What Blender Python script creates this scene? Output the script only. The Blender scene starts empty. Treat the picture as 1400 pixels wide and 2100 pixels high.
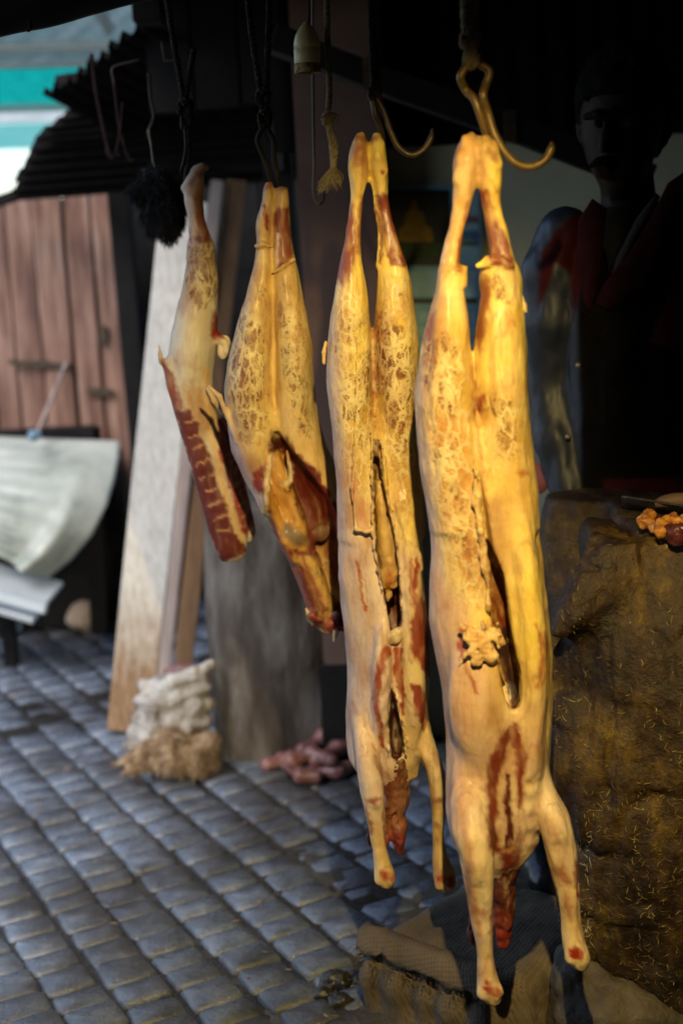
import bpy, bmesh, math, random
import numpy as np
from math import radians, sin, cos, pi
from mathutils import Vector, Matrix

random.seed(7)
RNG = np.random.default_rng(7)
SC = bpy.context.scene
COL = SC.collection

# ------------------------------------------------------------------ camera
CAM_H, PITCH, ROLL = 1.5, radians(11.0), radians(-2.9)
FPX = 2100 * 50 / 36
cam_data = bpy.data.cameras.new("camera")
cam = bpy.data.objects.new("camera", cam_data)
COL.objects.link(cam)
RM = Matrix.Rotation(pi / 2 - PITCH, 4, 'X') @ Matrix.Rotation(ROLL, 4, 'Z')
cam.matrix_world = Matrix.Translation((0, 0, CAM_H)) @ RM
cam_data.sensor_fit = 'VERTICAL'
cam_data.sensor_height = 36
cam_data.lens = 50
cam_data.clip_start = 0.05
cam_data.clip_end = 500
cam_data.dof.use_dof = True
cam_data.dof.focus_distance = 2.48
cam_data.dof.aperture_fstop = 2.1
SC.camera = cam
RN = np.array(RM.to_3x3())

# ------------------------------------------------------------------ light
SUN_EL, SUN_AZ = radians(48), radians(215)      # azimuth measured from +Y towards +X: from behind left
world = bpy.data.worlds.new("World")
SC.world = world
world.use_nodes = True
wn = world.node_tree.nodes
sky = wn.new("ShaderNodeTexSky")
sky.sky_type = 'NISHITA'
sky.sun_disc = False
sky.sun_elevation = SUN_EL
sky.sun_rotation = SUN_AZ
wn["Background"].inputs[1].default_value = 0.15
world.node_tree.links.new(sky.outputs[0], wn["Background"].inputs[0])
sun_data = bpy.data.lights.new("sun", 'SUN')
sun_data.energy = 1.5
sun_data.angle = radians(32)
sun_data.color = (1.0, 0.97, 0.93)
sun = bpy.data.objects.new("sun", sun_data)
COL.objects.link(sun)
sdir = Vector((sin(SUN_AZ) * cos(SUN_EL), cos(SUN_AZ) * cos(SUN_EL), sin(SUN_EL)))
sun.rotation_euler = sdir.to_track_quat('Z', 'Y').to_euler()
LAMP_POS, LAMP_AIM, LAMP_W = (0.12, 0.78, 1.90), (0.11, 2.2, 0.97), 94.0

vs = SC.view_settings
vs.view_transform = 'Standard'
vs.look = 'None'
vs.exposure = 0.9
vs.gamma = 1
vs.use_curve_mapping = False
SC.render.engine = 'CYCLES'
SC.cycles.max_bounces = 6
SC.cycles.use_denoising = True

# ------------------------------------------------------------------ helpers
def ray(px, py):
    return RN @ np.array([(px - 700) / FPX, (1050 - py) / FPX, -1.0])

def W(px, py, Y):
    """point of the place at distance Y from the lens plane of the camera position"""
    d = ray(px, py)
    return np.array([0, 0, CAM_H]) + d * (Y / d[1])

def G(px, py, z=0.0):
    d = ray(px, py)
    return np.array([0, 0, CAM_H]) + d * ((z - CAM_H) / d[2])

def proj(v):
    v = np.asarray(v, dtype=np.float64) - np.array([0, 0, CAM_H])
    c = v @ RN
    return 700 - FPX * c[..., 0] / c[..., 2], 1050 + FPX * c[..., 1] / c[..., 2]

def noise3(p, scale, seed=0):
    """value noise, -1..1"""
    q = np.asarray(p, dtype=np.float64) * scale + seed * 17.31
    i = np.floor(q).astype(np.int64)
    f = q - i
    f = f * f * (3 - 2 * f)
    out = 0
    for dx in (0, 1):
        for dy in (0, 1):
            for dz in (0, 1):
                h = (i[..., 0] + dx) * 374761393 + (i[..., 1] + dy) * 668265263 + (i[..., 2] + dz) * 2147483647 + seed * 974711
                h = (h ^ (h >> 13)) * 1274126177
                h = (h ^ (h >> 16)) & 0xffff
                w = (f[..., 0] if dx else 1 - f[..., 0]) * (f[..., 1] if dy else 1 - f[..., 1]) * (f[..., 2] if dz else 1 - f[..., 2])
                out = out + w * (h / 32767.5 - 1)
    return out

def fbm(p, scale, seed=0, oct=3):
    a, s = 1.0, 0
    for k in range(oct):
        s = s + a * noise3(p, scale * 2 ** k, seed + k)
        a *= 0.5
    return s / 1.75

def sstep(a, b, x):
    t = np.clip((x - a) / (b - a), 0, 1)
    return t * t * (3 - 2 * t)

def thing(name, label, cat, loc=(0, 0, 0), group=None):
    o = bpy.data.objects.new(name, None)
    o.empty_display_size = 0.05
    COL.objects.link(o)
    o.location = loc
    o["label"] = label
    o["category"] = cat
    if group:
        o["group"] = group
    return o

def tag(o, label, cat, group=None):
    o["label"] = label
    o["category"] = cat
    if group:
        o["group"] = group
    return o

def structure(o):
    o["kind"] = "structure"
    return o

def link(name, me, mat, parent=None, smooth=True):
    if mat is not None and not me.materials:
        me.materials.append(mat)
    if smooth is not None and len(me.polygons):
        me.polygons.foreach_set("use_smooth", np.full(len(me.polygons), bool(smooth)))
    o = bpy.data.objects.new(name, me)
    COL.objects.link(o)
    if parent is not None:
        o.parent = parent
        loc = Vector((0, 0, 0))
        p = parent
        while p is not None:
            loc += p.location
            p = p.parent
        o.matrix_parent_inverse = Matrix.Translation(-loc)
    return o

def pydata(name, verts, faces, mat, parent=None, smooth=True):
    me = bpy.data.meshes.new(name)
    me.from_pydata([tuple(map(float, v)) for v in verts], [], faces)
    me.update()
    return link(name, me, mat, parent, smooth)

def from_bm(name, bm, mat, parent=None, smooth=False):
    me = bpy.data.meshes.new(name)
    bm.normal_update()
    bm.to_mesh(me)
    bm.free()
    return link(name, me, mat, parent, smooth)

def box_between(name, a, b, width, thick, mat, parent=None, face=(0, -1, 0), bev=0.003, taper=1.0, wob=0.0):
    """a board from a to b, its broad side turned towards `face`"""
    a, b = Vector(a), Vector(b)
    u = (b - a).normalized()
    n = Vector(face)
    n = (n - u * n.dot(u)).normalized()
    s = u.cross(n)
    bm = bmesh.new()
    nseg = 6 if wob else 1
    L = (b - a).length
    rings = []
    for k in range(nseg + 1):
        t = k / nseg
        c = a.lerp(b, t)
        w = width * (1 + (taper - 1) * t) / 2
        ow = [random.uniform(-wob, wob) for _ in range(4)] if wob else [0] * 4
        rings.append([bm.verts.new(c + s * (sx * (w + ow[q])) + n * (sn * (thick / 2 + ow[q] * 0.3)))
                      for q, (sx, sn) in enumerate(((-1, -1), (1, -1), (1, 1), (-1, 1)))])
    for k in range(nseg):
        for q in range(4):
            r = (q + 1) % 4
            bm.faces.new((rings[k][q], rings[k][r], rings[k + 1][r], rings[k + 1][q]))
    bm.faces.new(rings[0][::-1])
    bm.faces.new(rings[-1])
    bmesh.ops.recalc_face_normals(bm, faces=bm.faces)
    if bev:
        bmesh.ops.bevel(bm, geom=[e for e in bm.edges if e.calc_face_angle(0) > 0.6], offset=bev, segments=1, affect='EDGES')
    return from_bm(name, bm, mat, parent)

def tube_mesh(pts, radii, n=10, caps=True):
    P = [Vector(p) for p in pts]
    if not hasattr(radii, '__len__'):
        radii = [radii] * len(P)
    verts, faces = [], []
    ref = Vector((0.13, 0.97, 0.21)).normalized()
    prev = None
    for i, p in enumerate(P):
        t = (P[min(i + 1, len(P) - 1)] - P[max(i - 1, 0)]).normalized()
        if prev is None:
            x = t.orthogonal().normalized()
        else:
            x = (prev - t * prev.dot(t)).normalized()
        prev = x
        y = t.cross(x)
        for k in range(n):
            a = 2 * pi * k / n
            verts.append(p + (x * cos(a) + y * sin(a)) * radii[i])
    for i in range(len(P) - 1):
        for k in range(n):
            k2 = (k + 1) % n
            faces.append((i * n + k, i * n + k2, (i + 1) * n + k2, (i + 1) * n + k))
    if caps:
        faces.append(tuple(range(n))[::-1])
        faces.append(tuple(range((len(P) - 1) * n, len(P) * n)))
    return verts, faces

def spline(pts, n=8):
    P = [np.array(p, dtype=float) for p in pts]
    P = [2 * P[0] - P[1]] + P + [2 * P[-1] - P[-2]]
    out = []
    for i in range(1, len(P) - 2):
        for k in range(n):
            t = k / n
            a, b, c, d = P[i - 1:i + 3]
            out.append(0.5 * ((2 * b) + (c - a) * t + (2 * a - 5 * b + 4 * c - d) * t * t + (3 * b - a - 3 * c + d) * t ** 3))
    out.append(P[-2])
    return out

def join_geo(parts):
    V, Fs = [], []
    for v, f in parts:
        o = len(V)
        V.extend(v)
        Fs.extend([tuple(i + o for i in q) for q in f])
    return V, Fs

def rope_geo(pts, r, pitch=0.03, n=6, strands=3):
    P = spline(pts, 10)
    L = 0
    lens = [0]
    for a, b in zip(P[:-1], P[1:]):
        L += np.linalg.norm(b - a)
        lens.append(L)
    m = max(12, int(L / (pitch / 8)))
    tt = np.linspace(0, L, m)
    C = np.stack([np.interp(tt, lens, [p[k] for p in P]) for k in range(3)], 1)
    T = np.gradient(C, axis=0)
    T /= np.linalg.norm(T, axis=1)[:, None] + 1e-9
    X = np.cross(T, [0.3, 0.9, 0.2])
    X /= np.linalg.norm(X, axis=1)[:, None] + 1e-9
    Y = np.cross(T, X)
    out = []
    for s in range(strands):
        a = tt / pitch * 2 * pi + s * 2 * pi / strands
        Q = C + (X * np.cos(a)[:, None] + Y * np.sin(a)[:, None]) * r * 0.52
        out.append(tube_mesh(Q, r * 0.56, n))
    return join_geo(out)

# ------------------------------------------------------------------ volumes and their skins
class Vol:
    def __init__(self, lo, hi, h):
        self.lo = np.array(lo, float)
        self.h = h
        self.n = np.ceil((np.array(hi) - self.lo) / h).astype(int) + 1
        self.ax = [(self.lo[k] + h * np.arange(self.n[k])).astype(np.float32) for k in range(3)]
        self.F = np.full(self.n, 1.0, np.float32)

    def win(self, lo, hi):
        a = np.clip(np.floor((np.array(lo) - self.lo) / self.h).astype(int), 0, self.n)
        b = np.clip(np.ceil((np.array(hi) - self.lo) / self.h).astype(int) + 1, 0, self.n)
        return tuple(slice(i, j) for i, j in zip(a, b))

    def grids(self, w):
        return (self.ax[0][w[0]][:, None, None], self.ax[1][w[1]][None, :, None], self.ax[2][w[2]][None, None, :])

    def _join(self, w, f, k, cut):
        A = self.F[w]
        if A.size == 0:
            return
        if cut:
            A, f = -A, f
        if k > 0:
            hh = np.clip(0.5 + 0.5 * (A - f) / k, 0, 1)
            r = A * (1 - hh) + f * hh - k * hh * (1 - hh)
        else:
            r = np.minimum(A, f)
        self.F[w] = -r if cut else r

    def loft(self, rows, Y, k=0.01, cut=False, p=2.0, lift=0.0):
        """rows of (py, left px, right px, depth centre m, depth radius m): a limb that runs up and down at distance Y"""
        z, cx, hw, dc, dr = [], [], [], [], []
        for (py, l, r, c, d) in rows:
            a, b = W(l, py, Y + c), W(r, py, Y + c)
            z.append((a[2] + b[2]) / 2); cx.append((a[0] + b[0]) / 2); hw.append((b[0] - a[0]) / 2); dc.append(c); dr.append(d)
        self.loft_m(z, cx, hw, [Y + c for c in dc], dr, k, cut, p)

    def loft_m(self, z, cx, hw, dc, dr, k=0.01, cut=False, p=2.0):
        z = np.array(z, float)
        o = np.argsort(z)
        z, cx, hw, dc, dr = z[o], np.array(cx)[o], np.array(hw)[o], np.array(dc)[o], np.array(dr)[o]
        m = 0.03
        w = self.win((np.min(cx - hw) - m, np.min(dc - dr) - m, z[0] - m), (np.max(cx + hw) + m, np.max(dc + dr) + m, z[-1] + m))
        x, y, zz = self.grids(w)
        zl = zz[0, 0]
        fine = np.linspace(z[0], z[-1], 400)
        ker = np.exp(-0.5 * (np.linspace(-2.5, 2.5, 21)) ** 2)
        ker /= ker.sum()
        def ip(v):
            f = np.interp(fine, z, v)
            f = np.convolve(np.pad(f, 10, mode='edge'), ker, mode='valid')
            return np.interp(zl, fine, f).astype(np.float32)[None, None, :]
        C, H, D, R = ip(cx), np.maximum(ip(hw), 1e-3), ip(dc), np.maximum(ip(dr), 1e-3)
        if p == 2.0:
            rad = np.sqrt(((x - C) / H) ** 2 + ((y - D) / R) ** 2)
        else:
            rad = (np.abs((x - C) / H) ** p + np.abs((y - D) / R) ** p) ** (1 / p)
        f = (rad - 1) * np.minimum(H, R)
        dz = np.maximum(np.maximum(z[0] - zl, zl - z[-1]), 0).astype(np.float32)[None, None, :]
        f = np.where(dz > 0, np.sqrt(np.maximum(f, 0) ** 2 + dz ** 2), f)
        self._join(w, f, k, cut)

    def cap(self, pts, k=0.008, cut=False, flat=None):
        """chain of round cones: pts = [(x,y,z,r), ...]"""
        for a, b in zip(pts[:-1], pts[1:]):
            A, B, ra, rb = np.array(a[:3], float), np.array(b[:3], float), a[3], b[3]
            m = max(ra, rb) + 0.025
            w = self.win(np.minimum(A, B) - m, np.maximum(A, B) + m)
            x, y, z = self.grids(w)
            d = B - A
            L2 = float(d @ d) + 1e-12
            t = np.clip(((x - A[0]) * d[0] + (y - A[1]) * d[1] + (z - A[2]) * d[2]) / L2, 0, 1)
            f = np.sqrt((x - A[0] - t * d[0]) ** 2 + (y - A[1] - t * d[1]) ** 2 + (z - A[2] - t * d[2]) ** 2) - (ra + (rb - ra) * t)
            self._join(w, f.astype(np.float32), k, cut)

    def capx(self, pts, Y, k=0.008, cut=False):
        """pts = [(px,py,radius px, depth offset), ...] at distance Y"""
        s = Y / FPX / cos(PITCH * 0.6)
        self.cap([tuple(W(x, y, Y + d)) + (r * s,) for (x, y, r, d) in pts], k, cut)

    def ell(self, c, r, k=0.01, cut=False, rot=None):
        c, r = np.array(c, float), np.array(r, float)
        m = max(r) + 0.02
        w = self.win(c - m, c + m)
        x, y, z = self.grids(w)
        X, Yy, Z = x - c[0], y - c[1], z - c[2]
        if rot is not None:
            M = np.array(rot.to_3x3()) if hasattr(rot, 'to_3x3') else rot
            X, Yy, Z = (M[0, 0] * X + M[1, 0] * Yy + M[2, 0] * Z, M[0, 1] * X + M[1, 1] * Yy + M[2, 1] * Z, M[0, 2] * X + M[1, 2] * Yy + M[2, 2] * Z)
        f = (np.sqrt((X / r[0]) ** 2 + (Yy / r[1]) ** 2 + (Z / r[2]) ** 2) - 1) * min(r)
        self._join(w, f.astype(np.float32), k, cut)

    def rbox(self, c, half, axes, rnd, k=0.01, cut=False):
        c = np.array(c, float)
        M = np.array(axes, float)           # rows: unit axes
        m = float(np.linalg.norm(half)) + 0.03
        w = self.win(c - m, c + m)
        x, y, z = self.grids(w)
        q = [np.abs(M[i, 0] * (x - c[0]) + M[i, 1] * (y - c[1]) + M[i, 2] * (z - c[2])) - (half[i] - rnd) for i in range(3)]
        f = np.sqrt(np.maximum(q[0], 0) ** 2 + np.maximum(q[1], 0) ** 2 + np.maximum(q[2], 0) ** 2) + np.minimum(np.maximum(np.maximum(q[0], q[1]), q[2]), 0) - rnd
        self._join(w, f.astype(np.float32), k, cut)

    def plane(self, n, d, k=0.01):
        """keep the side where n.x < d"""
        w = tuple(slice(0, m) for m in self.n)
        x, y, z = self.grids(w)
        f = (n[0] * x + n[1] * y + n[2] * z - d).astype(np.float32)
        f = np.broadcast_to(f, self.F.shape)
        self._join(w, -f, k, True)

    def skin(self):
        F = self.F
        # close the borders
        for ax in range(3):
            s = [slice(None)] * 3
            for e in (0, -1):
                s[ax] = e
                F[tuple(s)] = np.maximum(F[tuple(s)], 0.001)
        ins = F < 0
        nx, ny, nz = F.shape
        cs = ins[:-1, :-1, :-1].astype(np.int8)
        tot = np.zeros((nx - 1, ny - 1, nz - 1), np.int8)
        for dx in (0, 1):
            for dy in (0, 1):
                for dz in (0, 1):
                    tot += ins[dx:nx - 1 + dx, dy:ny - 1 + dy, dz:nz - 1 + dz]
        act = (tot > 0) & (tot < 8)
        I = np.argwhere(act)
        idx = np.full(act.shape, -1, np.int32)
        idx[act] = np.arange(len(I))
        acc = np.zeros((len(I), 3))
        cnt = np.zeros(len(I))
        corners = [(0, 0, 0), (1, 0, 0), (0, 1, 0), (1, 1, 0), (0, 0, 1), (1, 0, 1), (0, 1, 1), (1, 1, 1)]
        vals = {c: F[I[:, 0] + c[0], I[:, 1] + c[1], I[:, 2] + c[2]] for c in corners}
        for c in corners:
            for ax in range(3):
                if c[ax]:
                    continue
                d = list(c)
                d[ax] = 1
                a, b = vals[c], vals[tuple(d)]
                m = (a < 0) != (b < 0)
                t = a[m] / (a[m] - b[m])
                pos = np.tile(np.array(c, float), (m.sum(), 1))
                pos[:, ax] += t
                acc[m] += pos
                cnt[m] += 1
        V = self.lo + (I + acc / cnt[:, None]) * self.h
        quads = []
        for ax in range(3):
            a1, a2 = [(1, 2), (2, 0), (0, 1)][ax]
            s0 = [slice(None)] * 3
            s1 = [slice(None)] * 3
            s0[ax] = slice(0, -1)
            s1[ax] = slice(1, None)
            A, B = ins[tuple(s0)], ins[tuple(s1)]
            E = np.argwhere(A != B)
            ok = (E[:, a1] > 0) & (E[:, a2] > 0) & (E[:, a1] < F.shape[a1] - 1) & (E[:, a2] < F.shape[a2] - 1)
            E = E[ok]
            def cell(o1, o2):
                C = E.copy()
                C[:, a1] -= o1
                C[:, a2] -= o2
                return idx[C[:, 0], C[:, 1], C[:, 2]]
            q = np.stack([cell(1, 1), cell(0, 1), cell(0, 0), cell(1, 0)], 1)
            flip = ~A[E[:, 0], E[:, 1], E[:, 2]]
            q[flip] = q[flip][:, ::-1]
            quads.append(q)
        Q = np.concatenate(quads)
        return V, Q[(Q >= 0).all(1)]

def quick_mesh(name, V, Q):
    me = bpy.data.meshes.new(name)
    me.vertices.add(len(V))
    me.vertices.foreach_set("co", np.asarray(V, np.float32).ravel())
    me.loops.add(Q.size)
    me.loops.foreach_set("vertex_index", Q.astype(np.int32).ravel())
    me.polygons.add(len(Q))
    me.polygons.foreach_set("loop_start", np.arange(0, Q.size, 4, dtype=np.int32))
    me.update(calc_edges=True)
    me.validate()
    return me

def normals(me):
    n = np.zeros(len(me.vertices) * 3, np.float32)
    me.vertices.foreach_get("normal", n)
    return n.reshape(-1, 3)

def relax(V, Q, it=1, a=0.5):
    for _ in range(it):
        acc = np.zeros_like(V)
        cnt = np.zeros(len(V))
        for k in range(4):
            np.add.at(acc, Q[:, k], V[Q[:, (k + 1) % 4]])
            np.add.at(acc, Q[:, k], V[Q[:, (k - 1) % 4]])
            np.add.at(cnt, Q[:, k], 2)
        V = V * (1 - a) + a * acc / np.maximum(cnt, 1)[:, None]
    return V

def skin_object(name, vol, mat, parent=None, bump=None, paint=None, rel=1):
    V, Q = vol.skin()
    V = relax(V, Q, rel) if rel else V
    me = quick_mesh(name, V, Q)
    if bump is not None:
        N = normals(me)
        V = V + N * bump(V, N)[:, None]
        me.vertices.foreach_set("co", V.astype(np.float32).ravel())
        me.update()
    if paint is not None:
        for nm, arr in paint(V, normals(me)).items():
            if arr.ndim == 1:
                at = me.attributes.new(nm, 'FLOAT', 'POINT')
                at.data.foreach_set("value", arr.astype(np.float32))
            else:
                at = me.color_attributes.new(nm, 'FLOAT_COLOR', 'POINT')
                at.data.foreach_set("color", np.concatenate([arr, np.ones((len(arr), 1))], 1).astype(np.float32).ravel())
    return link(name, me, mat, parent)

# ------------------------------------------------------------------ materials
def new_mat(name):
    m = bpy.data.materials.new(name)
    m.use_nodes = True
    nt = m.node_tree
    return m, nt, nt.nodes["Principled BSDF"]

def nd(nt, kind, **kw):
    n = nt.nodes.new("ShaderNode" + kind)
    for k, v in kw.items():
        if k.startswith("i_"):
            n.inputs[k[2:].replace("_", " ")].default_value = v
        else:
            setattr(n, k, v)
    return n

def ramp(nt, fac, stops):
    r = nd(nt, "ValToRGB")
    els = r.color_ramp.elements
    while len(els) < len(stops):
        els.new(0.5)
    for e, (p, c) in zip(els, stops):
        e.position = p
        e.color = (*c, 1) if len(c) == 3 else c
    nt.links.new(fac, r.inputs[0])
    return r.outputs[0]

def coords(nt, scale=(1, 1, 1), rot=(0, 0, 0), kind="Object"):
    tc = nd(nt, "NewGeometry" if kind == "Position" else "TexCoord")
    mp = nd(nt, "Mapping")
    mp.inputs["Scale"].default_value = scale
    mp.inputs["Rotation"].default_value = rot
    nt.links.new(tc.outputs[kind], mp.inputs[0])
    return mp.outputs[0]

def noise(nt, vec, scale, detail=4, rough=0.6, dist=0.0):
    n = nd(nt, "TexNoise")
    n.inputs["Scale"].default_value = scale
    n.inputs["Detail"].default_value = detail
    n.inputs["Roughness"].default_value = rough
    n.inputs["Distortion"].default_value = dist
    nt.links.new(vec, n.inputs["Vector"])
    return n.outputs["Fac"]

def bumpn(nt, h, strength, dist=0.005, normal=None):
    b = nd(nt, "Bump")
    b.inputs["Strength"].default_value = strength
    b.inputs["Distance"].default_value = dist
    nt.links.new(h, b.inputs["Height"])
    if normal is not None:
        nt.links.new(normal, b.inputs["Normal"])
    return b.outputs[0]

def mix(nt, fac, a, b, mode='MIX'):
    m = nd(nt, "Mix", data_type='RGBA', blend_type=mode)
    for i, v in ((0, fac), (6, a), (7, b)):
        if hasattr(v, "links"):
            nt.links.new(v, m.inputs[i])
        else:
            m.inputs[i].default_value = v if i == 0 else (*v, 1)
    return m.outputs[2]

def rough_mat(name, stops, scale=8, stretch=(1, 1, 1), rough=(0.6, 0.8), bump=0.4, bdist=0.004, bscale=None, spec=0.5, metal=0.0, kind="Object", detail=5):
    m, nt, p = new_mat(name)
    v = coords(nt, stretch, kind=kind)
    f = noise(nt, v, scale, detail, 0.62)
    nt.links.new(ramp(nt, f, stops), p.inputs["Base Color"])
    f2 = noise(nt, v, bscale or scale * 3, 5, 0.65)
    mr = nd(nt, "MapRange")
    mr.inputs[1].default_value, mr.inputs[2].default_value = 0.3, 0.7
    mr.inputs[3].default_value, mr.inputs[4].default_value = rough
    nt.links.new(f2, mr.inputs[0])
    nt.links.new(mr.outputs[0], p.inputs["Roughness"])
    if bump:
        nt.links.new(bumpn(nt, f2, bump, bdist), p.inputs["Normal"])
    p.inputs["Metallic"].default_value = metal
    p.inputs["Specular IOR Level"].default_value = spec
    return m

def flesh_mat(name, net_scale=60, sss=0.12, net_stretch=(1, 1, 0.42)):
    """painted tissue colour, a web of fat over the lean where `net` says so"""
    m, nt, p = new_mat(name)
    base = nd(nt, "Attribute", attribute_name="base").outputs["Color"]
    net = nd(nt, "Attribute", attribute_name="net").outputs["Fac"]
    v = coords(nt)
    wob = nd(nt, "TexNoise")
    wob.inputs["Scale"].default_value = 30
    wob.inputs["Detail"].default_value = 6
    wob.inputs["Roughness"].default_value = 0.65
    nt.links.new(v, wob.inputs["Vector"])
    vm = nd(nt, "VectorMath", operation='MULTIPLY_ADD')
    nt.links.new(wob.outputs["Color"], vm.inputs[0])
    vm.inputs[1].default_value = (0.035, 0.035, 0.07)
    nt.links.new(v, vm.inputs[2])
    def math_(op, a, b):
        n = nd(nt, "Math", operation=op)
        for i, q in enumerate((a, b)):
            if hasattr(q, "links"):
                nt.links.new(q, n.inputs[i])
            else:
                n.inputs[i].default_value = q
        return n.outputs[0]
    def cells(scale, stretch, rot):
        mp = nd(nt, "Mapping")
        mp.inputs["Scale"].default_value = stretch
        mp.inputs["Rotation"].default_value = rot
        nt.links.new(vm.outputs[0], mp.inputs[0])
        vo = nd(nt, "TexVoronoi", feature='DISTANCE_TO_EDGE')
        vo.inputs["Scale"].default_value = scale
        nt.links.new(mp.outputs[0], vo.inputs["Vector"])
        return vo.outputs["Distance"]
    dA = cells(net_scale, net_stretch, (0, 0.25, 0))
    dB = cells(net_scale * 1.7, (1, 1, 0.36), (0, -0.2, 0))
    patch = math_('ADD', math_('MULTIPLY', math_('SUBTRACT', noise(nt, v, 24, 5, 0.65), 0.5), 2.0), 0.5)
    pick = noise(nt, v, 12, 2, 0.5)
    fine = noise(nt, coords(nt, (1, 1, 0.22)), 170, 5, 0.75)
    def sm(val, a, b):
        q = nd(nt, "MapRange", interpolation_type='SMOOTHSTEP')
        nt.links.new(val, q.inputs[0])
        for i_, w_ in ((1, a), (2, b)):
            if hasattr(w_, "links"):
                nt.links.new(w_, q.inputs[i_])
            else:
                q.inputs[i_].default_value = w_
        return q.outputs[0]
    fz = math_('MULTIPLY', math_('SUBTRACT', fine, 0.5), 0.16)
    wid = math_('MULTIPLY', math_('SUBTRACT', noise(nt, v, 45, 2, 0.5), 0.5), 0.16)
    off = math_('ADD', fz, wid)
    sA = math_('SUBTRACT', 1.0, sm(math_('ADD', dA, off), 0.03, 0.17))
    sB = math_('SUBTRACT', 1.0, sm(math_('ADD', dB, off), 0.02, 0.15))
    ps = sm(pick, 0.42, 0.58)
    strand = math_('MAXIMUM', math_('MULTIPLY', sA, math_('SUBTRACT', 1.0, math_('MULTIPLY', ps, 0.85))), math_('MULTIPLY', sB, math_('ADD', 0.25, math_('MULTIPLY', ps, 0.6))))
    thr = math_('SUBTRACT', 0.98, math_('MULTIPLY', net, 0.92))
    lm = sm(patch, thr, math_('ADD', thr, 0.30))
    lm = math_('MULTIPLY', lm, math_('MINIMUM', math_('MULTIPLY', net, 4.0), 1.0))
    open_ = math_('MULTIPLY', lm, math_('SUBTRACT', 1.0, strand))
    lean = ramp(nt, noise(nt, coords(nt, (1, 1, 0.4)), 70, 4), [(0.3, (0.085, 0.017, 0.007)), (0.55, (0.19, 0.055, 0.018)), (0.78, (0.36, 0.15, 0.04))])
    veil = sm(noise(nt, v, 38, 4, 0.6), 0.30, 0.62)
    c = mix(nt, math_('MULTIPLY', open_, math_('SUBTRACT', 0.95, math_('MULTIPLY', veil, 0.35))), base, lean)
    c = mix(nt, math_('MULTIPLY', math_('MULTIPLY', strand, lm), 0.45), c, (0.76, 0.60, 0.27))
    web = nd(nt, "Attribute", attribute_name="web").outputs["Fac"]
    c = mix(nt, math_('MULTIPLY', math_('MAXIMUM', sA, math_('MULTIPLY', sB, 0.5)), math_('MULTIPLY', web, 0.8)), c, (0.80, 0.68, 0.36))
    # streaks and blotches of the tissue itself
    st = ramp(nt, fine, [(0.30, (0.84, 0.79, 0.74)), (0.5, (1, 1, 1)), (0.75, (1.08, 1.07, 1.05))])
    c = mix(nt, 0.8, c, st, 'MULTIPLY')
    bl = ramp(nt, noise(nt, v, 14, 4), [(0.34, (0.66, 0.48, 0.36)), (0.56, (1, 1, 1))])
    c = mix(nt, 0.65, c, bl, 'MULTIPLY')
    nt.links.new(c, p.inputs["Base Color"])
    h = math_('ADD', math_('MULTIPLY', fine, 0.5), math_('ADD', math_('MULTIPLY', math_('SUBTRACT', 1.0, open_), 0.5), math_('MULTIPLY', math_('MULTIPLY', math_('MAXIMUM', sA, sB), math_('MAXIMUM', web, lm)), 0.7)))
    h2 = noise(nt, coords(nt, (1, 1, 0.4)), 55, 6, 0.75)
    n1 = bumpn(nt, h, 0.55, 0.0025)
    nt.links.new(bumpn(nt, h2, 0.6, 0.006, n1), p.inputs["Normal"])
    rr = ramp(nt, h2, [(0.3, (0.36,) * 3), (0.7, (0.66,) * 3)])
    nt.links.new(rr, p.inputs["Roughness"])
    p.inputs["Subsurface Weight"].default_value = sss
    p.inputs["Subsurface Radius"].default_value = (1.0, 0.45, 0.22)
    p.inputs["Subsurface Scale"].default_value = 0.003
    p.inputs["Coat Weight"].default_value = 0.12
    p.inputs["Coat Roughness"].default_value = 0.24
    return m

MAT = {}
MAT['flesh'] = flesh_mat('flesh', 54)
MAT['flesh_fine'] = flesh_mat('flesh_fine', 75)
m_, nt_, p_ = new_mat('wet_granite')
MAT['setts'] = m_
vp = coords(nt_, kind="Position")
nA, nB, nC = noise(nt_, vp, 16, 5, 0.65), noise(nt_, vp, 75, 5, 0.7), noise(nt_, vp, 2.3, 4, 0.6)
cA = ramp(nt_, nA, [(0.25, (0.055, 0.064, 0.082)), (0.55, (0.12, 0.138, 0.172)), (0.8, (0.22, 0.24, 0.275))])
cB = ramp(nt_, nC, [(0.40, (0.42, 0.34, 0.27)), (0.58, (1.35, 1.4, 1.45))])
nt_.links.new(mix(nt_, 0.75, cA, cB, 'MULTIPLY'), p_.inputs["Base Color"])
oi = nd(nt_, "ObjectInfo")
rA = ramp(nt_, nC, [(0.38, (0.40,) * 3), (0.6, (0.22,) * 3)])
rB = ramp(nt_, nB, [(0.3, (0.6,) * 3), (0.7, (1.5,) * 3)])
nt_.links.new(mix(nt_, 1.0, rA, rB, 'MULTIPLY'), p_.inputs["Roughness"])
p_.inputs["Specular IOR Level"].default_value = 0.75
nt_.links.new(bumpn(nt_, nB, 0.75, 0.004, bumpn(nt_, nA, 0.5, 0.008)), p_.inputs["Normal"])
MAT['bed'] = rough_mat('wet_joint_dirt', [(0.3, (0.012, 0.011, 0.010)), (0.7, (0.045, 0.04, 0.035))], 9, rough=(0.10, 0.4), bump=0.7, bdist=0.008, bscale=40)
MAT['mud'] = rough_mat('wet_mud', [(0.3, (0.03, 0.027, 0.024)), (0.55, (0.07, 0.064, 0.056)), (0.75, (0.11, 0.10, 0.088))], 7, rough=(0.2, 0.55), bump=0.8, bdist=0.01, bscale=35)
MAT['dark_wood'] = rough_mat('dark_wood', [(0.3, (0.012, 0.009, 0.007)), (0.7, (0.035, 0.026, 0.02))], 6, (6, 6, 1), bump=0.4)
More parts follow.
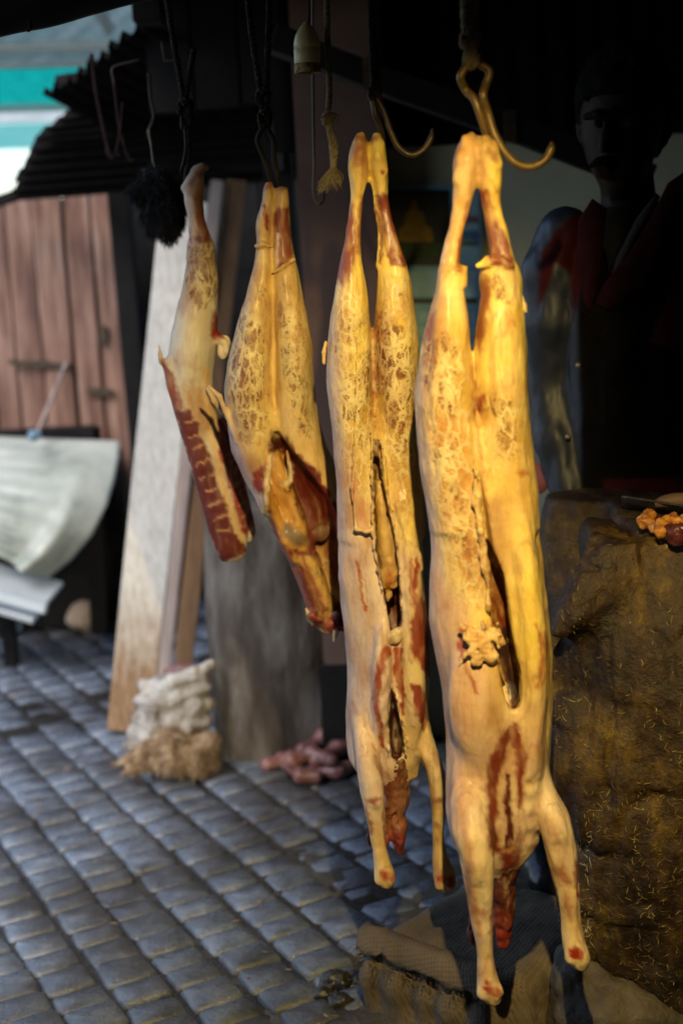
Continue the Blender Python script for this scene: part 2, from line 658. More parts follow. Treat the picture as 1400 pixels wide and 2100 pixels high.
MAT['soot_and_shade'] = rough_mat('soot_and_shade_boards', [(0.3, (0.004, 0.0035, 0.0035)), (0.7, (0.012, 0.010, 0.009))], 5, rough=(0.75, 0.95), spec=0.25, bump=0.3)  # sooty timber; also stands in for shade on plinth and under tarpaulin
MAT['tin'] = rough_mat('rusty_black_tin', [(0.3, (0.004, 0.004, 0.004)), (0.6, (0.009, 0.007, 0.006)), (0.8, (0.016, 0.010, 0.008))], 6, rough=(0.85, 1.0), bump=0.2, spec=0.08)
MAT['iron'] = rough_mat('old_iron', [(0.3, (0.03, 0.022, 0.015)), (0.7, (0.10, 0.065, 0.035))], 40, rough=(0.35, 0.6), bump=0.4, bdist=0.002, metal=0.3)
MAT['warm_iron'] = rough_mat('warm_brown_iron', [(0.3, (0.10, 0.06, 0.02)), (0.7, (0.24, 0.15, 0.05))], 40, rough=(0.3, 0.5), bump=0.4, bdist=0.002, metal=0.3)  # lighter, warmer iron for the nearest hook
MAT['rope'] = rough_mat('hemp_rope', [(0.3, (0.13, 0.10, 0.055)), (0.7, (0.30, 0.24, 0.14))], 90, rough=(0.8, 0.95), bump=0.5, bdist=0.002)
MAT['dark_rope'] = rough_mat('greasy_rope', [(0.3, (0.012, 0.010, 0.008)), (0.7, (0.04, 0.031, 0.022))], 90, spec=0.2, rough=(0.6, 0.9), bump=0.5, bdist=0.002)
MAT['red_strap'] = rough_mat('brown_strap', [(0.3, (0.009, 0.005, 0.0045)), (0.7, (0.022, 0.011, 0.010))], 40, rough=(0.8, 0.95), bump=0.3, spec=0.1)
MAT['bone'] = rough_mat('bone', [(0.3, (0.45, 0.36, 0.24)), (0.7, (0.62, 0.55, 0.42))], 40, rough=(0.3, 0.5), bump=0.2)

# ================================================================== THE SETTING
MAT['plank'] = rough_mat('weathered_red_plank', [(0.28, (0.060, 0.026, 0.018)), (0.45, (0.19, 0.090, 0.060)), (0.6, (0.33, 0.185, 0.13)), (0.75, (0.46, 0.33, 0.27))], 3.2, (8, 8, 0.7), rough=(0.55, 0.8), bump=0.35, bscale=30)
MAT['white_board'] = rough_mat('white_painted_board', [(0.3, (0.60, 0.57, 0.50)), (0.6, (0.74, 0.72, 0.66)), (0.8, (0.80, 0.79, 0.74))], 3, (6, 6, 0.8), rough=(0.4, 0.6), bump=0.2)
MAT['pink_board'] = rough_mat('pale_batten', [(0.3, (0.26, 0.19, 0.16)), (0.7, (0.38, 0.30, 0.27))], 4, (6, 6, 0.8), bump=0.3)
MAT['brown_board'] = rough_mat('brown_board', [(0.3, (0.10, 0.05, 0.02)), (0.7, (0.21, 0.11, 0.045))], 4, (9, 9, 0.6), bump=0.3)
MAT['green_plaster'] = rough_mat('green_plaster', [(0.3, (0.40, 0.42, 0.30)), (0.6, (0.52, 0.54, 0.40)), (0.8, (0.58, 0.59, 0.46))], 3, rough=(0.7, 0.9), bump=0.3, bscale=25)
MAT['brown_plaster'] = rough_mat('brown_plaster', [(0.3, (0.075, 0.040, 0.030)), (0.7, (0.135, 0.08, 0.062))], 3, rough=(0.7, 0.9), bump=0.3, bscale=25)
MAT['tarp'] = rough_mat('pale_tarpaulin', [(0.25, (0.18, 0.20, 0.16)), (0.45, (0.37, 0.39, 0.34)), (0.7, (0.50, 0.51, 0.45))], 4, rough=(0.35, 0.6), bump=0.3, bscale=14, bdist=0.01)
MAT['pale_metal'] = rough_mat('pale_painted_metal', [(0.3, (0.34, 0.38, 0.41)), (0.7, (0.48, 0.52, 0.54))], 6, rough=(0.25, 0.5), bump=0.15)
MAT['stone'] = rough_mat('grey_stone', [(0.3, (0.03, 0.025, 0.02)), (0.7, (0.11, 0.09, 0.07))], 12, rough=(0.6, 0.9), bump=0.8, bdist=0.01, bscale=40)
MAT['pale_stone'] = rough_mat('tan_sacking', [(0.3, (0.28, 0.2, 0.14)), (0.7, (0.5, 0.38, 0.29))], 12, rough=(0.7, 0.9), bump=0.6, bdist=0.01)
MAT['blue_cloth'] = rough_mat('blue_cloth', [(0.3, (0.10, 0.18, 0.24)), (0.7, (0.2, 0.30, 0.38))], 20, bump=0.3)

def translucent_mat(name, c1, c2, grid=False):
    m, nt, p = new_mat(name)
    v = coords(nt)
    f = noise(nt, coords(nt, (5, 5, 0.7)), 3, 4)
    c = ramp(nt, f, [(0.3, c1), (0.7, c2)])
    if grid:
        br = nd(nt, "TexBrick", offset=0.0)
        br.inputs["Scale"].default_value = 9
        br.inputs["Mortar Size"].default_value = 0.03
        br.inputs["Color1"].default_value = br.inputs["Color2"].default_value = (1, 1, 1, 1)
        br.inputs["Mortar"].default_value = (0.7, 0.72, 0.7, 1)
        nt.links.new(coords(nt, (1, 1, 1), (pi / 2, 0, 0.2)), br.inputs["Vector"])
        c = mix(nt, 0.6, c, br.outputs["Color"], 'MULTIPLY')
    nt.links.new(c, p.inputs["Base Color"])
    p.inputs["Roughness"].default_value = 0.5
    tr = nd(nt, "BsdfTranslucent")
    nt.links.new(c, tr.inputs[0])
    ms = nd(nt, "MixShader")
    ms.inputs[0].default_value = 0.7
    nt.links.new(p.outputs[0], ms.inputs[1])
    nt.links.new(tr.outputs[0], ms.inputs[2])
    nt.links.new(ms.outputs[0], nt.nodes["Material Output"].inputs[0])
    return m

MAT['teal_sheet'] = translucent_mat('teal_plastic_sheet', (0.03, 0.62, 0.56), (0.10, 0.80, 0.74))
MAT['pale_teal_sheet'] = translucent_mat('pale_teal_sheet', (0.45, 0.85, 0.78), (0.6, 0.9, 0.85))
MAT['grey_sheet'] = translucent_mat('grey_mesh_sheet', (0.34, 0.46, 0.45), (0.55, 0.60, 0.60), True)
MAT['purlin'] = rough_mat('pale_purlin', [(0.3, (0.5, 0.55, 0.56)), (0.7, (0.75, 0.78, 0.78))], 5, (1, 6, 6), bump=0.1)

# ------------------------------------------------------------------ street: one sheet to the horizon, setts on it
street = pydata("ground", [(-150, -150, -0.011), (150, -150, -0.011), (150, 150, -0.011), (-150, 150, -0.011)], [(0, 1, 2, 3)], MAT['bed'], smooth=False)
structure(street)

def sett_mesh(w, l):
    """a squared stone with knocked-off corners, worn nearly flat on top"""
    out = []
    for (sx, sy) in ((1, 1), (-1, 1), (-1, -1), (1, -1)):
        ca, cb = random.uniform(0.10, 0.26), random.uniform(0.10, 0.26)
        p, q = (sx * (1 - ca), sy), (sx, sy * (1 - cb))
        out += [q, p] if sx * sy > 0 else [p, q]
    out = [(x * random.uniform(0.95, 1.02), y * random.uniform(0.95, 1.02)) for x, y in out]
    n = len(out)
    V = []
    for sc, z in ((1.0, -0.05), (1.0, -0.010), (0.885, -0.0008)):
        for (x, y) in out:
            V.append((x * sc * w / 2, y * sc * l / 2, z + random.uniform(-0.0014, 0.0014)))
    V.append((random.uniform(-0.15, 0.15) * w, random.uniform(-0.15, 0.15) * l, random.uniform(-0.001, 0.0016)))
    F = []
    for r in range(2):
        for k in range(n):
            k2 = (k + 1) % n
            F.append((r * n + k, r * n + k2, (r + 1) * n + k2, (r + 1) * n + k))
    for k in range(n):
        F.append((2 * n + k, 2 * n + (k + 1) % n, 3 * n))
    me = bpy.data.meshes.new("paving_stone")
    me.from_pydata(V, [], F)
    me.update()
    me.materials.append(MAT['setts'])
    me.polygons.foreach_set("use_smooth", np.ones(len(F), bool))
    return me

sett_kinds = [sett_mesh(0.112 * random.uniform(0.93, 1.03), 0.0905 * random.uniform(0.95, 1.02)) for _ in range(24)]
D1 = np.array([0.468, -0.884])
E1 = np.array([0.884, 0.468])
ANG = math.atan2(E1[1], E1[0])
spots = []
for i in range(-27, 28):
    off = random.uniform(0, 0.1)
    s = -4.0 + off
    wander = 0.0
    while s < 4.0:
        step = random.choice((0.080, 0.09, 0.094, 0.098, 0.108))
        wander = 0.7 * wander + random.uniform(-0.0025, 0.0025)
        c = np.array([-0.5, 3.8]) + E1 * (i * 0.120 + wander + 0.006 * sin(s * 1.7 + i)) + D1 * (s + step / 2)
        s += step
        spots.append((c, step / 0.094))
def hidden(px, py):
    return (px > 745 and py > 1830) or px > 1120 or (415 < px < 700 and py < 1560) or (215 < px < 440 and py < 1570) or py < 1295 or \
        (700 < px < 880 and py < 1760) or (px > 880 and py < 1900) or (px < 250 and py < 1260)
seen, rest = [], []
for c, st in spots:
    if not (-2.6 < c[0] < 1.6 and 1.9 < c[1] < 6.4):
        continue
    px, py = proj((c[0], c[1], 0))
    if -25 < px < 1425 and py < 2135 and not hidden(px, py):
        seen.append((np.hypot(c[0], c[1]), c, st))
    else:
        rest.append((c, st))
seen.sort(key=lambda t: t[0])
rest += [(c, st) for _, c, st in seen[298:]]
def lay(c):
    p = np.array([c[0], c[1], 0.0])
    z = 0.012 * noise3(p, 2.2, 3) + random.uniform(-0.0035, 0.0035) - (0.009 if random.random() < 0.05 else 0)
    return z, random.uniform(-0.035, 0.035), random.uniform(-0.035, 0.035), ANG + random.uniform(-0.05, 0.05)
for _, c, st in seen[:298]:
    z, rx, ry, rz = lay(c)
    o = bpy.data.objects.new("paving_stone", random.choice(sett_kinds))
    COL.objects.link(o)
    o.parent = street
    o.location = (c[0], c[1], z)
    o.rotation_euler = (rx, ry, rz)
    o.scale = (1, st, 1)
allV, allF = [], []
for c, st in rest:
    z, rx, ry, rz = lay(c)
    me = random.choice(sett_kinds)
    M = Matrix.Translation((c[0], c[1], z)) @ Matrix.Rotation(rz, 4, 'Z') @ Matrix.Rotation(rx, 4, 'X') @ Matrix.Diagonal((1, st, 1, 1))
    o0 = len(allV)
    allV += [M @ v.co for v in me.vertices]
    allF += [tuple(i + o0 for i in p.vertices) for p in me.polygons]
so = pydata("outlying_paving_stones", allV, allF, MAT['setts'], street)
so["kind"] = "stuff"

# muddy worn patch at the near right of the street
gx, gy = np.meshgrid(np.linspace(-0.45, 0.75, 110), np.linspace(2.2, 3.45, 110), indexing='ij')
P3 = np.stack([gx, gy, 0 * gx], -1)
edge = (gx - 0.02) * 0.9 - (gy - 2.72) * 0.55 + 0.10 * fbm(P3, 5, 2)
gz = -0.013 + 0.026 * sstep(-0.16, 0.12, edge) + 0.010 * fbm(P3, 9, 4) + 0.005 * fbm(P3, 35, 6)
gz -= 0.02 * sstep(0.03, 0.10, fbm(P3, 6, 11) - 0.28)
vid = lambda i, j: i * 110 + j
mud = pydata("mud", np.stack([gx, gy, gz], -1).reshape(-1, 3), [(vid(i, j), vid(i + 1, j), vid(i + 1, j + 1), vid(i, j + 1)) for i in range(109) for j in range(109)], MAT['mud'])
structure(mud)

# ------------------------------------------------------------------ plank wall of the neighbouring stall
Yp = 5.6
pw = thing("plank_wall", "reddish brown wall of upright planks behind the pale tarpaulin", "wall", (-1.4, Yp, 0))
edges_px = [-330, -262, -200, -140, -78, -22, 28, 82, 145, 204, 288]
for k, (a, b) in enumerate(zip(edges_px[:-1], edges_px[1:])):
    xa, xb = W(a, 640, Yp)[0], W(b, 640, Yp)[0]
    cx, w = (xa + xb) / 2, (xb - xa)
    yy = Yp + random.uniform(-0.012, 0.012)
    gap = 0.018 if b == 204 else 0.007
    box_between("plank", (cx - 0.012, yy, 0.03), (cx + random.uniform(-0.004, 0.004), yy, 1.70), w - gap, 0.024, MAT['plank'], pw, bev=0.003, wob=0.002)
def slab(name, x0, x1, y0, y1, z0, z1, mat, parent=None, bev=0.004):
    bm = bmesh.new()
    bmesh.ops.create_cube(bm, size=1)
    for v in bm.verts:
        v.co = ((x0 + x1) / 2 + v.co.x * (x1 - x0), (y0 + y1) / 2 + v.co.y * (y1 - y0), (z0 + z1) / 2 + v.co.z * (z1 - z0))
    if bev:
        bmesh.ops.bevel(bm, geom=bm.edges[:], offset=bev, segments=2, affect='EDGES')
    return from_bm(name, bm, mat, parent)

for zz in (0.5, 1.45):
    box_between("cross_rail", (-2.1, Yp + 0.045, zz), (-0.82, Yp + 0.045, zz), 0.09, 0.05, MAT['dark_wood'], pw)
slab("backing", -2.2, -0.83, Yp + 0.075, Yp + 0.095, 0.0, 1.695, MAT['soot_and_shade'], pw)  # added behind the planks to keep bright sky out of the gaps
def lump_hasp(px, y0, y1, w):
    a, b = W(px, y0, Yp - 0.03), W(px, y1, Yp - 0.03)
    hp_ = box_between("hasp", a, b, w, 0.012, MAT['iron'], pw, bev=0.002)
    v, f = tube_mesh(spline([b + np.array([-0.02, 0, 0.0]), b + np.array([-0.022, -0.012, 0.035]), b + np.array([0.0, -0.02, 0.055]), b + np.array([0.022, -0.012, 0.035]), b + np.array([0.02, 0, 0.0])], 5), 0.006, 7)
    pydata("staple", v, f, MAT['iron'], hp_)
    box_between("padlock", b + np.array([0, -0.012, 0.0]), b + np.array([0, -0.012, -0.075]), 0.062, 0.03, MAT['iron'], hp_, bev=0.006)
lump_hasp(212, 668, 705, 0.03)
lump_hasp(88, 738, 756, 0.05)
box_between("latch", W(20, 742, Yp - 0.03), W(150, 752, Yp - 0.03), 0.022, 0.014, MAT['iron'], pw, bev=0.002)
box_between("latch", W(180, 802, Yp - 0.03), W(232, 806, Yp - 0.03), 0.03, 0.014, MAT['iron'], pw, bev=0.002)

# dark boards closing the stall behind the hanging meat
dk = thing("dark_partition", "sooty black boarded back of the stall behind the leaning boards", "wall", (-0.2, 5.95, 0))
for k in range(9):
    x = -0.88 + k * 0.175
    box_between("partition_board", (x, 5.95 + random.uniform(-0.01, 0.01), 0), (x, 5.95, 1.92), 0.168, 0.025, MAT['soot_and_shade'], dk)
slab("partition_backing", -1.0, 0.7, 5.99, 6.02, 0, 1.92, MAT['soot_and_shade'], dk)  # added so that no sky shines between the boards
# end wall on the left of that dark bay, closing it against the planks
lw = thing("dark_side_post", "dark upright post at the right end of the plank wall", "post", (-0.74, 5.5, 0))
box_between("post_body", W(300, 1000, 5.45) * np.array([1, 1, 0]), (W(300, 1000, 5.45)[0] - 0.02, 5.45, 1.86), 0.075, 0.09, MAT['soot_and_shade'], lw)
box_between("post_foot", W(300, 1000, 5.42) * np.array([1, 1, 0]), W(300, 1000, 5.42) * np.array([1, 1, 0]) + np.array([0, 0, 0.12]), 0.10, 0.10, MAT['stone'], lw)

# ------------------------------------------------------------------ masonry behind the carcasses
pier = thing("plaster_pier", "brown plastered pier behind the two middle carcasses", "wall", (0.05, 3.95, 0))
px0, px1 = W(628, 700, 3.9)[0], W(806, 700, 3.9)[0]
slab("pier_body", px0, px1, 3.9, 4.15, 0, 2.5, MAT['brown_plaster'], pier, 0.012)
slab("pier_plinth", px0 - 0.015, px1 - 0.01, 3.885, 4.16, 0, 0.30, MAT['soot_and_shade'], pier, 0.01)  # plinth blackened to put the shade low on the pier into colour
post = thing("dark_post", "dark timber post between the stump and the brown pier", "post", (-0.15, 4.45, 0))
b0, b1 = W(598, 800, 4.45), W(598, 200, 4.45)
box_between("timber", (b0[0], 4.45, 0), (b0[0], 4.45, 2.4), 0.09, 0.075, MAT['soot_and_shade'], post, wob=0.003)
box_between("cleat", (b0[0], 4.40, 1.7), (b0[0], 4.40, 1.85), 0.03, 0.02, MAT['dark_wood'], post)

gw = thing("green_wall", "greenish plaster wall behind the butcher with the calendar on it", "wall", (1.2, 4.1, 0))
ztop = W(930, 282, 4.08)[2]
slab("plaster_wall", px1 + 0.002, 2.7, 4.08, 4.2, 0, ztop, MAT['green_plaster'], gw, 0.006)
# dark tin boarding above it
nW = 120
tin_x = np.linspace(px1 - 0.3, 2.7, nW)
V, F = [], []
for i, x in enumerate(tin_x):
    yy = 4.06 + 0.012 * sin(x * 2 * pi / 0.076)
    V += [(x, yy, ztop - 0.02), (x, yy, 2.75)]
for i in range(nW - 1):
    F.append((2 * i, 2 * i + 2, 2 * i + 3, 2 * i + 1))
pydata("tin_boarding", V, F, MAT['tin'], gw)

# sloping beam in front of that wall
beam = thing("sloping_beam", "dark sloping timber beam crossing behind the hooks to the butcher's head", "beam", (0.5, 3.5, 1.9))
bA, bB = W(560, 80, 3.5), W(1330, 368, 3.5)
box_between("beam_timber", bA, bB, 0.062, 0.07, MAT['soot_and_shade'], beam, wob=0.004)
for t in (0.25, 0.62):
    c = bA + (bB - bA) * t
    box_between("iron_strap", c + np.array([0, -0.037, -0.036]), c + np.array([0, -0.037, 0.036]), 0.03, 0.004, MAT['iron'], beam, bev=0)

# right-hand and rear walls of the covered lane, out of the picture
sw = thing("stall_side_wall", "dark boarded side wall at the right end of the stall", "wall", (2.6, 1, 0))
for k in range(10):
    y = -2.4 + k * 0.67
    box_between("side_board", (2.7, y + 0.3, 0), (2.7, y + 0.3, 2.6), 0.65, 0.03, MAT['soot_and_shade'], sw, face=(-1, 0, 0))
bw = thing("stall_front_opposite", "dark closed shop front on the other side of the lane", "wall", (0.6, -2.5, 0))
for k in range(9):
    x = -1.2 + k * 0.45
    box_between("shutter_board", (x, -2.5, 0), (x, -2.5, 2.6), 0.44, 0.03, MAT['soot_and_shade'], bw, face=(0, 1, 0))

screen_ = thing("daylight_screen", "dark boarded screen added left of the camera to keep daylight off the stall", "wall", (-1.2, -0.8, 0))  # unseen screen, added to cut frontal daylight inside the stall
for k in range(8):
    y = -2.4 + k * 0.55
    box_between("screen_board", (-1.15, y + 0.27, 0), (-1.15, y + 0.27, 2.6), 0.54, 0.03, MAT['soot_and_shade'], screen_, face=(1, 0, 0))

# ------------------------------------------------------------------ roofs
def corrugated(name, a0, a1, b0, b1, teeth, amp, parent, mat=None, sharp=1.0, nb=6, rag=0.0, thick=0.004):
    """sheet whose ridges run from edge a (a0-a1) to edge b (b0-b1)"""
    a0, a1, b0, b1 = [np.array(q, float) for q in (a0, a1, b0, b1)]
    n = teeth * 8
    nrm = np.cross(a1 - a0, b0 - a0)
    nrm /= np.linalg.norm(nrm)
    if nrm[2] < 0:
        nrm = -nrm
    V, F = [], []
    rg = 0.0
    for i in range(n + 1):
        s = i / n
        ph = s * teeth * 2 * pi
        wv = sin(ph)
        wv = math.copysign(abs(wv) ** sharp, wv)
        if i % 8 == 0:
            rg = random.uniform(-rag, rag)
        for j in range(nb + 1):
            t = j / nb
            p = (a0 + (a1 - a0) * s) * (1 - t) + (b0 + (b1 - b0) * s) * t
            p = p + nrm * amp * wv + (b0 - a0) / np.linalg.norm(b0 - a0) * rg * (1 - t)
            V.append(p)
    m = nb + 1
    for i in range(n):
        for j in range(nb):
            F.append((i * m + j, (i + 1) * m + j, (i + 1) * m + j + 1, i * m + j + 1))
    o = pydata(name, V, F, mat or MAT['tin'], parent)
    md = o.modifiers.new("thick", 'SOLIDIFY')
    md.thickness = thick
    return o

ur = thing("upper_tin_roof", "black corrugated tin roof with a saw-tooth edge, upper one of two", "roof", (-0.6, 4.4, 2.0))
corrugated("corrugated_sheet", W(92, 196, 4.7), W(300, 44, 4.1), W(380, 345, 5.6), W(660, 215, 5.0), 9, 0.019, ur, sharp=1.25, rag=0.012, nb=3)
for k in range(4):  # black boards added to make the bay above the roof dark
    x0_, x1_ = W(296 + k * 96, 60, 4.22)[0], W(296 + (k + 1) * 96 - 3, 60, 4.22)[0]
    slab("dark_fill_board", x0_, x1_, 4.22, 4.245, W(300, 235 - k * 5, 4.22)[2], 2.6, MAT['soot_and_shade'], ur)
slab("dark_fill_backing", W(300, 60, 4.25)[0], W(676, 60, 4.25)[0], 4.25, 4.27, W(300, 225, 4.25)[2], 2.6, MAT['soot_and_shade'], ur)  # closes the slits of bright sky between the added boards
box_between("purlin", W(120, 178, 4.75), W(760, 90, 4.6), 0.07, 0.05, MAT['soot_and_shade'], ur, wob=0.004)
slab("gable_block", W(270, 20, 4.0)[0], W(330, 20, 4.0)[0], 4.0, 4.1, W(272, 46, 4.0)[2], 2.5, MAT['soot_and_shade'], ur)
lr = thing("lower_tin_roof", "black sagging tin lean-to roof over the plank wall, lower one of two", "roof", (-0.9, 5.2, 1.8))
corrugated("corrugated_sheet", W(192, 190, 5.0), W(68, 292, 5.15), W(800, 60, 4.7), W(800, 240, 4.9), 6, 0.020, lr, rag=0.03)
corrugated("corrugated_sheet", W(70, 285, 5.16), W(4, 412, 5.35), W(800, 230, 4.92), W(800, 352, 5.1), 6, 0.020, lr, rag=0.03)
box_between("eave_board", W(-20, 418, 5.42), W(330, 306, 5.2), 0.045, 0.04, MAT['soot_and_shade'], lr, wob=0.004)
box_between("eave_board", W(290, 316, 5.2), W(800, 352, 5.1), 0.06, 0.04, MAT['soot_and_shade'], lr, wob=0.004)

# the stall's own roof above the camera and the meat
rf = thing("stall_roof", "dark corrugated roof above the butcher's stall", "roof", (0.9, 1, 2.35))
for k in range(4):
    y0, y1 = -2.6 + k * 1.72, -2.6 + (k + 1) * 1.72 + 0.06
    corrugated("roof_sheet", (-0.66, y0, 2.20 + 0.004 * k), (-0.66, y1, 2.20 + 0.004 * k), (2.75, y0, 2.62 + 0.004 * k), (2.75, y1, 2.62 + 0.004 * k), 22, 0.012, rf, nb=2)
for k in range(3):  # unseen roof strip on the left, added to cut high sky light
    y0, y1 = -2.6 + k * 1.74, -2.6 + (k + 1) * 1.74 + 0.05
    corrugated("roof_sheet", (-1.35, y0, 2.17), (-1.35, y1, 2.17), (-0.62, y0, 2.235), (-0.62, y1, 2.235), 22, 0.012, rf, nb=2)
for y in (0.2, 1.9, 3.6):
    box_between("rafter", (-0.6, y, 2.13), (2.7, y, 2.53), 0.09, 0.06, MAT['soot_and_shade'], rf, face=(0, 0, -1))
log = thing("eave_log", "rough dark eave log at the top left corner", "beam", (-0.4, 2.2, 1.98))
la, lb = W(-260, 74, 2.6), W(520, -100, 2.6)
pts = spline([la, W(-40, 30, 2.6), W(100, -8, 2.6), W(230, -40, 2.6), lb], 8)
v, f = tube_mesh(pts, [0.045 + 0.006 * noise3(np.array(p), 14, 5) for p in pts], 12)
pydata("log_wood", v, f, MAT['soot_and_shade'], log)
v, f = tube_mesh(spline([W(60, 40, 2.55), W(64, 54, 2.55), W(58, 62, 2.56)], 4), 0.004, 6)
pydata("splinter", v, f, MAT['soot_and_shade'], log)

# translucent market canopy further down the lane
cn = thing("market_canopy", "pale and teal translucent market canopy high at the back left", "canopy", (-2.2, 7.8, 2))
def band(name, y0, y1, mat, Ya, Yb, xl=-500, xr=420, slope=-6):
    q = [W(xl, y1 + slope * -4, Yb), W(xr, y1, Yb), W(xr, y0, Ya), W(xl, y0 + slope * -4, Ya)]
    o = pydata(name, q, [(0, 1, 2, 3)], mat, cn, smooth=False)
    md = o.modifiers.new("thick", 'SOLIDIFY')
    md.thickness = 0.004
    return o
band("mesh_sheet", -70, 84, MAT['grey_sheet'], 6.2, 7.4)
band("mesh_sheet", 100, 130, MAT['grey_sheet'], 7.45, 7.6)
band("teal_sheet", 131, 206, MAT['teal_sheet'], 7.6, 8.5)
band("pale_teal_sheet", 244, 296, MAT['pale_teal_sheet'], 8.8, 9.4)
for (y0, y1, Yq) in ((84, 102, 7.35), (124, 134, 7.55), (208, 226, 8.5), (230, 244, 8.7)):
    yc = (y0 + y1) / 2
    wd = (y1 - y0) * Yq / FPX
    box_between("purlin", W(-500, yc + 20, Yq), W(420, yc - 5, Yq), wd, 0.06, MAT['purlin'], cn, bev=0.004)
box_between("rafter", W(176, -30, 6.1), W(226, 62, 7.0), 0.035, 0.05, MAT['purlin'], cn)
box_between("rafter", W(150, 82, 7.4), W(160, 108, 7.42), 0.018, 0.03, MAT['purlin'], cn)
box_between("canopy_post", W(-420, 900, 7.6) * np.array([1, 1, 0]), W(-420, 0, 7.6), 0.09, 0.09, MAT['purlin'], cn)

# ------------------------------------------------------------------ leaning boards
def lean(name, label, cat, bl, br, tl, tr, Yb, Yt, th, mat, foot_mat=None, foot_y=None):
    t = thing(name, label, cat, tuple(G(*bl)))
    g = G((bl[0] + br[0]) / 2, (bl[1] + br[1]) / 2)
    yb = g[1] if Yb is None else Yb
    a = W((bl[0] + br[0]) / 2, (bl[1] + br[1]) / 2, yb)
    b = W((tl[0] + tr[0]) / 2, (tl[1] + tr[1]) / 2, Yt)
    wa = (br[0] - bl[0]) * yb / FPX
    wb = (tr[0] - tl[0]) * Yt / FPX
    if foot_mat is not None:
        q = foot_y
        m = a + (b - a) * q
        box_between("bare_foot", a, m, wa, th, foot_mat, t, taper=(wa + (wb - wa) * q) / wa)
        box_between("board_face", m, b, wa + (wb - wa) * q, th, mat, t, taper=wb / (wa + (wb - wa) * q), wob=0.001)
    else:
        box_between("board_face", a, b, wa, th, mat, t, taper=wb / wa, wob=0.001)
    return t
MAT['board_fade'], nt, p = new_mat('board_bare_to_white')
vz = coords(nt)
sx = nd(nt, "SeparateXYZ"); nt.links.new(vz, sx.inputs[0])
nz = noise(nt, coords(nt, (9, 9, 1.2)), 6, 5)
ad = nd(nt, "Math", operation='MULTIPLY_ADD'); nt.links.new(nz, ad.inputs[0]); ad.inputs[1].default_value = 0.35; nt.links.new(sx.outputs[2], ad.inputs[2])
fc = ramp(nt, ad.outputs[0], [(0.33, (0, 0, 0)), (0.62, (1, 1, 1))])
gr = noise(nt, coords(nt, (14, 14, 0.8)), 5, 5)
wcol = ramp(nt, gr, [(0.3, (0.38, 0.35, 0.30)), (0.65, (0.56, 0.535, 0.485))])
bcol = ramp(nt, gr, [(0.3, (0.14, 0.07, 0.028)), (0.65, (0.27, 0.16, 0.08))])
nt.links.new(mix(nt, fc, bcol, wcol), p.inputs["Base Color"])
p.inputs["Roughness"].default_value = 0.55
nt.links.new(bumpn(nt, gr, 0.25, 0.003), p.inputs["Normal"])
lean("leaning_board", "wide white painted board leaning upright, its foot worn to bare brown wood", "board", (218, 1490), (312, 1512), (332, 420), (426, 405), None, 4.75, 0.028, MAT['board_fade'])
lean("leaning_batten", "narrow pale batten leaning beside the wide white board", "batten", (322, 1392), (347, 1398), (434, 372), (458, 368), None, 5.0, 0.025, MAT['pink_board'])
lean("brown_plank", "brown bare plank leaning in shade right of the pale batten", "plank", (352, 1392), (392, 1398), (466, 372), (505, 368), None, 5.05, 0.025, MAT['brown_board'])

# ------------------------------------------------------------------ pale tarpaulin over a low table on the left
tb = thing("low_table", "low pale table under the tarpaulin at the left edge", "table", (-1.3, 4.9, 0))
ta, tbq = W(-260, 1098, 4.75), W(100, 1226, 4.75)
box_between("table_top", W(-300, 1120, 4.95), W(100, 1236, 4.82), 0.26, 0.022, MAT['pale_metal'], tb, face=(0, -0.30, 1), bev=0.004)
box_between("table_edge", W(-300, 1142, 4.78), W(96, 1250, 4.68), 0.035, 0.03, MAT['pale_metal'], tb, face=(0, -1, 0.2), bev=0.004)
for (x, Yq) in ((40, 4.85), (-220, 4.85)):
    q = W(x, 1230, Yq)
    box_between("leg", (q[0] - 0.1, q[1] + 0.22, 0), (q[0] - 0.1, q[1] + 0.22, q[2] + 0.02), 0.05, 0.05, MAT['soot_and_shade'], tb)
redge = [(246, 905), (243, 940), (233, 985), (216, 1040), (186, 1100), (140, 1155), (92, 1192)]
NT, NX = 40, 50
V = []
for i in range(NT + 1):
    t = i / NT
    px_r = np.interp(t, np.linspace(0, 1, 7), [q[0] for q in redge])
    py_r = np.interp(t, np.linspace(0, 1, 7), [q[1] for q in redge])
    Yd = 5.35 - 0.18 * t - 0.34 * sin(t * pi * 0.55)
    for j in range(NX + 1):
        u = j / NX
        px = px_r * u + (1 - u) * (-170)
        py = py_r * u + (1 - u) * (888 + t * 160)
        w = W(px, py, Yd + 0.25 * (u - 0.75) ** 2)
        fold = 0.016 * abs(sin((t * 9 + 0.5 * u) * pi)) * sstep(0.86, 0.62, u) + 0.014 * noise3(w, 4, 3) + 0.05 * math.exp(-((u - 0.83) / 0.05) ** 2) * t
        curl = 0.06 * max(0, u - 0.9) * 10 * t
        V.append(w + np.array([0, -fold + curl, 0]))
F = [(i * (NX + 1) + j, i * (NX + 1) + j + 1, (i + 1) * (NX + 1) + j + 1, (i + 1) * (NX + 1) + j) for i in range(NT) for j in range(NX)]
trp = pydata("tarpaulin", V, F, MAT['tarp'])
md = trp.modifiers.new("thick", 'SOLIDIFY'); md.thickness = 0.004
tag(trp, "pale greenish white tarpaulin sagging in front of the plank wall", "tarpaulin")
cr = thing("trestle", "dark wooden trestle in the shade under the tarpaulin", "trestle", (-1.2, 5.45, 0))
for x in (-2.0, -1.35, -0.98):
    box_between("leg", (x, 5.47, 0), (x + 0.03, 5.47, 0.82), 0.07, 0.05, MAT['soot_and_shade'], cr)
box_between("top_rail", (-2.1, 5.44, 0.80), (-0.93, 5.44, 0.80), 0.06, 0.06, MAT['soot_and_shade'], cr)
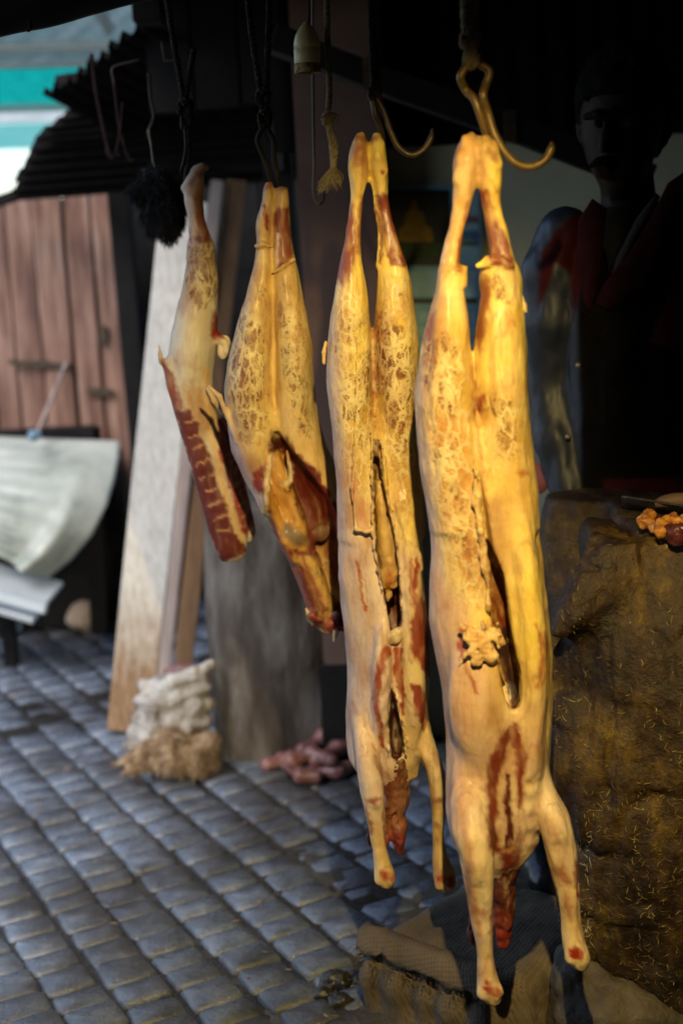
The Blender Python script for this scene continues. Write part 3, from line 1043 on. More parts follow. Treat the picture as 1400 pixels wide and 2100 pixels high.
box_between("shade_panel", (-1.5, 5.53, 0.02), (-1.5, 5.53, 0.72), 1.3, 0.03, MAT['soot_and_shade'], cr)  # black panel in place of the shade under the tarpaulin
# thin pale pole with a blue rag
pl = thing("thin_pole", "thin pale pole leaning on the planks with its end on the tarpaulin", "pole", tuple(W(74, 892, 5.3)))
v, f = tube_mesh([W(72, 900, 5.2), W(134, 752, 5.54)], [0.008, 0.007], 8)
pydata("pole_shaft", v, f, MAT['pink_board'], pl)
v, f = tube_mesh([W(132, 757, 5.53), W(137, 744, 5.56)], [0.009, 0.008], 8)
pydata("pole_tip", v, f, MAT['pink_board'], pl)
vol = Vol(W(72, 893, 5.15) - 0.07, W(72, 893, 5.15) + 0.07, 0.005)
vol.ell(W(70, 890, 5.15), (0.022, 0.018, 0.014), 0.01)
vol.ell(W(68, 897, 5.14), (0.014, 0.014, 0.018), 0.01)
vol.ell(W(77, 893, 5.15), (0.012, 0.012, 0.012), 0.01)
o = skin_object("rag", vol, MAT['blue_cloth'], None, bump=lambda V, N: 0.006 * fbm(V, 60, 2))
tag(o, "small blue rag lying on the top of the pale tarpaulin", "rag")

# rubble and a tan bundle at the foot of the table
def lump(name, c, r, mat, label, cat, h=0.008, amp=0.2, seed=1, parent=None, group=None):
    c = np.array(c, float)
    m = max(r) * 1.5 + 0.02
    vol = Vol(c - m, c + m, h)
    vol.ell(c, r, 0)
    rr = random.Random(seed)
    for k in range(3):
        vol.ell(c + np.array([rr.uniform(-.6, .6) * r[0], rr.uniform(-.5, .5) * r[1], rr.uniform(-.3, .3) * r[2]]), [q * rr.uniform(.5, .75) for q in r], min(0.02, 0.4 * min(r)))
    o = skin_object(name, vol, mat, parent, bump=lambda V, N: amp * min(r) * fbm(V, 1.6 / max(r), seed))
    if parent is None:
        tag(o, label, cat, group)
    return o
g = G(188, 1290)
lump("bundle", g + np.array([0, 0.02, 0.06]), (0.085, 0.07, 0.07), MAT['pale_stone'], "tan cloth bundle on the ground left of the white board", "bundle", seed=4)
for k, (x, y, r, lb_) in enumerate(((14, 1300, 0.06, "pale grey rubble stone at the left edge under the table"), (58, 1292, 0.045, "grey rubble stone beside the pale one under the low table"), (95, 1282, 0.035, "small dark rubble stone between the table and the tan bundle"))):
    g = G(x, y)
    lump("rubble_stone", g + np.array([0, 0, r * 0.5]), (r, r * 0.9, r * 0.7), MAT['pale_metal'] if k == 0 else MAT['stone'], lb_, "stone", seed=k + 9, group="rubble stones under the low table")
# ================================================================== THE HANGING MEAT
FAT = (0.82, 0.60, 0.115)
PALE = (0.75, 0.585, 0.49)
DAYLIT_MEMB = (0.60, 0.46, 0.48)  # membrane with the cool daylight of the left flanks mixed in
CREAM = (0.74, 0.63, 0.44)
MEAT = (0.27, 0.070, 0.030)
RED = (0.36, 0.055, 0.030)
DARK = (0.085, 0.016, 0.010)
BLOOD = (0.30, 0.022, 0.014)
ORANGE = (0.62, 0.30, 0.075)
BONE = (0.70, 0.58, 0.40)

def seg_dist(px, py, pts):
    best = np.full(px.shape, 1e9)
    wid = np.zeros(px.shape)
    for a, b in zip(pts[:-1], pts[1:]):
        ax, ay, bx, by = a[0], a[1], b[0], b[1]
        dx, dy = bx - ax, by - ay
        t = np.clip(((px - ax) * dx + (py - ay) * dy) / (dx * dx + dy * dy + 1e-9), 0, 1)
        d = np.hypot(px - ax - t * dx, py - ay - t * dy)
        m = d < best
        best = np.where(m, d, best)
        if len(a) > 2:
            wid = np.where(m, a[2] + (b[2] - a[2]) * t, wid)
    return best, wid

def in_poly(px, py, P):
    ins = np.zeros(px.shape, bool)
    n = len(P)
    for i in range(n):
        x1, y1 = P[i][:2]
        x2, y2 = P[(i + 1) % n][:2]
        c = ((y1 > py) != (y2 > py)) & (px < (x2 - x1) * (py - y1) / (y2 - y1 + 1e-9) + x1)
        ins ^= c
    d, _ = seg_dist(px, py, [p[:2] for p in P] + [P[0][:2]])
    return np.where(ins, d, -d)

def tissue(marks, nets, base=PALE, fat=FAT, fat_fn=None, jit=5.0, back=True, seed=0, webs=()):
    """marks: ('s'|'p', points, colour, softness, strength); nets: (points, value, softness)"""
    def f(V, N):
        px, py = proj(V)
        # the two halves are cut unevenly: wander of every outline
        jx = 1.5 * jit * fbm(V, 45, seed + 3) + jit * 0.9 * noise3(V, 170, seed + 5)
        jy = 2.0 * jit * fbm(V, 45, seed + 9) + jit * 1.6 * noise3(V, 130, seed + 6)
        brk = np.clip(1.0 + 0.8 * fbm(V * np.array([1, 1, 0.3]), 110, seed + 50), 0.25, 1)
        qx, qy = px + jx, py + jy
        front = sstep(0.45, 0.0, N[:, 1])
        fm = fat_fn(px, py) if fat_fn else np.full(len(V), 0.5)
        fm = np.clip(fm + 0.35 * fbm(V, 16, seed + 21), 0, 1)
        C = np.array(base)[None] * (1 - fm[:, None]) + np.array(fat)[None] * fm[:, None]
        C = C * (1 + 0.14 * fbm(V, 30, seed + 30))[:, None]
        vn = sstep(0.05, 0.0, np.abs(fbm(V * np.array([1, 1, 0.3]), 24, seed + 61))) * 0.42
        C = C * (1 - vn[:, None]) + np.array((0.34, 0.13, 0.05))[None] * vn[:, None]
        wh = sstep(0.08, 0.0, np.abs(fbm(V * np.array([1, 1, 0.3]), 38, seed + 71))) * 0.24
        C = C * (1 - wh[:, None]) + np.array((0.76, 0.63, 0.36))[None] * wh[:, None]
        pk = sstep(0.05, 0.5, fbm(V * np.array([1, 1, .4]), 15, seed + 40)) * 0.62
        ms = sstep(0.1, 0.5, fbm(V * np.array([1, 1, .3]), 20, seed + 81)) * 0.45 * (1 - fm)
        C = C * (1 - ms[:, None]) + np.array((0.60, 0.40, 0.36))[None] * ms[:, None]
        C = C * (1 - pk[:, None]) + np.array((0.42, 0.20, 0.11))[None] * pk[:, None]
        for mk in marks:
            kind, pts, colr, soft, st = mk[:5]
            if colr[0] / colr[1] > 2.2:
                colr = tuple(q * f_ for q, f_ in zip(colr, (0.85, 0.72, 0.7)))          # raw lean is dark
            if kind == 's':
                d, w = seg_dist(qx, qy, pts)
                a = sstep(-soft, soft, w - d)
            else:
                a = sstep(-soft, soft, in_poly(qx, qy, pts) + 2.5)
            a = np.clip(a * st * 1.25, 0, 1) * front * brk
            C = C * (1 - a[:, None]) + np.array(colr)[None] * a[:, None]
        net = np.zeros(len(V))
        for pts, val, soft in nets:
            a = sstep(-soft, soft, in_poly(qx, qy, pts))
            net = np.maximum(net, val * a)
        net *= front
        web = np.zeros(len(V))
        for pts, val, soft in webs:
            web = np.maximum(web, val * sstep(-soft, soft, in_poly(qx, qy, pts)))
        return {"base": np.clip(C, 0.004, 0.9), "net": net, "web": web * front}
    return f

def body_bump(amp=0.0022, ribs=None, seed=0):
    def f(V, N):
        d = 1.5 * amp * fbm(V * np.array([1, 1, 0.45]), 26, seed) + amp * 0.7 * fbm(V * np.array([1, 1, 0.35]), 85, seed + 4, 2)
        d = d - 0.45 * amp * sstep(0.12, 0.0, np.abs(fbm(V * np.array([1, 1, 0.22]), 20, seed + 13, 2)))
        if ribs:
            px, py = proj(V)
            for (pts, per, a, ang) in ribs:
                m = sstep(-6, 10, in_poly(px, py, pts)) * sstep(0.3, -0.2, N[:, 1])
                d = d + a * m * np.sin((py * cos(ang) + px * sin(ang)) * 2 * pi / per)
        return d
    return f

def vol_for(px0, px1, py0, py1, Y, y0, y1, h):
    a, b, c, d = W(px0, py1, Y), W(px1, py0, Y), W(px0, py0, Y), W(px1, py1, Y)
    lo = np.array([min(a[0], c[0]) - 0.02, Y + y0, min(a[2], d[2]) - 0.02])
    hi = np.array([max(b[0], d[0]) + 0.02, Y + y1, max(b[2], c[2]) + 0.02])
    return Vol(lo, hi, h)

# ------------------------------------------------------------------ nearest carcass (fourth from the left)
Y4 = 2.15
c4 = thing("goat_carcass", "bright yellow fat-covered goat carcass hung nearest, beside the chopping block", "carcass", tuple(W(990, 290, Y4)), "goat carcasses hanging in a row")
v = vol_for(835, 1225, 262, 2070, Y4, -0.13, 0.17, 0.0036)
v.loft([(274, 958, 970, 0, .010), (285, 945, 992, 0, .020), (312, 932, 986, 0, .024), (345, 928, 980, 0, .026), (385, 930, 975, 0, .024), (430, 926, 962, 0, .017), (480, 915, 950, 0, .017), (530, 903, 943, 0, .019), (558, 897, 942, 0, .022), (600, 890, 950, 0, .03), (660, 875, 960, .005, .043), (720, 862, 965, .01, .053), (800, 851, 970, .015, .062), (900, 856, 978, .015, .062), (1000, 875, 985, .012, .056), (1080, 890, 975, .012, .045)], Y4)
v.loft([(278, 972, 1000, 0, .014), (300, 970, 1018, 0, .024), (335, 975, 1026, 0, .025), (375, 980, 1028, 0, .022), (410, 985, 1024, 0, .017), (450, 992, 1034, 0, .017), (500, 1000, 1047, 0, .02), (535, 1003, 1056, 0, .023), (560, 995, 1062, 0, .028), (600, 985, 1070, 0, .034), (660, 978, 1076, .005, .045), (720, 972, 1079, .01, .054), (800, 974, 1083, .015, .062), (900, 983, 1086, .015, .062), (1000, 998, 1096, .012, .056), (1080, 1010, 1100, .012, .045)], Y4)
v.loft([(870, 880, 1065, .02, .050), (950, 864, 1085, .018, .058), (1000, 872, 1096, .015, .058), (1060, 881, 1101, .015, .058), (1120, 884, 1107, .018, .062), (1200, 881, 1116, .022, .066), (1270, 880, 1123, .026, .072), (1350, 893, 1131, .03, .078), (1420, 907, 1132, .034, .084), (1500, 914, 1129, .034, .086), (1600, 912, 1122, .03, .084), (1680, 916, 1113, .026, .078), (1725, 930, 1100, .02, .068), (1760, 958, 1080, .012, .05), (1788, 992, 1056, .005, .025)], Y4, 0.016)
# flank lobe left of the opening, right belly wall
v.ell(W(978, 1440, Y4 - 0.035), (0.046, 0.034, 0.095), 0.02)
v.loft([(960, 1045, 1060, .0, .006), (1060, 1030, 1085, -.026, .020), (1180, 1048, 1105, -.036, .026), (1300, 1060, 1120, -.036, .03), (1420, 1068, 1122, -.034, .03), (1560, 1062, 1112, -.035, .028), (1660, 1062, 1098, -.026, .022), (1745, 1068, 1080, .0, .008)], Y4, 0.02)
# front legs
v.loft([(1500, 945, 960, .02, .012), (1560, 932, 975, .0, .025), (1640, 920, 996, -.036, .04), (1700, 925, 1008, -.055, .044), (1750, 938, 1012, -.065, .04), (1790, 948, 1013, -.068, .034), (1840, 957, 1013, -.068, .027), (1885, 964, 1011, -.066, .021), (1930, 972, 1011, -.064, .017), (1960, 976, 1012, -.064, .0155), (1990, 977, 1017, -.065, .017), (2020, 978, 1027, -.066, .021), (2042, 984, 1031, -.066, .020), (2056, 998, 1026, -.066, .012)], Y4, 0.012)
v.loft([(1540, 1085, 1105, .02, .012), (1590, 1085, 1126, .0, .028), (1640, 1096, 1148, -.018, .037), (1670, 1102, 1166, -.03, .036), (1710, 1110, 1175, -.035, .033), (1750, 1120, 1181, -.037, .029), (1800, 1133, 1186, -.038, .024), (1840, 1143, 1188, -.038, .019), (1870, 1148, 1188, -.038, .0165), (1900, 1150, 1192, -.039, .017), (1940, 1151, 1203, -.04, .022), (1968, 1157, 1207, -.04, .022), (1985, 1172, 1203, -.04, .012)], Y4, 0.012)
for (x, y, d, r) in ((986, 2036, -.074, 10), (1024, 2032, -.074, 9), (1006, 2046, -.06, 10), (1166, 1962, -.05, 10), (1196, 1962, -.05, 9), (1000, 1868, -.078, 8), (1158, 1800, -.05, 9)):
    v.capx([(x, y - 6, r * .8, d), (x + 1, y + 4, r, d)], Y4, 0.008)
v.capx([(1006, 2030, 3, -.092), (1008, 2058, 4, -.084)], Y4, 0.006, True)
v.capx([(1180, 1950, 3, -.066), (1182, 1984, 4, -.060)], Y4, 0.006, True)
for (x, y, r, d) in ((952, 286, 9, -.014), (968, 277, 7, .0), (945, 320, 9, -.016), (1012, 300, 9, -.012), (1020, 330, 9, -.014), (990, 300, 7, -.02), (1018, 372, 8, -.012), (936, 362, 8, -.012)):
    v.capx([(x, y - 4, r * .8, d), (x, y + 6, r, d)], Y4, 0.007)
# seams between the muscles of the haunches
for P_ in ([(936, 600, 3, -.045), (918, 700, 4, -.058), (905, 800, 4, -.058), (900, 900, 3, -.052)], [(1032, 610, 3, -.045), (1040, 700, 4, -.056), (1050, 800, 4, -.056)], [(938, 430, 3, -.026), (926, 500, 3, -.026)], [(1008, 440, 3, -.024), (1024, 520, 3, -.026)], [(1020, 1000, 3, -.056), (1042, 1080, 4, -.058), (1052, 1180, 4, -.062)], [(930, 1010, 3, -.05), (940, 1110, 4, -.056), (935, 1220, 3, -.056)], [(985, 1830, 3, -.1), (990, 1900, 3, -.09)], [(1150, 1740, 3, -.068), (1166, 1830, 3, -.064)]):
    v.capx(P_, Y4, 0.020, True)
# skin cuffs pulled up round the shanks
v.loft([(548, 897, 958, 0, .026), (560, 895, 957, 0, .029), (575, 893, 957, 0, .028), (590, 893, 956, 0, .026)], Y4, 0.004)
v.loft([(533, 990, 1050, -.002, .024), (548, 984, 1063, 0, .031), (575, 982, 1071, 0, .032), (596, 984, 1070, 0, .03)], Y4, 0.004)
v.capx([(980, 545, 7, -.026), (1000, 536, 10, -.028), (1020, 534, 9, -.03), (1045, 545, 8, -.028)], Y4, 0.004)
# the long opening
v.loft([(690, 965, 967, -.075, .018), (760, 966, 972, -.08, .034), (850, 968, 977, -.085, .038), (950, 977, 987, -.085, .05), (1050, 988, 1004, -.085, .06), (1140, 999, 1020, -.08, .08), (1190, 1003, 1040, -.07, .10), (1290, 1011, 1050, -.06, .11), (1350, 1021, 1062, -.06, .11), (1410, 1032, 1071, -.06, .11), (1445, 1040, 1069, -.06, .10), (1460, 1051, 1057, -.06, .06)], Y4, 0.006, True)
v.loft([(1110, 990, 1040, .018, .030), (1200, 970, 1070, .022, .044), (1320, 975, 1085, .03, .052), (1420, 1000, 1085, .034, .05), (1470, 1030, 1070, .034, .025)], Y4, 0.01, True)
# fold under the lobe, sternum split, armpits
v.capx([(1046, 1462, 3, -.075), (1022, 1520, 5, -.07), (1004, 1590, 6, -.066), (996, 1660, 5, -.066)], Y4, 0.010, True)
v.capx([(1046, 1500, 2, -.062), (1040, 1580, 3.5, -.062), (1040, 1660, 5, -.062), (1044, 1730, 6, -.058), (1040, 1775, 6, -.045)], Y4, 0.005, True)
v.capx([(1008, 1660, 4, -.075), (1015, 1720, 5, -.075), (1018, 1780, 6, -.07)], Y4, 0.008, True)
v.capx([(1100, 1600, 4, -.06), (1092, 1680, 5, -.065), (1088, 1740, 6, -.06)], Y4, 0.012, True)
v.capx([(984, 276, 4, -.03), (980, 320, 4.5, -.032), (977, 360, 4, -.03), (977, 390, 4, -.02)], Y4, 0.010, True)
v.capx([(982, 270, 4, .0), (982, 290, 4, -.02)], Y4, 0.010, True)
# ragged lips of the cut
rr = random.Random(3)
for (xo, rd, ya, yb) in ((-2, -.056, 955, 1270), (-9, -.054, 990, 1180)):
    P_ = []
    yy = ya
    while yy < yb:
        P_.append((np.interp(yy, [960, 1160, 1300], [976, 998, 1012]) + xo + rr.uniform(-4, 3), yy, rr.uniform(2.5, 6.5), rd + rr.uniform(-.004, .004)))
        yy += rr.uniform(9, 22)
    v.capx(P_, Y4, 0.007)
marks = [
    ('p', [(925, 420), (950, 400), (960, 470), (945, 560), (905, 560), (908, 520)], ORANGE, 6, 0.35),
    ('p', [(978, 392), (1000, 395), (1014, 450), (1038, 500), (1050, 550), (1008, 545), (990, 470)], MEAT, 5, 0.95),
    ('s', [(1004, 420, 2), (1022, 500, 3), (1036, 545, 3)], (0.55, 0.36, 0.24), 3, 0.6),
    ('s', [(938, 400, 3), (930, 470, 6), (918, 540, 8)], (0.62, 0.40, 0.2), 6, 0.6),
    ('p', [(876, 660), (890, 640), (892, 740), (880, 790), (866, 740)], MEAT, 10, 0.6),
    ('p', [(988, 560), (1004, 580), (1000, 660), (985, 720), (974, 690)], MEAT, 8, 0.6),
    ('p', [(850, 880), (872, 900), (880, 1010), (868, 1000)], (0.40, 0.20, 0.17), 8, 0.6),
    ('s', [(1016, 430, 3), (1034, 500, 5), (1046, 548, 6)], MEAT, 4, 0.6),
    ('s', [(958, 420, 4), (948, 480, 5), (938, 550, 6)], MEAT, 4, 0.65),
    ('s', [(918, 480, 3), (905, 540, 4)], PALE, 3, 0.8),
    ('p', [(985, 575), (998, 590), (996, 640), (988, 690), (976, 690), (980, 620)], MEAT, 6, 0.55),
    ('p', [(876, 675), (884, 690), (880, 740), (872, 745), (868, 710)], RED, 4, 0.8),
    ('s', [(905, 870, 8), (915, 960, 10), (915, 1040, 9), (905, 1090, 7)], ORANGE, 8, 0.8),
    ('p', [(900, 860), (950, 850), (965, 1000), (985, 1130), (978, 1240), (945, 1200), (915, 1080), (895, 960)], ORANGE, 22, 0.55),
    ('p', [(850, 720), (872, 760), (868, 900), (895, 1050), (905, 1250), (930, 1400), (925, 1700), (900, 1700), (870, 1300), (840, 900)], DAYLIT_MEMB, 22, 0.8),  # cool daylight painted down the left flank
    ('p', [(890, 1180), (950, 1220), (1000, 1400), (985, 1600), (905, 1640), (880, 1350)], (0.66, 0.43, 0.31), 25, 0.7),
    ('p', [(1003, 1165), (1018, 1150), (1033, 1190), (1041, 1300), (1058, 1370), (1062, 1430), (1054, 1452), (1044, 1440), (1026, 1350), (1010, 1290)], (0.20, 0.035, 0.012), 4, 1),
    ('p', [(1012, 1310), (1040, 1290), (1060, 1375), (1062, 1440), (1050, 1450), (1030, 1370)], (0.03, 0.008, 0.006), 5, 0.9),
    ('s', [(968, 740, 3), (975, 850, 3), (985, 950, 4), (998, 1060, 5), (1005, 1140, 6)], (0.40, 0.19, 0.05), 3, 0.7),
    ('p', [(976, 815), (992, 818), (990, 840), (976, 842)], RED, 4, 0.8),
    ('p', [(1044, 1492), (1050, 1510), (1030, 1560), (1020, 1620), (1018, 1690), (1026, 1760), (1012, 1755), (1000, 1690), (996, 1610), (1008, 1550), (1028, 1510)], (0.21, 0.045, 0.016), 7, 0.8),
    ('s', [(1030, 1580, 3), (1024, 1650, 4), (1028, 1720, 3)], (0.62, 0.40, 0.22), 5, 0.7),
    ('s', [(940, 1620, 8), (946, 1690, 12), (960, 1760, 8)], (0.56, 0.30, 0.17), 14, 0.65),
    ('s', [(920, 1480, 6), (925, 1560, 8), (922, 1640, 6)], (0.58, 0.36, 0.27), 14, 0.5),
    ('s', [(966, 1780, 4), (972, 1850, 6), (984, 1920, 4)], (0.40, 0.19, 0.10), 6, 0.6),
    ('s', [(990, 1790, 3), (996, 1870, 4), (1000, 1950, 4)], (0.80, 0.70, 0.50), 5, 0.6),
    ('s', [(1128, 1680, 6), (1146, 1750, 7), (1158, 1800, 4)], (0.50, 0.26, 0.14), 9, 0.5),
    ('p', [(1050, 1488), (1062, 1500), (1074, 1550), (1070, 1610), (1064, 1660), (1060, 1600), (1056, 1540)], (0.24, 0.042, 0.016), 5, 0.85),
    ('s', [(1040, 1590, 4), (1040, 1660, 6), (1046, 1730, 8), (1040, 1780, 10)], (0.12, 0.02, 0.012), 4, 0.95),
    ('s', [(1064, 1700, 2), (1064, 1740, 4), (1056, 1770, 6)], (0.24, 0.05, 0.02), 5, 0.6),
    ('p', [(1024, 1745), (1058, 1740), (1062, 1775), (1040, 1795), (1022, 1780)], (0.20, 0.028, 0.014), 10, 0.65),
    ('s', [(1026, 1735, 4), (1034, 1752, 5), (1052, 1748, 4)], (0.66, 0.36, 0.16), 5, 0.6),
    ('s', [(1102, 1280, 3), (1112, 1320, 5), (1110, 1370, 5), (1100, 1405, 3)], (0.50, 0.20, 0.08), 3, 0.75),
    ('s', [(1118, 1300, 2), (1122, 1340, 4), (1114, 1400, 3)], (0.45, 0.16, 0.07), 3, 0.7),
    ('s', [(955, 1345, 4), (962, 1390, 6), (976, 1422, 4)], (0.42, 0.13, 0.06), 4, 0.8),
    ('p', [(940, 1290), (956, 1285), (960, 1320), (948, 1345), (940, 1320)], RED, 4, 0.7),
    ('s', [(962, 1770, 4), (958, 1840, 8), (975, 1890, 6)], (0.38, 0.13, 0.07), 8, 0.65),
    ('s', [(978, 1862, 6), (990, 1868, 9), (1006, 1864, 5)], (0.42, 0.13, 0.07), 9, 0.6),
    ('s', [(1006, 1880, 5), (1008, 1920, 3)], RED, 4, 0.6),
    ('s', [(1155, 1790, 8), (1164, 1808, 6)], (0.42, 0.12, 0.06), 9, 0.7),
    ('s', [(1160, 1835, 5), (1164, 1862, 9), (1168, 1890, 4)], (0.38, 0.12, 0.06), 9, 0.65),
    ('s', [(1180, 1770, 4), (1186, 1840, 5)], RED, 4, 0.8),
    ('s', [(1002, 2025, 10), (1018, 2035, 9)], (0.45, 0.06, 0.02), 6, 0.9),
    ('s', [(1172, 1945, 8), (1188, 1960, 10)], (0.42, 0.05, 0.02), 5, 0.9),
    ('s', [(1030, 1900, 12), (1040, 1920, 8)], BLOOD, 6, 0.5),
    ('s', [(1105, 1635, 6), (1100, 1650, 5)], (0.40, 0.17, 0.09), 8, 0.6),
    ('p', [(935, 300), (960, 270), (985, 300), (960, 330), (935, 345)], ORANGE, 10, 0.5),
    ('s', [(1005, 310, 8), (1018, 330, 8)], (0.35, 0.12, 0.03), 6, 0.6),
    ('s', [(985, 305, 6), (982, 360, 4)], (0.40, 0.20, 0.06), 5, 0.5),
    ('s', [(1066, 970, 5), (1078, 966, 5)], (0.55, 0.22, 0.03), 5, 0.8),
    ('s', [(1052, 660, 5), (1056, 668, 5)], ORANGE, 4, 0.8),
]
nets = [
    ([(862, 700), (905, 640), (960, 700), (970, 900), (955, 980), (925, 1020), (880, 960), (862, 880)], 0.66, 63),
    ([(862, 640), (890, 610), (900, 740), (885, 900), (852, 860)], 0.78, 40),
    ([(985, 800), (1040, 780), (1076, 840), (1072, 940), (1040, 955), (1005, 910)], 0.72, 46),
    ([(985, 560), (1010, 545), (1060, 550), (1055, 640), (1010, 630)], 0.74, 29),
    ([(898, 980), (960, 970), (985, 1100), (975, 1240), (930, 1200), (905, 1090)], 0.60, 50),
    ([(868, 920), (890, 900), (905, 990), (890, 1020)], 0.5, 26),
]
def fat4(px, py):
    return 0.15 + 0.75 * sstep(880, 940, px - 0.03 * (py - 900)) * sstep(1700, 1250, py) + 0.25 * sstep(1500, 1900, py)
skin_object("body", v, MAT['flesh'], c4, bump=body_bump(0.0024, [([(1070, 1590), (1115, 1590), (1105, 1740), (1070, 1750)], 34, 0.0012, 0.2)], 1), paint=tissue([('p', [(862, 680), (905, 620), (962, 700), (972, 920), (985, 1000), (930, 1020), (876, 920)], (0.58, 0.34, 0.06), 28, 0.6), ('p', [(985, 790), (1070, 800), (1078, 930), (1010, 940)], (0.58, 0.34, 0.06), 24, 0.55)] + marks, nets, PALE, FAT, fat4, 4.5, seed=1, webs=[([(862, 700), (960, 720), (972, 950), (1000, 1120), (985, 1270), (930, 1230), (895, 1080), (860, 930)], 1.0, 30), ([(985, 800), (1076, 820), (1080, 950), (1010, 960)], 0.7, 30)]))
def neck(rows_list, Y, parent, seed, px, py, h=0.0035):
    vv = vol_for(px[0], px[1], py[0], py[1], Y, -0.06, 0.10, h)
    for rows in rows_list:
        vv.loft(rows, Y, 0.008)
    rr = random.Random(seed)
    for k in range(14):
        x, y = rr.uniform(px[0] + 22, px[1] - 30), rr.uniform(py[0] + 60, py[1] - 25)
        vv.capx([(x, y, rr.uniform(3, 7), -0.012), (x + rr.uniform(-8, 8), y + rr.uniform(12, 40), rr.uniform(3, 6), -0.012)], Y, 0.005, k % 2 == 0)
    skin_object("neck_stump", vv, MAT['flesh_fine'], parent, bump=lambda V, N: 0.006 * fbm(V, 45, seed) + 0.003 * fbm(V, 140, seed + 1, 2),
                paint=tissue([('p', [(px[0] - 50, py[1] - 70), (px[1] + 50, py[1] - 60), (px[1] + 50, py[1] + 80), (px[0] - 50, py[1] + 80)], (0.26, 0.022, 0.013), 40, 0.7)], [], (0.07, 0.012, 0.007), (0.16, 0.042, 0.018), lambda a, b: 0.3 + 0 * a, 5, seed=seed))
neck([[(1745, 1002, 1070, .005, .04), (1800, 1000, 1060, .01, .034), (1860, 1004, 1052, .012, .028), (1910, 1012, 1048, .012, .024), (1935, 1018, 1044, .01, .018)],
      [(1780, 985, 1025, .02, .02), (1850, 968, 1000, .03, .018), (1915, 955, 985, .035, .016), (1938, 962, 978, .035, .01)]], Y4, c4, 31, (940, 1085), (1730, 1950))
# crumpled fat hanging at the lip
vv = vol_for(925, 1050, 1250, 1395, Y4, -0.11, 0.0, 0.0026)
rr = random.Random(12)
vv.capx([(965, 1300, 16, -.058), (985, 1318, 20, -.06), (1005, 1345, 17, -.062)], Y4, 0.01)
vv.capx([(990, 1290, 10, -.062), (1015, 1300, 11, -.062), (1028, 1318, 8, -.058)], Y4, 0.008)
for k in range(30):
    x, y = rr.uniform(950, 1022), rr.uniform(1286, 1362)
    a = rr.uniform(0, 6.28)
    vv.capx([(x, y, rr.uniform(3, 5.5), -.070), (x + 14 * cos(a), y + 14 * sin(a), rr.uniform(2.5, 5), -.071)], Y4, 0.006, k % 5 == 0)
skin_object("fat_lump", vv, MAT['flesh_fine'], c4, bump=lambda V, N: 0.003 * fbm(V, 75, 5) - 0.0022 * sstep(0.15, 0.0, np.abs(fbm(V, 60, 8))) + 0.001 * fbm(V, 170, 6), paint=tissue([('s', [(960, 1290, 6), (1000, 1340, 8)], ORANGE, 10, 0.5)], [], (0.70, 0.46, 0.20), (0.78, 0.60, 0.28), None, 4, seed=7), rel=1)
# shreds of skin on the right haunch
vv = vol_for(1050, 1095, 595, 660, Y4, -0.06, 0.06, 0.0025)
vv.capx([(1066, 610, 7, -.01), (1074, 630, 6, -.012), (1078, 640, 3, -.014)], Y4, 0.004)
vv.capx([(1070, 628, 6, -.012), (1064, 644, 4, -.016)], Y4, 0.004)
skin_object("skin_shred", vv, MAT['flesh_fine'], c4, bump=lambda V, N: 0.0015 * fbm(V, 150, 5), paint=tissue([], [], FAT, CREAM, None, 2, seed=8))

# ------------------------------------------------------------------ third carcass, in focus
Y3 = 2.45
c3 = thing("goat_carcass", "long slim goat carcass in focus, third from the left, with a deep slit belly", "carcass", tuple(W(765, 285, Y3)), "goat carcasses hanging in a row")
v = vol_for(655, 945, 264, 1835, Y3, -0.13, 0.16, 0.0036)
v.loft([(273, 733, 745, 0, .010), (288, 724, 754, 0, .019), (315, 715, 754, 0, .022), (348, 713, 756, 0, .023), (375, 719, 754, 0, .021), (410, 720, 744, 0, .015), (450, 714, 740, 0, .015), (500, 706, 739, 0, .018), (540, 697, 742, 0, .022), (600, 686, 751, .004, .034), (650, 677, 758, .008, .044), (700, 672, 764, .012, .052), (750, 669, 766, .015, .056), (800, 672, 768, .016, .058), (850, 677, 768, .016, .056), (920, 687, 768, .014, .05), (1000, 694, 766, .012, .044), (1100, 700, 762, .012, .034)], Y3)
v.loft([(273, 765, 779, 0, .010), (288, 758, 789, 0, .019), (315, 757, 793, 0, .022), (345, 757, 797, 0, .022), (375, 764, 796, 0, .019), (410, 772, 797, 0, .015), (450, 780, 803, 0, .015), (500, 784, 819, 0, .019), (545, 776, 836, 0, .026), (600, 772, 845, .004, .036), (650, 767, 852, .008, .046), (700, 766, 857, .012, .052), (750, 767, 858, .015, .055), (800, 769, 857, .016, .056), (850, 771, 858, .016, .054), (920, 774, 862, .014, .048), (1000, 786, 863, .012, .042), (1100, 805, 866, .012, .032)], Y3)
v.capx([(762, 372, 5, 0), (772, 430, 4.5, .004), (781, 490, 4.5, .002), (777, 545, 7, 0)], Y3, 0.006)
v.loft([(850, 700, 840, .02, .040), (930, 690, 858, .018, .048), (1000, 693, 863, .016, .050), (1100, 695, 866, .018, .054), (1180, 693, 869, .022, .06), (1250, 700, 874, .028, .066), (1310, 708, 880, .032, .07), (1380, 712, 881, .034, .074), (1450, 709, 879, .034, .074), (1510, 708, 874, .03, .068), (1555, 714, 866, .022, .056), (1590, 738, 852, .014, .04), (1612, 765, 838, .008, .02)], Y3, 0.014)
v.loft([(940, 820, 835, .0, .006), (1020, 802, 853, -.026, .018), (1120, 812, 862, -.033, .022), (1230, 824, 866, -.035, .026), (1340, 820, 872, -.038, .028), (1450, 826, 870, -.034, .026), (1530, 832, 858, -.02, .016), (1590, 842, 850, .0, .005)], Y3, 0.018)
v.loft([(1240, 778, 790, -.01, .006), (1290, 772, 800, -.038, .015), (1370, 762, 802, -.046, .022), (1460, 762, 800, -.044, .021), (1530, 774, 800, -.028, .012), (1585, 788, 796, .0, .005)], Y3, 0.012)
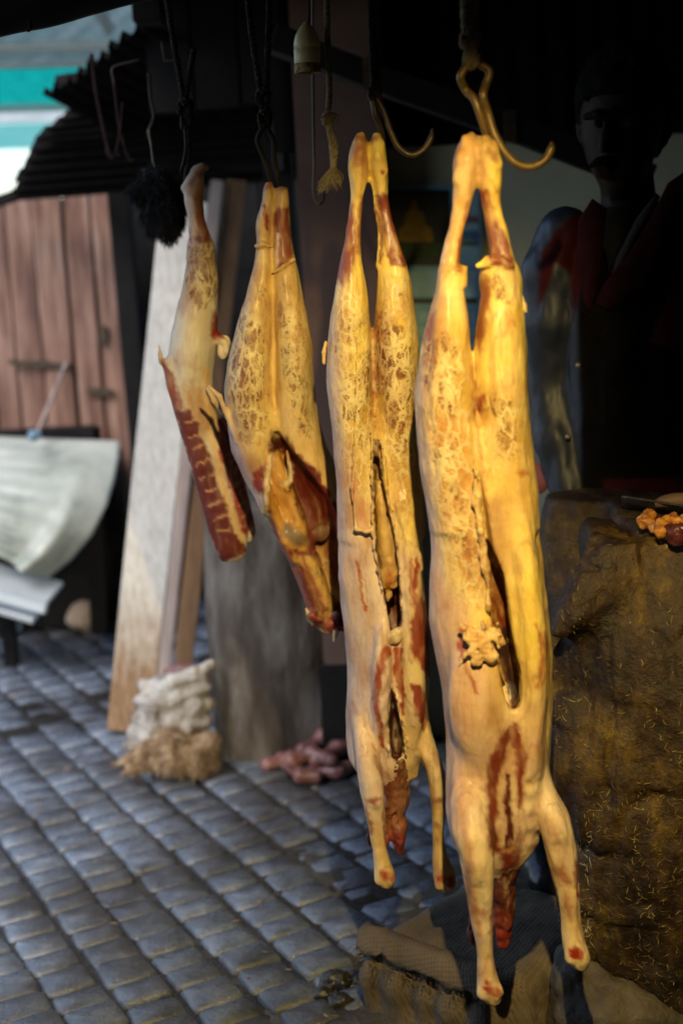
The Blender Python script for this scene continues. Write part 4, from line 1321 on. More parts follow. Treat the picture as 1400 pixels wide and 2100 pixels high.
# cut edge of skin and the fold on the right flank
v.capx([(815, 1035, 4, -.045), (835, 1110, 5, -.05), (850, 1128, 6, -.05), (862, 1140, 6, -.046), (866, 1165, 5, -.04)], Y3, 0.005)
v.capx([(733, 700, 3, -.05), (728, 850, 3, -.052), (722, 1000, 3, -.047), (730, 1085, 4, -.047), (752, 1090, 4, -.05), (762, 1085, 3, -.05)], Y3, 0.007)
# front legs
v.loft([(1400, 735, 745, .02, .01), (1470, 722, 755, -.004, .022), (1540, 726, 775, -.032, .033), (1590, 732, 786, -.044, .034), (1625, 738, 789, -.047, .03), (1660, 747, 790, -.048, .025), (1700, 757, 791, -.048, .019), (1735, 761, 793, -.048, .0155), (1762, 763, 799, -.049, .016), (1788, 764, 809, -.05, .020), (1808, 770, 811, -.05, .018), (1820, 783, 805, -.05, .010)], Y3, 0.010)
v.loft([(1440, 850, 864, .03, .01), (1490, 846, 882, .006, .026), (1540, 853, 898, -.01, .033), (1575, 870, 909, -.016, .032), (1610, 878, 913, -.018, .028), (1650, 883, 911, -.018, .022), (1700, 886, 908, -.018, .017), (1735, 886, 911, -.018, .0155), (1765, 886, 922, -.019, .018), (1795, 887, 934, -.02, .021), (1815, 892, 934, -.02, .017), (1828, 905, 926, -.02, .009)], Y3, 0.010)
for (x, y, d, r) in ((774, 1802, -.058, 8), (800, 1802, -.058, 7), (898, 1814, -.03, 8), (924, 1814, -.03, 8), (770, 1640, -.066, 7), (898, 1642, -.034, 6)):
    v.capx([(x, y - 5, r * .8, d), (x + 1, y + 4, r, d)], Y3, 0.007)
v.capx([(787, 1796, 3, -.07), (790, 1822, 3, -.066)], Y3, 0.005, True)
v.capx([(911, 1808, 3, -.042), (913, 1832, 3, -.036)], Y3, 0.005, True)
for (x, y, r, d) in ((734, 284, 7, -.012), (744, 278, 5, -.01), (722, 338, 7, -.012), (772, 282, 6, -.012), (784, 296, 6, -.012), (790, 346, 7, -.012), (740, 312, 6, -.018), (774, 318, 6, -.018)):
    v.capx([(x, y - 4, r * .8, d), (x, y + 5, r, d)], Y3, 0.006)
for P_ in ([(722, 560, 3, -.036), (706, 680, 4, -.054), (702, 800, 4, -.056), (708, 900, 3, -.05)], [(808, 580, 3, -.04), (822, 680, 4, -.052), (832, 800, 4, -.054)], [(730, 420, 3, -.02), (722, 500, 3, -.02)], [(786, 430, 3, -.018), (806, 520, 3, -.024)], [(835, 900, 3, -.05), (826, 1000, 3, -.054)], [(722, 1130, 3, -.05), (716, 1260, 4, -.056), (722, 1380, 4, -.06)], [(736, 1380, 3, -.056), (742, 1470, 3, -.06), (752, 1540, 3, -.066)], [(772, 1670, 3, -.076), (778, 1740, 3, -.07)]):
    v.capx(P_, Y3, 0.018, True)
# openings
v.loft([(640, 758, 762, -.07, .02), (720, 764, 767, -.075, .03), (800, 767, 771, -.08, .036), (900, 767, 774, -.08, .05), (960, 767, 778, -.075, .06), (1040, 769, 794, -.07, .075), (1100, 771, 808, -.065, .085), (1160, 776, 816, -.06, .09), (1230, 790, 822, -.06, .095), (1285, 799, 824, -.06, .09), (1303, 805, 816, -.06, .05)], Y3, 0.005, True)
v.loft([(940, 764, 785, .0, .02), (1050, 755, 812, .012, .032), (1180, 752, 845, .022, .044), (1270, 770, 850, .03, .046), (1320, 790, 830, .03, .03)], Y3, 0.008, True)
v.loft([(1405, 800, 804, -.06, .02), (1440, 801, 809, -.06, .04), (1490, 802, 820, -.06, .06), (1535, 801, 827, -.055, .065), (1562, 806, 824, -.05, .05)], Y3, 0.004, True)
v.capx([(795, 1295, 2, -.062), (778, 1360, 4, -.07), (768, 1430, 4, -.07), (772, 1500, 4, -.062)], Y3, 0.010, True)
v.capx([(770, 1480, 4, -.06), (778, 1560, 5, -.06), (790, 1600, 5, -.05)], Y3, 0.010, True)
v.capx([(846, 1500, 3, -.05), (850, 1570, 4, -.05)], Y3, 0.010, True)
v.capx([(756, 285, 3, -.025), (756, 345, 3, -.025)], Y3, 0.006, True)
rr = random.Random(8)
for side, xs, ys in ((0, [766, 768, 770, 790], [880, 1000, 1100, 1230]), (1, [776, 792, 808, 822], [900, 1030, 1110, 1250]), (0, [799, 800, 799], [1410, 1470, 1550]), (1, [806, 820, 829], [1430, 1490, 1550])):
    P_ = []
    yy = ys[0]
    while yy < ys[-1]:
        P_.append((np.interp(yy, ys, xs) + (-4 if side == 0 else 4) + rr.uniform(-2, 2), yy, rr.uniform(2, 4.2), -.046 + rr.uniform(-.003, .003)))
        yy += rr.uniform(9, 20)
    v.capx(P_, Y3, 0.006)
marks = [
    ('s', [(702, 640, 4), (690, 720, 6), (694, 820, 5)], (0.36, 0.17, 0.13), 8, 0.6),
    ('p', [(752, 420), (758, 400), (740, 400), (736, 480), (742, 540)], MEAT, 6, 0.6),
    ('s', [(776, 640, 5), (772, 720, 9), (776, 800, 6)], MEAT, 9, 0.75),
    ('s', [(758, 660, 4), (762, 760, 6), (760, 860, 4)], MEAT, 8, 0.6),
    ('p', [(712, 455), (722, 420), (728, 480), (724, 560), (705, 585), (690, 570)], MEAT, 7, 0.85),
    ('s', [(738, 420, 3), (736, 480, 4), (733, 520, 3)], MEAT, 4, 0.6),
    ('p', [(775, 400), (797, 400), (812, 470), (838, 545), (800, 545), (786, 480)], MEAT, 5, 0.85),
    ('s', [(788, 440, 3), (806, 500, 3), (820, 540, 3)], PALE, 4, 0.6),
    ('s', [(768, 420, 3), (782, 490, 3), (780, 540, 3)], MEAT, 3, 0.7),
    ('s', [(732, 550, 6), (738, 640, 14), (735, 740, 18)], FAT, 12, 0.85),
    ('s', [(800, 570, 12), (815, 640, 14), (835, 720, 10)], FAT, 12, 0.85),
    ('p', [(768, 640), (790, 660), (800, 740), (795, 800), (770, 800)], (0.33, 0.10, 0.04), 10, 0.75),
    ('p', [(672, 640), (690, 640), (690, 800), (700, 1000), (705, 1200), (722, 1400), (722, 1550), (705, 1550), (690, 1200), (665, 800)], DAYLIT_MEMB, 12, 0.7),  # lavender of the daylight put into the left flank's colour
    ('p', [(692, 1080), (730, 1100), (752, 1150), (768, 1300), (758, 1420), (735, 1480), (706, 1540), (700, 1300), (690, 1180)], (0.62, 0.46, 0.39), 14, 0.8),
    ('s', [(716, 930, 7), (728, 1010, 9), (742, 1070, 10)], (0.60, 0.30, 0.20), 6, 0.65),
    ('s', [(700, 860, 5), (706, 1000, 7)], (0.55, 0.30, 0.24), 6, 0.6),
    ('s', [(732, 1155, 2), (742, 1190, 5), (748, 1240, 5), (746, 1250, 2)], (0.50, 0.14, 0.05), 2.5, 0.85),
    ('s', [(744, 1190, 2), (750, 1235, 2)], CREAM, 2, 0.8),
    ('s', [(858, 1150, 3), (852, 1200, 5), (854, 1260, 5), (852, 1290, 2)], (0.40, 0.10, 0.04), 3, 0.85),
    ('s', [(846, 1150, 3), (842, 1240, 3)], (0.42, 0.14, 0.05), 3, 0.7),
    ('p', [(842, 1290), (862, 1230), (878, 1250), (885, 1400), (868, 1370), (846, 1335)], (0.36, 0.09, 0.045), 6, 0.9),
    ('p', [(846, 1408), (862, 1412), (874, 1440), (876, 1480), (868, 1492), (855, 1470)], (0.33, 0.07, 0.04), 4, 0.95),
    ('s', [(792, 1335, 10), (776, 1380, 7), (770, 1430, 7), (778, 1480, 5), (786, 1530, 4)], (0.40, 0.095, 0.03), 4, 0.95),
    ('s', [(816, 1330, 10), (814, 1370, 9), (822, 1420, 6), (828, 1462, 2)], (0.38, 0.08, 0.03), 3, 0.95),
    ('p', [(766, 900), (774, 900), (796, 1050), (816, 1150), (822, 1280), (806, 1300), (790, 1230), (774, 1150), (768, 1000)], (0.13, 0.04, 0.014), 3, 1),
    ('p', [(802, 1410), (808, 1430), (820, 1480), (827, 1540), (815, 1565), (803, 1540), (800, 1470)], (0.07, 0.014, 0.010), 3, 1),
    ('s', [(768, 650, 2.5), (768, 780, 2.5), (769, 880, 2)], (0.35, 0.13, 0.035), 3, 0.7),
    ('s', [(732, 1100, 3), (748, 1094, 3), (758, 1088, 2)], CREAM, 2, 0.7),
    ('s', [(752, 1640, 2), (768, 1645, 6), (784, 1638, 2)], (0.36, 0.09, 0.05), 5, 0.7),
    ('s', [(752, 1660, 3), (762, 1710, 5)], (0.42, 0.16, 0.08), 4, 0.7),
    ('s', [(785, 1670, 2), (788, 1720, 2)], RED, 3, 0.6),
    ('s', [(784, 1795, 8), (800, 1800, 9)], (0.55, 0.11, 0.05), 5, 0.85),
    ('s', [(886, 1642, 3), (896, 1645, 7), (907, 1640, 3)], (0.30, 0.09, 0.06), 6, 0.7),
    ('s', [(896, 1690, 5), (900, 1720, 4)], (0.36, 0.12, 0.06), 5, 0.6),
    ('s', [(904, 1800, 10), (925, 1812, 9)], (0.50, 0.10, 0.05), 5, 0.85),
    ('s', [(722, 1440, 6), (730, 1460, 5)], (0.42, 0.20, 0.17), 8, 0.6),
    ('p', [(722, 300), (750, 290), (752, 330), (722, 340)], (0.50, 0.20, 0.06), 8, 0.6),
    ('s', [(733, 285, 6), (770, 282, 6)], (0.36, 0.09, 0.05), 6, 0.7),
    ('s', [(786, 346, 3), (787, 352, 3)], BLOOD, 2, 0.9),
    ('s', [(770, 1550, 4), (785, 1590, 4), (800, 1600, 4)], (0.45, 0.2, 0.08), 5, 0.6),
]
nets = [
    ([(672, 640), (700, 590), (752, 640), (764, 760), (766, 900), (735, 960), (688, 860)], 0.74, 50),
    ([(720, 760), (764, 700), (768, 890), (745, 930), (724, 890)], 0.92, 33),
    ([(770, 650), (830, 660), (858, 740), (858, 870), (830, 920), (790, 870), (768, 800)], 0.94, 40),
    ([(782, 555), (838, 555), (850, 650), (835, 670), (812, 610)], 0.66, 29),
    ([(785, 890), (850, 880), (864, 980), (840, 1040), (800, 990)], 0.56, 46),
]
def fat3(px, py):
    return 0.05 + 0.9 * sstep(690, 740, px) * sstep(1200, 950, py) + 0.35 * sstep(800, 840, px) * sstep(900, 1100, py) + 0.3 * sstep(1560, 1700, py) + 0.3 * sstep(430, 300, py)
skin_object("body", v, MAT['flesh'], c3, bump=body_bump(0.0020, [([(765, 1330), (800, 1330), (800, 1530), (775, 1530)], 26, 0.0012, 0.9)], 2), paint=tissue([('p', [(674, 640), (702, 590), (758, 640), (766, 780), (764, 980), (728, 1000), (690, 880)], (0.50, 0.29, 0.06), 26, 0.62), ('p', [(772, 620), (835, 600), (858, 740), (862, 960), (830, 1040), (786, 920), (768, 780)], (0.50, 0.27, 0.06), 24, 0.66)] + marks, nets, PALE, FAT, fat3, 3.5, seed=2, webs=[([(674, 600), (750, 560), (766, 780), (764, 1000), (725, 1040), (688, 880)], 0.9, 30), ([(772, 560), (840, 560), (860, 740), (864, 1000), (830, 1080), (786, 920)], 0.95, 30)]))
neck([[(1545, 785, 842, .0, .035), (1600, 780, 838, .004, .03), (1660, 772, 834, .008, .026), (1700, 764, 834, .008, .022), (1716, 768, 826, .008, .015)],
      [(1690, 808, 832, -.004, .014), (1730, 806, 830, -.006, .014), (1752, 810, 824, -.006, .009)],
      [(1690, 752, 775, .02, .012), (1725, 752, 768, .02, .012), (1738, 756, 764, .02, .007)]], Y3, c3, 41, (738, 850), (1530, 1760))
vv = vol_for(755, 830, 985, 1250, Y3, -0.06, 0.06, 0.003)
vv.loft([(985, 768, 782, .0, .012), (1040, 769, 796, -.004, .02), (1090, 770, 806, -.006, .026), (1130, 773, 812, -.006, .028), (1160, 780, 812, -.006, .026), (1178, 786, 808, -.006, .02)], Y3, 0.01)
rr = random.Random(5)
for k in range(16):
    vv.capx([(rr.uniform(782, 808), rr.uniform(1150, 1190), rr.uniform(6, 11), rr.uniform(-.028, -.005)), (rr.uniform(786, 806), rr.uniform(1165, 1205), rr.uniform(5, 9), rr.uniform(-.028, -.01))], Y3, 0.005)
vv.capx([(796, 1200, 9, -.01), (797, 1220, 7, -.01), (794, 1232, 4, -.01)], Y3, 0.005)
skin_object("kidney_fat", vv, MAT['flesh_fine'], c3, bump=lambda V, N: 0.002 * fbm(V, 90, 15), paint=tissue([('s', [(796, 1180, 8), (798, 1200, 10)], (0.50, 0.19, 0.03), 8, 0.8)], [], (0.50, 0.30, 0.055), (0.62, 0.42, 0.12), None, 3, seed=17))
vv = vol_for(775, 840, 1275, 1340, Y3, -0.11, 0.02, 0.0024)
vv.capx([(788, 1316, 5, -.048), (800, 1304, 8, -.050), (816, 1296, 9, -.048), (827, 1290, 6, -.042)], Y3, 0.006)
vv.capx([(798, 1316, 6, -.050), (812, 1312, 7, -.050), (824, 1304, 6, -.044)], Y3, 0.006)
skin_object("membrane_flap", vv, MAT['flesh_fine'], c3, bump=lambda V, N: 0.001 * fbm(V, 120, 15), paint=tissue([], [], (0.62, 0.50, 0.36), (0.66, 0.56, 0.36), None, 2, seed=19))
vv = vol_for(655, 690, 690, 760, Y3, -0.05, 0.05, 0.0025)
vv.capx([(668, 702, 4, .0), (664, 722, 4.5, -.003), (664, 745, 4, -.003)], Y3, 0.003)
skin_object("skin_shred", vv, MAT['flesh_fine'], c3, paint=tissue([], [], (0.6, 0.38, 0.22), FAT, None, 2, seed=20))

# ------------------------------------------------------------------ second carcass: hindquarters with an open loin
Y2 = 2.7
c2 = thing("goat_hindquarters", "hindquarters carcass cut off at the ribs, open belly showing yellow fat, second from the left", "carcass", tuple(W(560, 385, Y2)), "goat carcasses hanging in a row")
v = vol_for(445, 760, 366, 1330, Y2, -0.12, 0.15, 0.004)
v.loft([(374, 545, 557, 0, .010), (388, 538, 562, 0, .018), (405, 538, 563, 0, .020), (440, 528, 560, 0, .022), (460, 523, 556, 0, .022), (500, 525, 556, 0, .019), (545, 521, 558, 0, .023), (600, 505, 560, .004, .033), (650, 490, 561, .01, .044), (735, 468, 562, .015, .058), (796, 459, 562, .018, .062), (850, 465, 566, .018, .06), (920, 480, 575, .016, .052), (986, 507, 580, .014, .04), (1050, 540, 590, .012, .028)], Y2)
v.loft([(385, 568, 590, 0, .012), (400, 564, 593, 0, .018), (440, 562, 594, 0, .019), (480, 560, 594, 0, .017), (520, 560, 602, 0, .021), (560, 561, 611, .002, .028), (615, 561, 620, .004, .036), (672, 561, 634, .01, .046), (725, 562, 642, .015, .056), (796, 562, 644, .018, .06), (858, 566, 650, .018, .058), (925, 572, 667, .016, .05), (996, 590, 694, .012, .04), (1060, 625, 712, .012, .028)], Y2)
v.loft([(840, 480, 640, .03, .045), (920, 482, 668, .03, .05), (986, 508, 694, .03, .055), (1048, 540, 714, .03, .058), (1100, 566, 728, .03, .058), (1150, 592, 738, .03, .056), (1200, 613, 744, .028, .052), (1250, 632, 742, .026, .046), (1288, 650, 735, .024, .03)], Y2, 0.014)
v.capx([(486, 905, 5, -.02), (450, 812, 6, -.02), (428, 792, 5, -.015)], Y2, 0.006)
# open belly
v.loft([(890, 554, 574, -.06, .06), (930, 546, 600, -.055, .085), (980, 534, 640, -.05, .095), (1040, 550, 682, -.045, .095), (1100, 578, 702, -.05, .09), (1160, 604, 720, -.05, .09), (1220, 628, 726, -.05, .088), (1295, 655, 730, -.05, .07)], Y2, 0.006, True)
v.capx([(562, 640, 3, -.06), (562, 750, 4, -.065), (565, 850, 4, -.062), (563, 900, 4, -.058)], Y2, 0.010, True)
v.capx([(563, 400, 3, -.025), (561, 520, 3, -.03)], Y2, 0.006, True)
v.capx([(524, 505, 4, -.018), (540, 500, 4, -.024), (556, 506, 4, -.018)], Y2, 0.004)
v.capx([(560, 560, 4, -.022), (582, 545, 4, -.03), (602, 532, 4, -.02)], Y2, 0.004)
# backbone, inner fat and kidneys in the hollow
v.capx([(560, 935, 16, .01), (575, 990, 22, .012), (600, 1060, 26, .012), (632, 1150, 24, .012), (662, 1240, 22, .012), (675, 1285, 16, .012)], Y2, 0.012)
v.capx([(545, 990, 8, -.015), (560, 1050, 9, -.015), (585, 1110, 9, -.015), (605, 1150, 9, -.012)], Y2, 0.010)
v.ell(W(606, 1096, Y2 - 0.012), (0.023, 0.012, 0.021), 0.010)
v.ell(W(658, 1092, Y2 + 0.014), (0.017, 0.012, 0.020), 0.010)
for P_ in ([(518, 640, 3, -.042), (500, 740, 4, -.056), (498, 830, 4, -.056), (520, 920, 3, -.05)], [(592, 640, 3, -.04), (606, 740, 4, -.054), (600, 830, 4, -.054)], [(612, 1150, 3, -.02), (650, 1240, 3, -.02)], [(570, 1000, 3, -.012), (600, 1070, 3, -.012)]):
    v.capx(P_, Y2, 0.010, True)
v.capx([(588, 925, 4, -.01), (594, 950, 5, -.012), (597, 985, 6, -.012), (590, 1002, 5, -.012), (582, 990, 3, -.012)], Y2, 0.008)
v.capx([(556, 915, 7, -.02), (550, 960, 6, -.03), (546, 1000, 6, -.035), (548, 1045, 5, -.03)], Y2, 0.012)
# ragged end
rr = random.Random(21)
for k in range(16):
    x = rr.uniform(628, 735)
    y = np.interp(x, [628, 660, 735], [1252, 1280, 1290]) + rr.uniform(-10, 8)
    v.capx([(x, y, rr.uniform(6, 11), rr.uniform(-.02, .03)), (x + rr.uniform(-6, 6), y + rr.uniform(4, 12), rr.uniform(3, 7), rr.uniform(-.02, .03))], Y2, 0.006)
marks = [
    ('s', [(545, 420, 3), (548, 452, 5), (546, 465, 3)], BLOOD, 3, 0.85),
    ('p', [(566, 440), (590, 430), (600, 530), (572, 550), (566, 500)], MEAT, 5, 0.85),
    ('p', [(480, 660), (500, 620), (510, 700), (500, 800), (478, 820), (466, 760)], MEAT, 14, 0.45),
    ('s', [(568, 480, 3), (568, 540, 3)], PALE, 2, 0.9),
    ('s', [(530, 470, 4), (528, 520, 4), (522, 560, 5)], (0.40, 0.20, 0.09), 5, 0.6),
    ('p', [(462, 740), (490, 640), (508, 640), (505, 720), (500, 820), (520, 900), (480, 900)], (0.36, 0.22, 0.17), 10, 0.6),
    ('p', [(570, 800), (600, 850), (650, 900), (690, 1000), (690, 1050), (650, 990), (600, 900), (570, 850)], (0.70, 0.47, 0.20), 8, 0.75),
    ('s', [(470, 880, 6), (500, 960, 8), (535, 1035, 8)], DAYLIT_MEMB, 6, 0.7),
    # inside
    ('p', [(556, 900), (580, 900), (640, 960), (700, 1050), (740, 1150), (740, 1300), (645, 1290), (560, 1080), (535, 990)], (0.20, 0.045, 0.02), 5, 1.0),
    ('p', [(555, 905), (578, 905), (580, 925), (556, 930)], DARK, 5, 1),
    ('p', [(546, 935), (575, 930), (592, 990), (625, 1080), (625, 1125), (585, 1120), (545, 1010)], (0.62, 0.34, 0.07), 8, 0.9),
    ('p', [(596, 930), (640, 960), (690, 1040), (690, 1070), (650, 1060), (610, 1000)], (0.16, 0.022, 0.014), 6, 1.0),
    ('s', [(660, 1010, 8), (690, 1060, 8)], BLOOD, 8, 0.7),
    ('s', [(592, 1090, 14), (615, 1105, 15)], (0.22, 0.15, 0.09), 6, 0.85),
    ('s', [(655, 1085, 12), (662, 1100, 12)], (0.18, 0.10, 0.05), 6, 0.85),
    ('s', [(606, 1150, 6), (640, 1160, 14), (670, 1250, 14)], (0.62, 0.38, 0.11), 8, 0.8),
    ('s', [(625, 1150, 4), (650, 1215, 5), (665, 1260, 5)], (0.30, 0.06, 0.03), 4, 0.7),
    ('s', [(655, 1130, 7), (690, 1230, 8)], (0.66, 0.42, 0.14), 6, 0.75),
    ('s', [(560, 1080, 5), (605, 1180, 6), (640, 1270, 7)], (0.42, 0.15, 0.07), 4, 0.85),
    ('s', [(600, 1000, 3), (612, 1040, 3), (620, 1060, 2)], DARK, 3, 0.8),
    ('p', [(520, 975), (535, 960), (540, 1000), (525, 1010)], (0.32, 0.06, 0.025), 5, 0.8),
    ('s', [(630, 1262, 8), (690, 1280, 9)], BLOOD, 7, 0.7),
    ('s', [(540, 385, 5), (560, 378, 5)], (0.42, 0.16, 0.06), 5, 0.7),
    ('s', [(575, 390, 5), (592, 388, 5)], (0.22, 0.06, 0.03), 5, 0.7),
    ('s', [(592, 955, 5), (594, 985, 5), (582, 1000, 4)], CREAM, 3, 0.8),
    ('s', [(556, 935, 5), (550, 1000, 5), (545, 1035, 4)], CREAM, 3, 0.8),
]
nets = [
    ([(466, 690), (495, 630), (552, 660), (556, 800), (550, 890), (500, 910), (464, 810)], 0.88, 36),
    ([(466, 760), (520, 710), (540, 800), (530, 890), (490, 890)], 1.0, 29),
    ([(566, 600), (630, 650), (644, 800), (648, 900), (600, 880), (566, 770)], 0.86, 33),
    ([(560, 530), (604, 540), (620, 620), (575, 640)], 0.62, 23),
    ([(516, 520), (556, 510), (558, 640), (540, 650), (515, 600)], 0.6, 23),
    ([(600, 880), (650, 880), (690, 990), (640, 950)], 0.35, 29),
    ([(600, 1150), (690, 1140), (735, 1280), (640, 1270)], 0.55, 23),
]
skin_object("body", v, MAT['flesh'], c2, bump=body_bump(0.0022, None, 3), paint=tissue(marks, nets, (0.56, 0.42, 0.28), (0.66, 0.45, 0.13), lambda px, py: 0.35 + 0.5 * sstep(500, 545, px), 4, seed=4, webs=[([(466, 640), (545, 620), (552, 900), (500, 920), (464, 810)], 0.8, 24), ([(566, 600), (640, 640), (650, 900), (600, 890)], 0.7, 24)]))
vv = vol_for(615, 710, 1235, 1330, Y2, -0.06, 0.08, 0.003)
vv.capx([(688, 1270, 6, .0), (688, 1296, 6, -.004), (684, 1316, 3, -.004)], Y2, 0.004)
vv.capx([(688, 1262, 10, .0), (664, 1274, 9, .005)], Y2, 0.004)
vv.capx([(640, 1268, 7, .0), (632, 1258, 5, -.006), (628, 1248, 3, -.008)], Y2, 0.004)
skin_object("bone_splinter", vv, MAT['flesh_fine'], c2, bump=lambda V, N: 0.0012 * fbm(V, 120, 4), paint=tissue([('s', [(660, 1275, 10), (690, 1270, 10)], BLOOD, 6, 0.8)], [], CREAM, (0.7, 0.62, 0.55), None, 2, seed=23))

# ------------------------------------------------------------------ first piece: one leg with a strip of loin and ribs
Y1 = 2.9
c1 = thing("goat_haunch", "single goat leg with its loin and rib strip, leftmost of the hanging meat", "carcass", tuple(W(400, 370, Y1)), "goat carcasses hanging in a row")
v = vol_for(312, 540, 330, 1165, Y1, -0.10, 0.12, 0.004)
v.capx([(380, 385, 9, 0), (392, 372, 11, 0), (402, 352, 10, 0), (414, 343, 8, 0), (424, 344, 6, 0)], Y1, 0.008)
v.loft([(360, 395, 420, 0, .014), (385, 380, 418, 0, .020), (410, 379, 416, 0, .018), (450, 386, 420, 0, .016), (485, 388, 432, 0, .019), (500, 387, 438, 0, .024), (540, 382, 444, 0, .030), (580, 374, 450, .002, .034), (620, 364, 446, .006, .042), (680, 350, 446, .01, .052), (730, 342, 442, .012, .054), (770, 346, 438, .012, .046), (830, 362, 440, .01, .034), (900, 380, 455, .01, .026)], Y1)
v.loft([(492, 386, 438, 0, .026), (500, 384, 439, 0, .028), (512, 384, 441, 0, .028), (530, 382, 443, 0, .028)], Y1, 0.003)
v.loft([(735, 330, 372, .0, .022), (790, 341, 412, .0, .026), (850, 360, 440, .0, .03), (920, 382, 468, .0, .03), (1000, 403, 492, .0, .03), (1060, 420, 506, .0, .03), (1110, 436, 508, .0, .028), (1138, 447, 504, .0, .024), (1150, 454, 490, .0, .014)], Y1, 0.010, p=2.6)
v.loft([(860, 438, 462, .02, .012), (930, 455, 488, .025, .013), (1000, 472, 505, .03, .013), (1060, 488, 520, .03, .013), (1095, 498, 527, .03, .012), (1112, 503, 516, .03, .008)], Y1, 0.008, p=2.4)
v.capx([(330, 742, 7, -.01), (328, 728, 5, -.01), (326, 708, 3, -.012)], Y1, 0.005)
# loose skin at the right of the haunch
v.capx([(438, 690, 10, .0), (452, 696, 9, .0), (462, 702, 8, -.002), (464, 720, 7, -.004), (456, 733, 4, -.006)], Y1, 0.010)
v.capx([(436, 620, 6, -.012), (440, 632, 5, -.012)], Y1, 0.004)
# dark split between loin and ribs, muscle seams
v.capx([(448, 880, 3, -.03), (462, 960, 4, -.03), (486, 1060, 4, -.028), (500, 1110, 3, -.026)], Y1, 0.006, True)
v.capx([(400, 850, 2, -.032), (420, 930, 3, -.034), (442, 1020, 3, -.034), (460, 1090, 3, -.032)], Y1, 0.005, True)
for k in range(11):
    t = k / 10
    x, y = 374 + 82 * t, 850 + 255 * t
    v.capx([(x, y, 5, -.034), (x + 14, y - 6, 4, -.036)], Y1, 0.006, True)
marks = [
    ('p', [(400, 400), (418, 395), (432, 470), (428, 500), (404, 500)], (0.27, 0.085, 0.04), 6, 0.85),
    ('s', [(392, 410, 5), (396, 470, 6)], (0.66, 0.48, 0.40), 5, 0.8),
    ('s', [(388, 470, 3), (392, 498, 3)], RED, 3, 0.8),
    ('p', [(380, 380), (395, 365), (425, 340), (425, 352), (405, 372), (415, 400), (385, 400)], (0.40, 0.19, 0.10), 5, 0.7),
    ('p', [(340, 660), (395, 620), (400, 740), (370, 800), (335, 740)], (0.66, 0.60, 0.50), 20, 0.7),
    ('p', [(438, 640), (452, 650), (458, 690), (436, 690)], BLOOD, 5, 0.8),
    ('p', [(330, 740), (352, 770), (372, 830), (360, 860), (342, 800)], (0.32, 0.10, 0.05), 5, 0.85),
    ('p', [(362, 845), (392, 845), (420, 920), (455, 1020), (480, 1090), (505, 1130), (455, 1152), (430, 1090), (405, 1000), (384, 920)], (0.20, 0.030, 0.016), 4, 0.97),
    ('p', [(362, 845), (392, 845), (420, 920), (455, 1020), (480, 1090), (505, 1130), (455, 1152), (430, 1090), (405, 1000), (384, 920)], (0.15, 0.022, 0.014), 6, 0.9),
    ('p', [(378, 800), (410, 800), (432, 860), (425, 900), (400, 850)], (0.44, 0.24, 0.10), 8, 0.7),
    ('s', [(420, 760, 8), (436, 850, 8), (440, 900, 7), (452, 980, 6), (478, 1060, 6), (500, 1110, 6)], (0.66, 0.45, 0.24), 5, 0.85),
    ('p', [(448, 850), (470, 900), (500, 1000), (520, 1060), (520, 1100), (500, 1090), (470, 990), (450, 920)], (0.34, 0.045, 0.035), 4, 0.9),
    ('s', [(518, 1085, 5), (508, 1115, 4)], (0.72, 0.62, 0.52), 4, 0.8),
    ('s', [(352, 860, 3), (378, 940, 3), (402, 1030, 3), (435, 1120, 3)], (0.55, 0.36, 0.24), 3, 0.6),
]
for k in range(9):
    t = k / 8
    marks.append(('s', [(380 + 66 * t, 868 + 225 * t, 2.2), (404 + 70 * t, 858 + 225 * t, 2.2)], (0.58, 0.32, 0.18), 2.5, 0.75))
for k in range(8):
    t = k / 7
    marks.append(('s', [(468 + 32 * t, 930 + 150 * t, 2.2), (492 + 30 * t, 905 + 160 * t, 1.8)], (0.56, 0.30, 0.20), 2, 0.7))
nets = [
    ([(380, 505), (445, 500), (455, 620), (400, 640), (370, 600)], 0.95, 23),
    ([(400, 560), (452, 560), (446, 620), (400, 620)], 0.5, 23),
    ([(360, 780), (420, 790), (430, 850), (385, 850)], 0.4, 23),
]
skin_object("body", v, MAT['flesh'], c1, bump=body_bump(0.0022, None, 5), paint=tissue(marks, nets, (0.58, 0.53, 0.45), (0.56, 0.42, 0.24), lambda px, py: 0.4 + 0 * px, 3.5, seed=6))
vv = vol_for(440, 480, 680, 745, Y1, -0.05, 0.05, 0.003)
vv.ell(W(461, 708, Y1 - 0.005), (0.014, 0.004, 0.022), 0.003)
vv.ell(W(456, 722, Y1 - 0.008), (0.009, 0.004, 0.014), 0.004)
skin_object("skin_flap", vv, MAT['flesh_fine'], c1, bump=lambda V, N: 0.0015 * fbm(V, 90, 4), paint=tissue([], [], (0.70, 0.62, 0.50), (0.70, 0.60, 0.44), None, 2, seed=27))
vv = vol_for(418, 470, 780, 870, Y1, -0.07, 0.03, 0.003)
vv.capx([(428, 798, 6, -.03), (440, 822, 6, -.028), (456, 845, 5, -.02), (464, 858, 4, -.01)], Y1, 0.004)
skin_object("bone_tip", vv, MAT['flesh_fine'], c1, paint=tissue([], [], (0.62, 0.42, 0.2), (0.7, 0.5, 0.3), None, 2, seed=28))
# ================================================================== HOOKS, ROPES AND THE LAMP
def pxs(pts, Y):
    return [W(x, y, Y + (d[0] if d else 0)) for (x, y, *d) in pts]

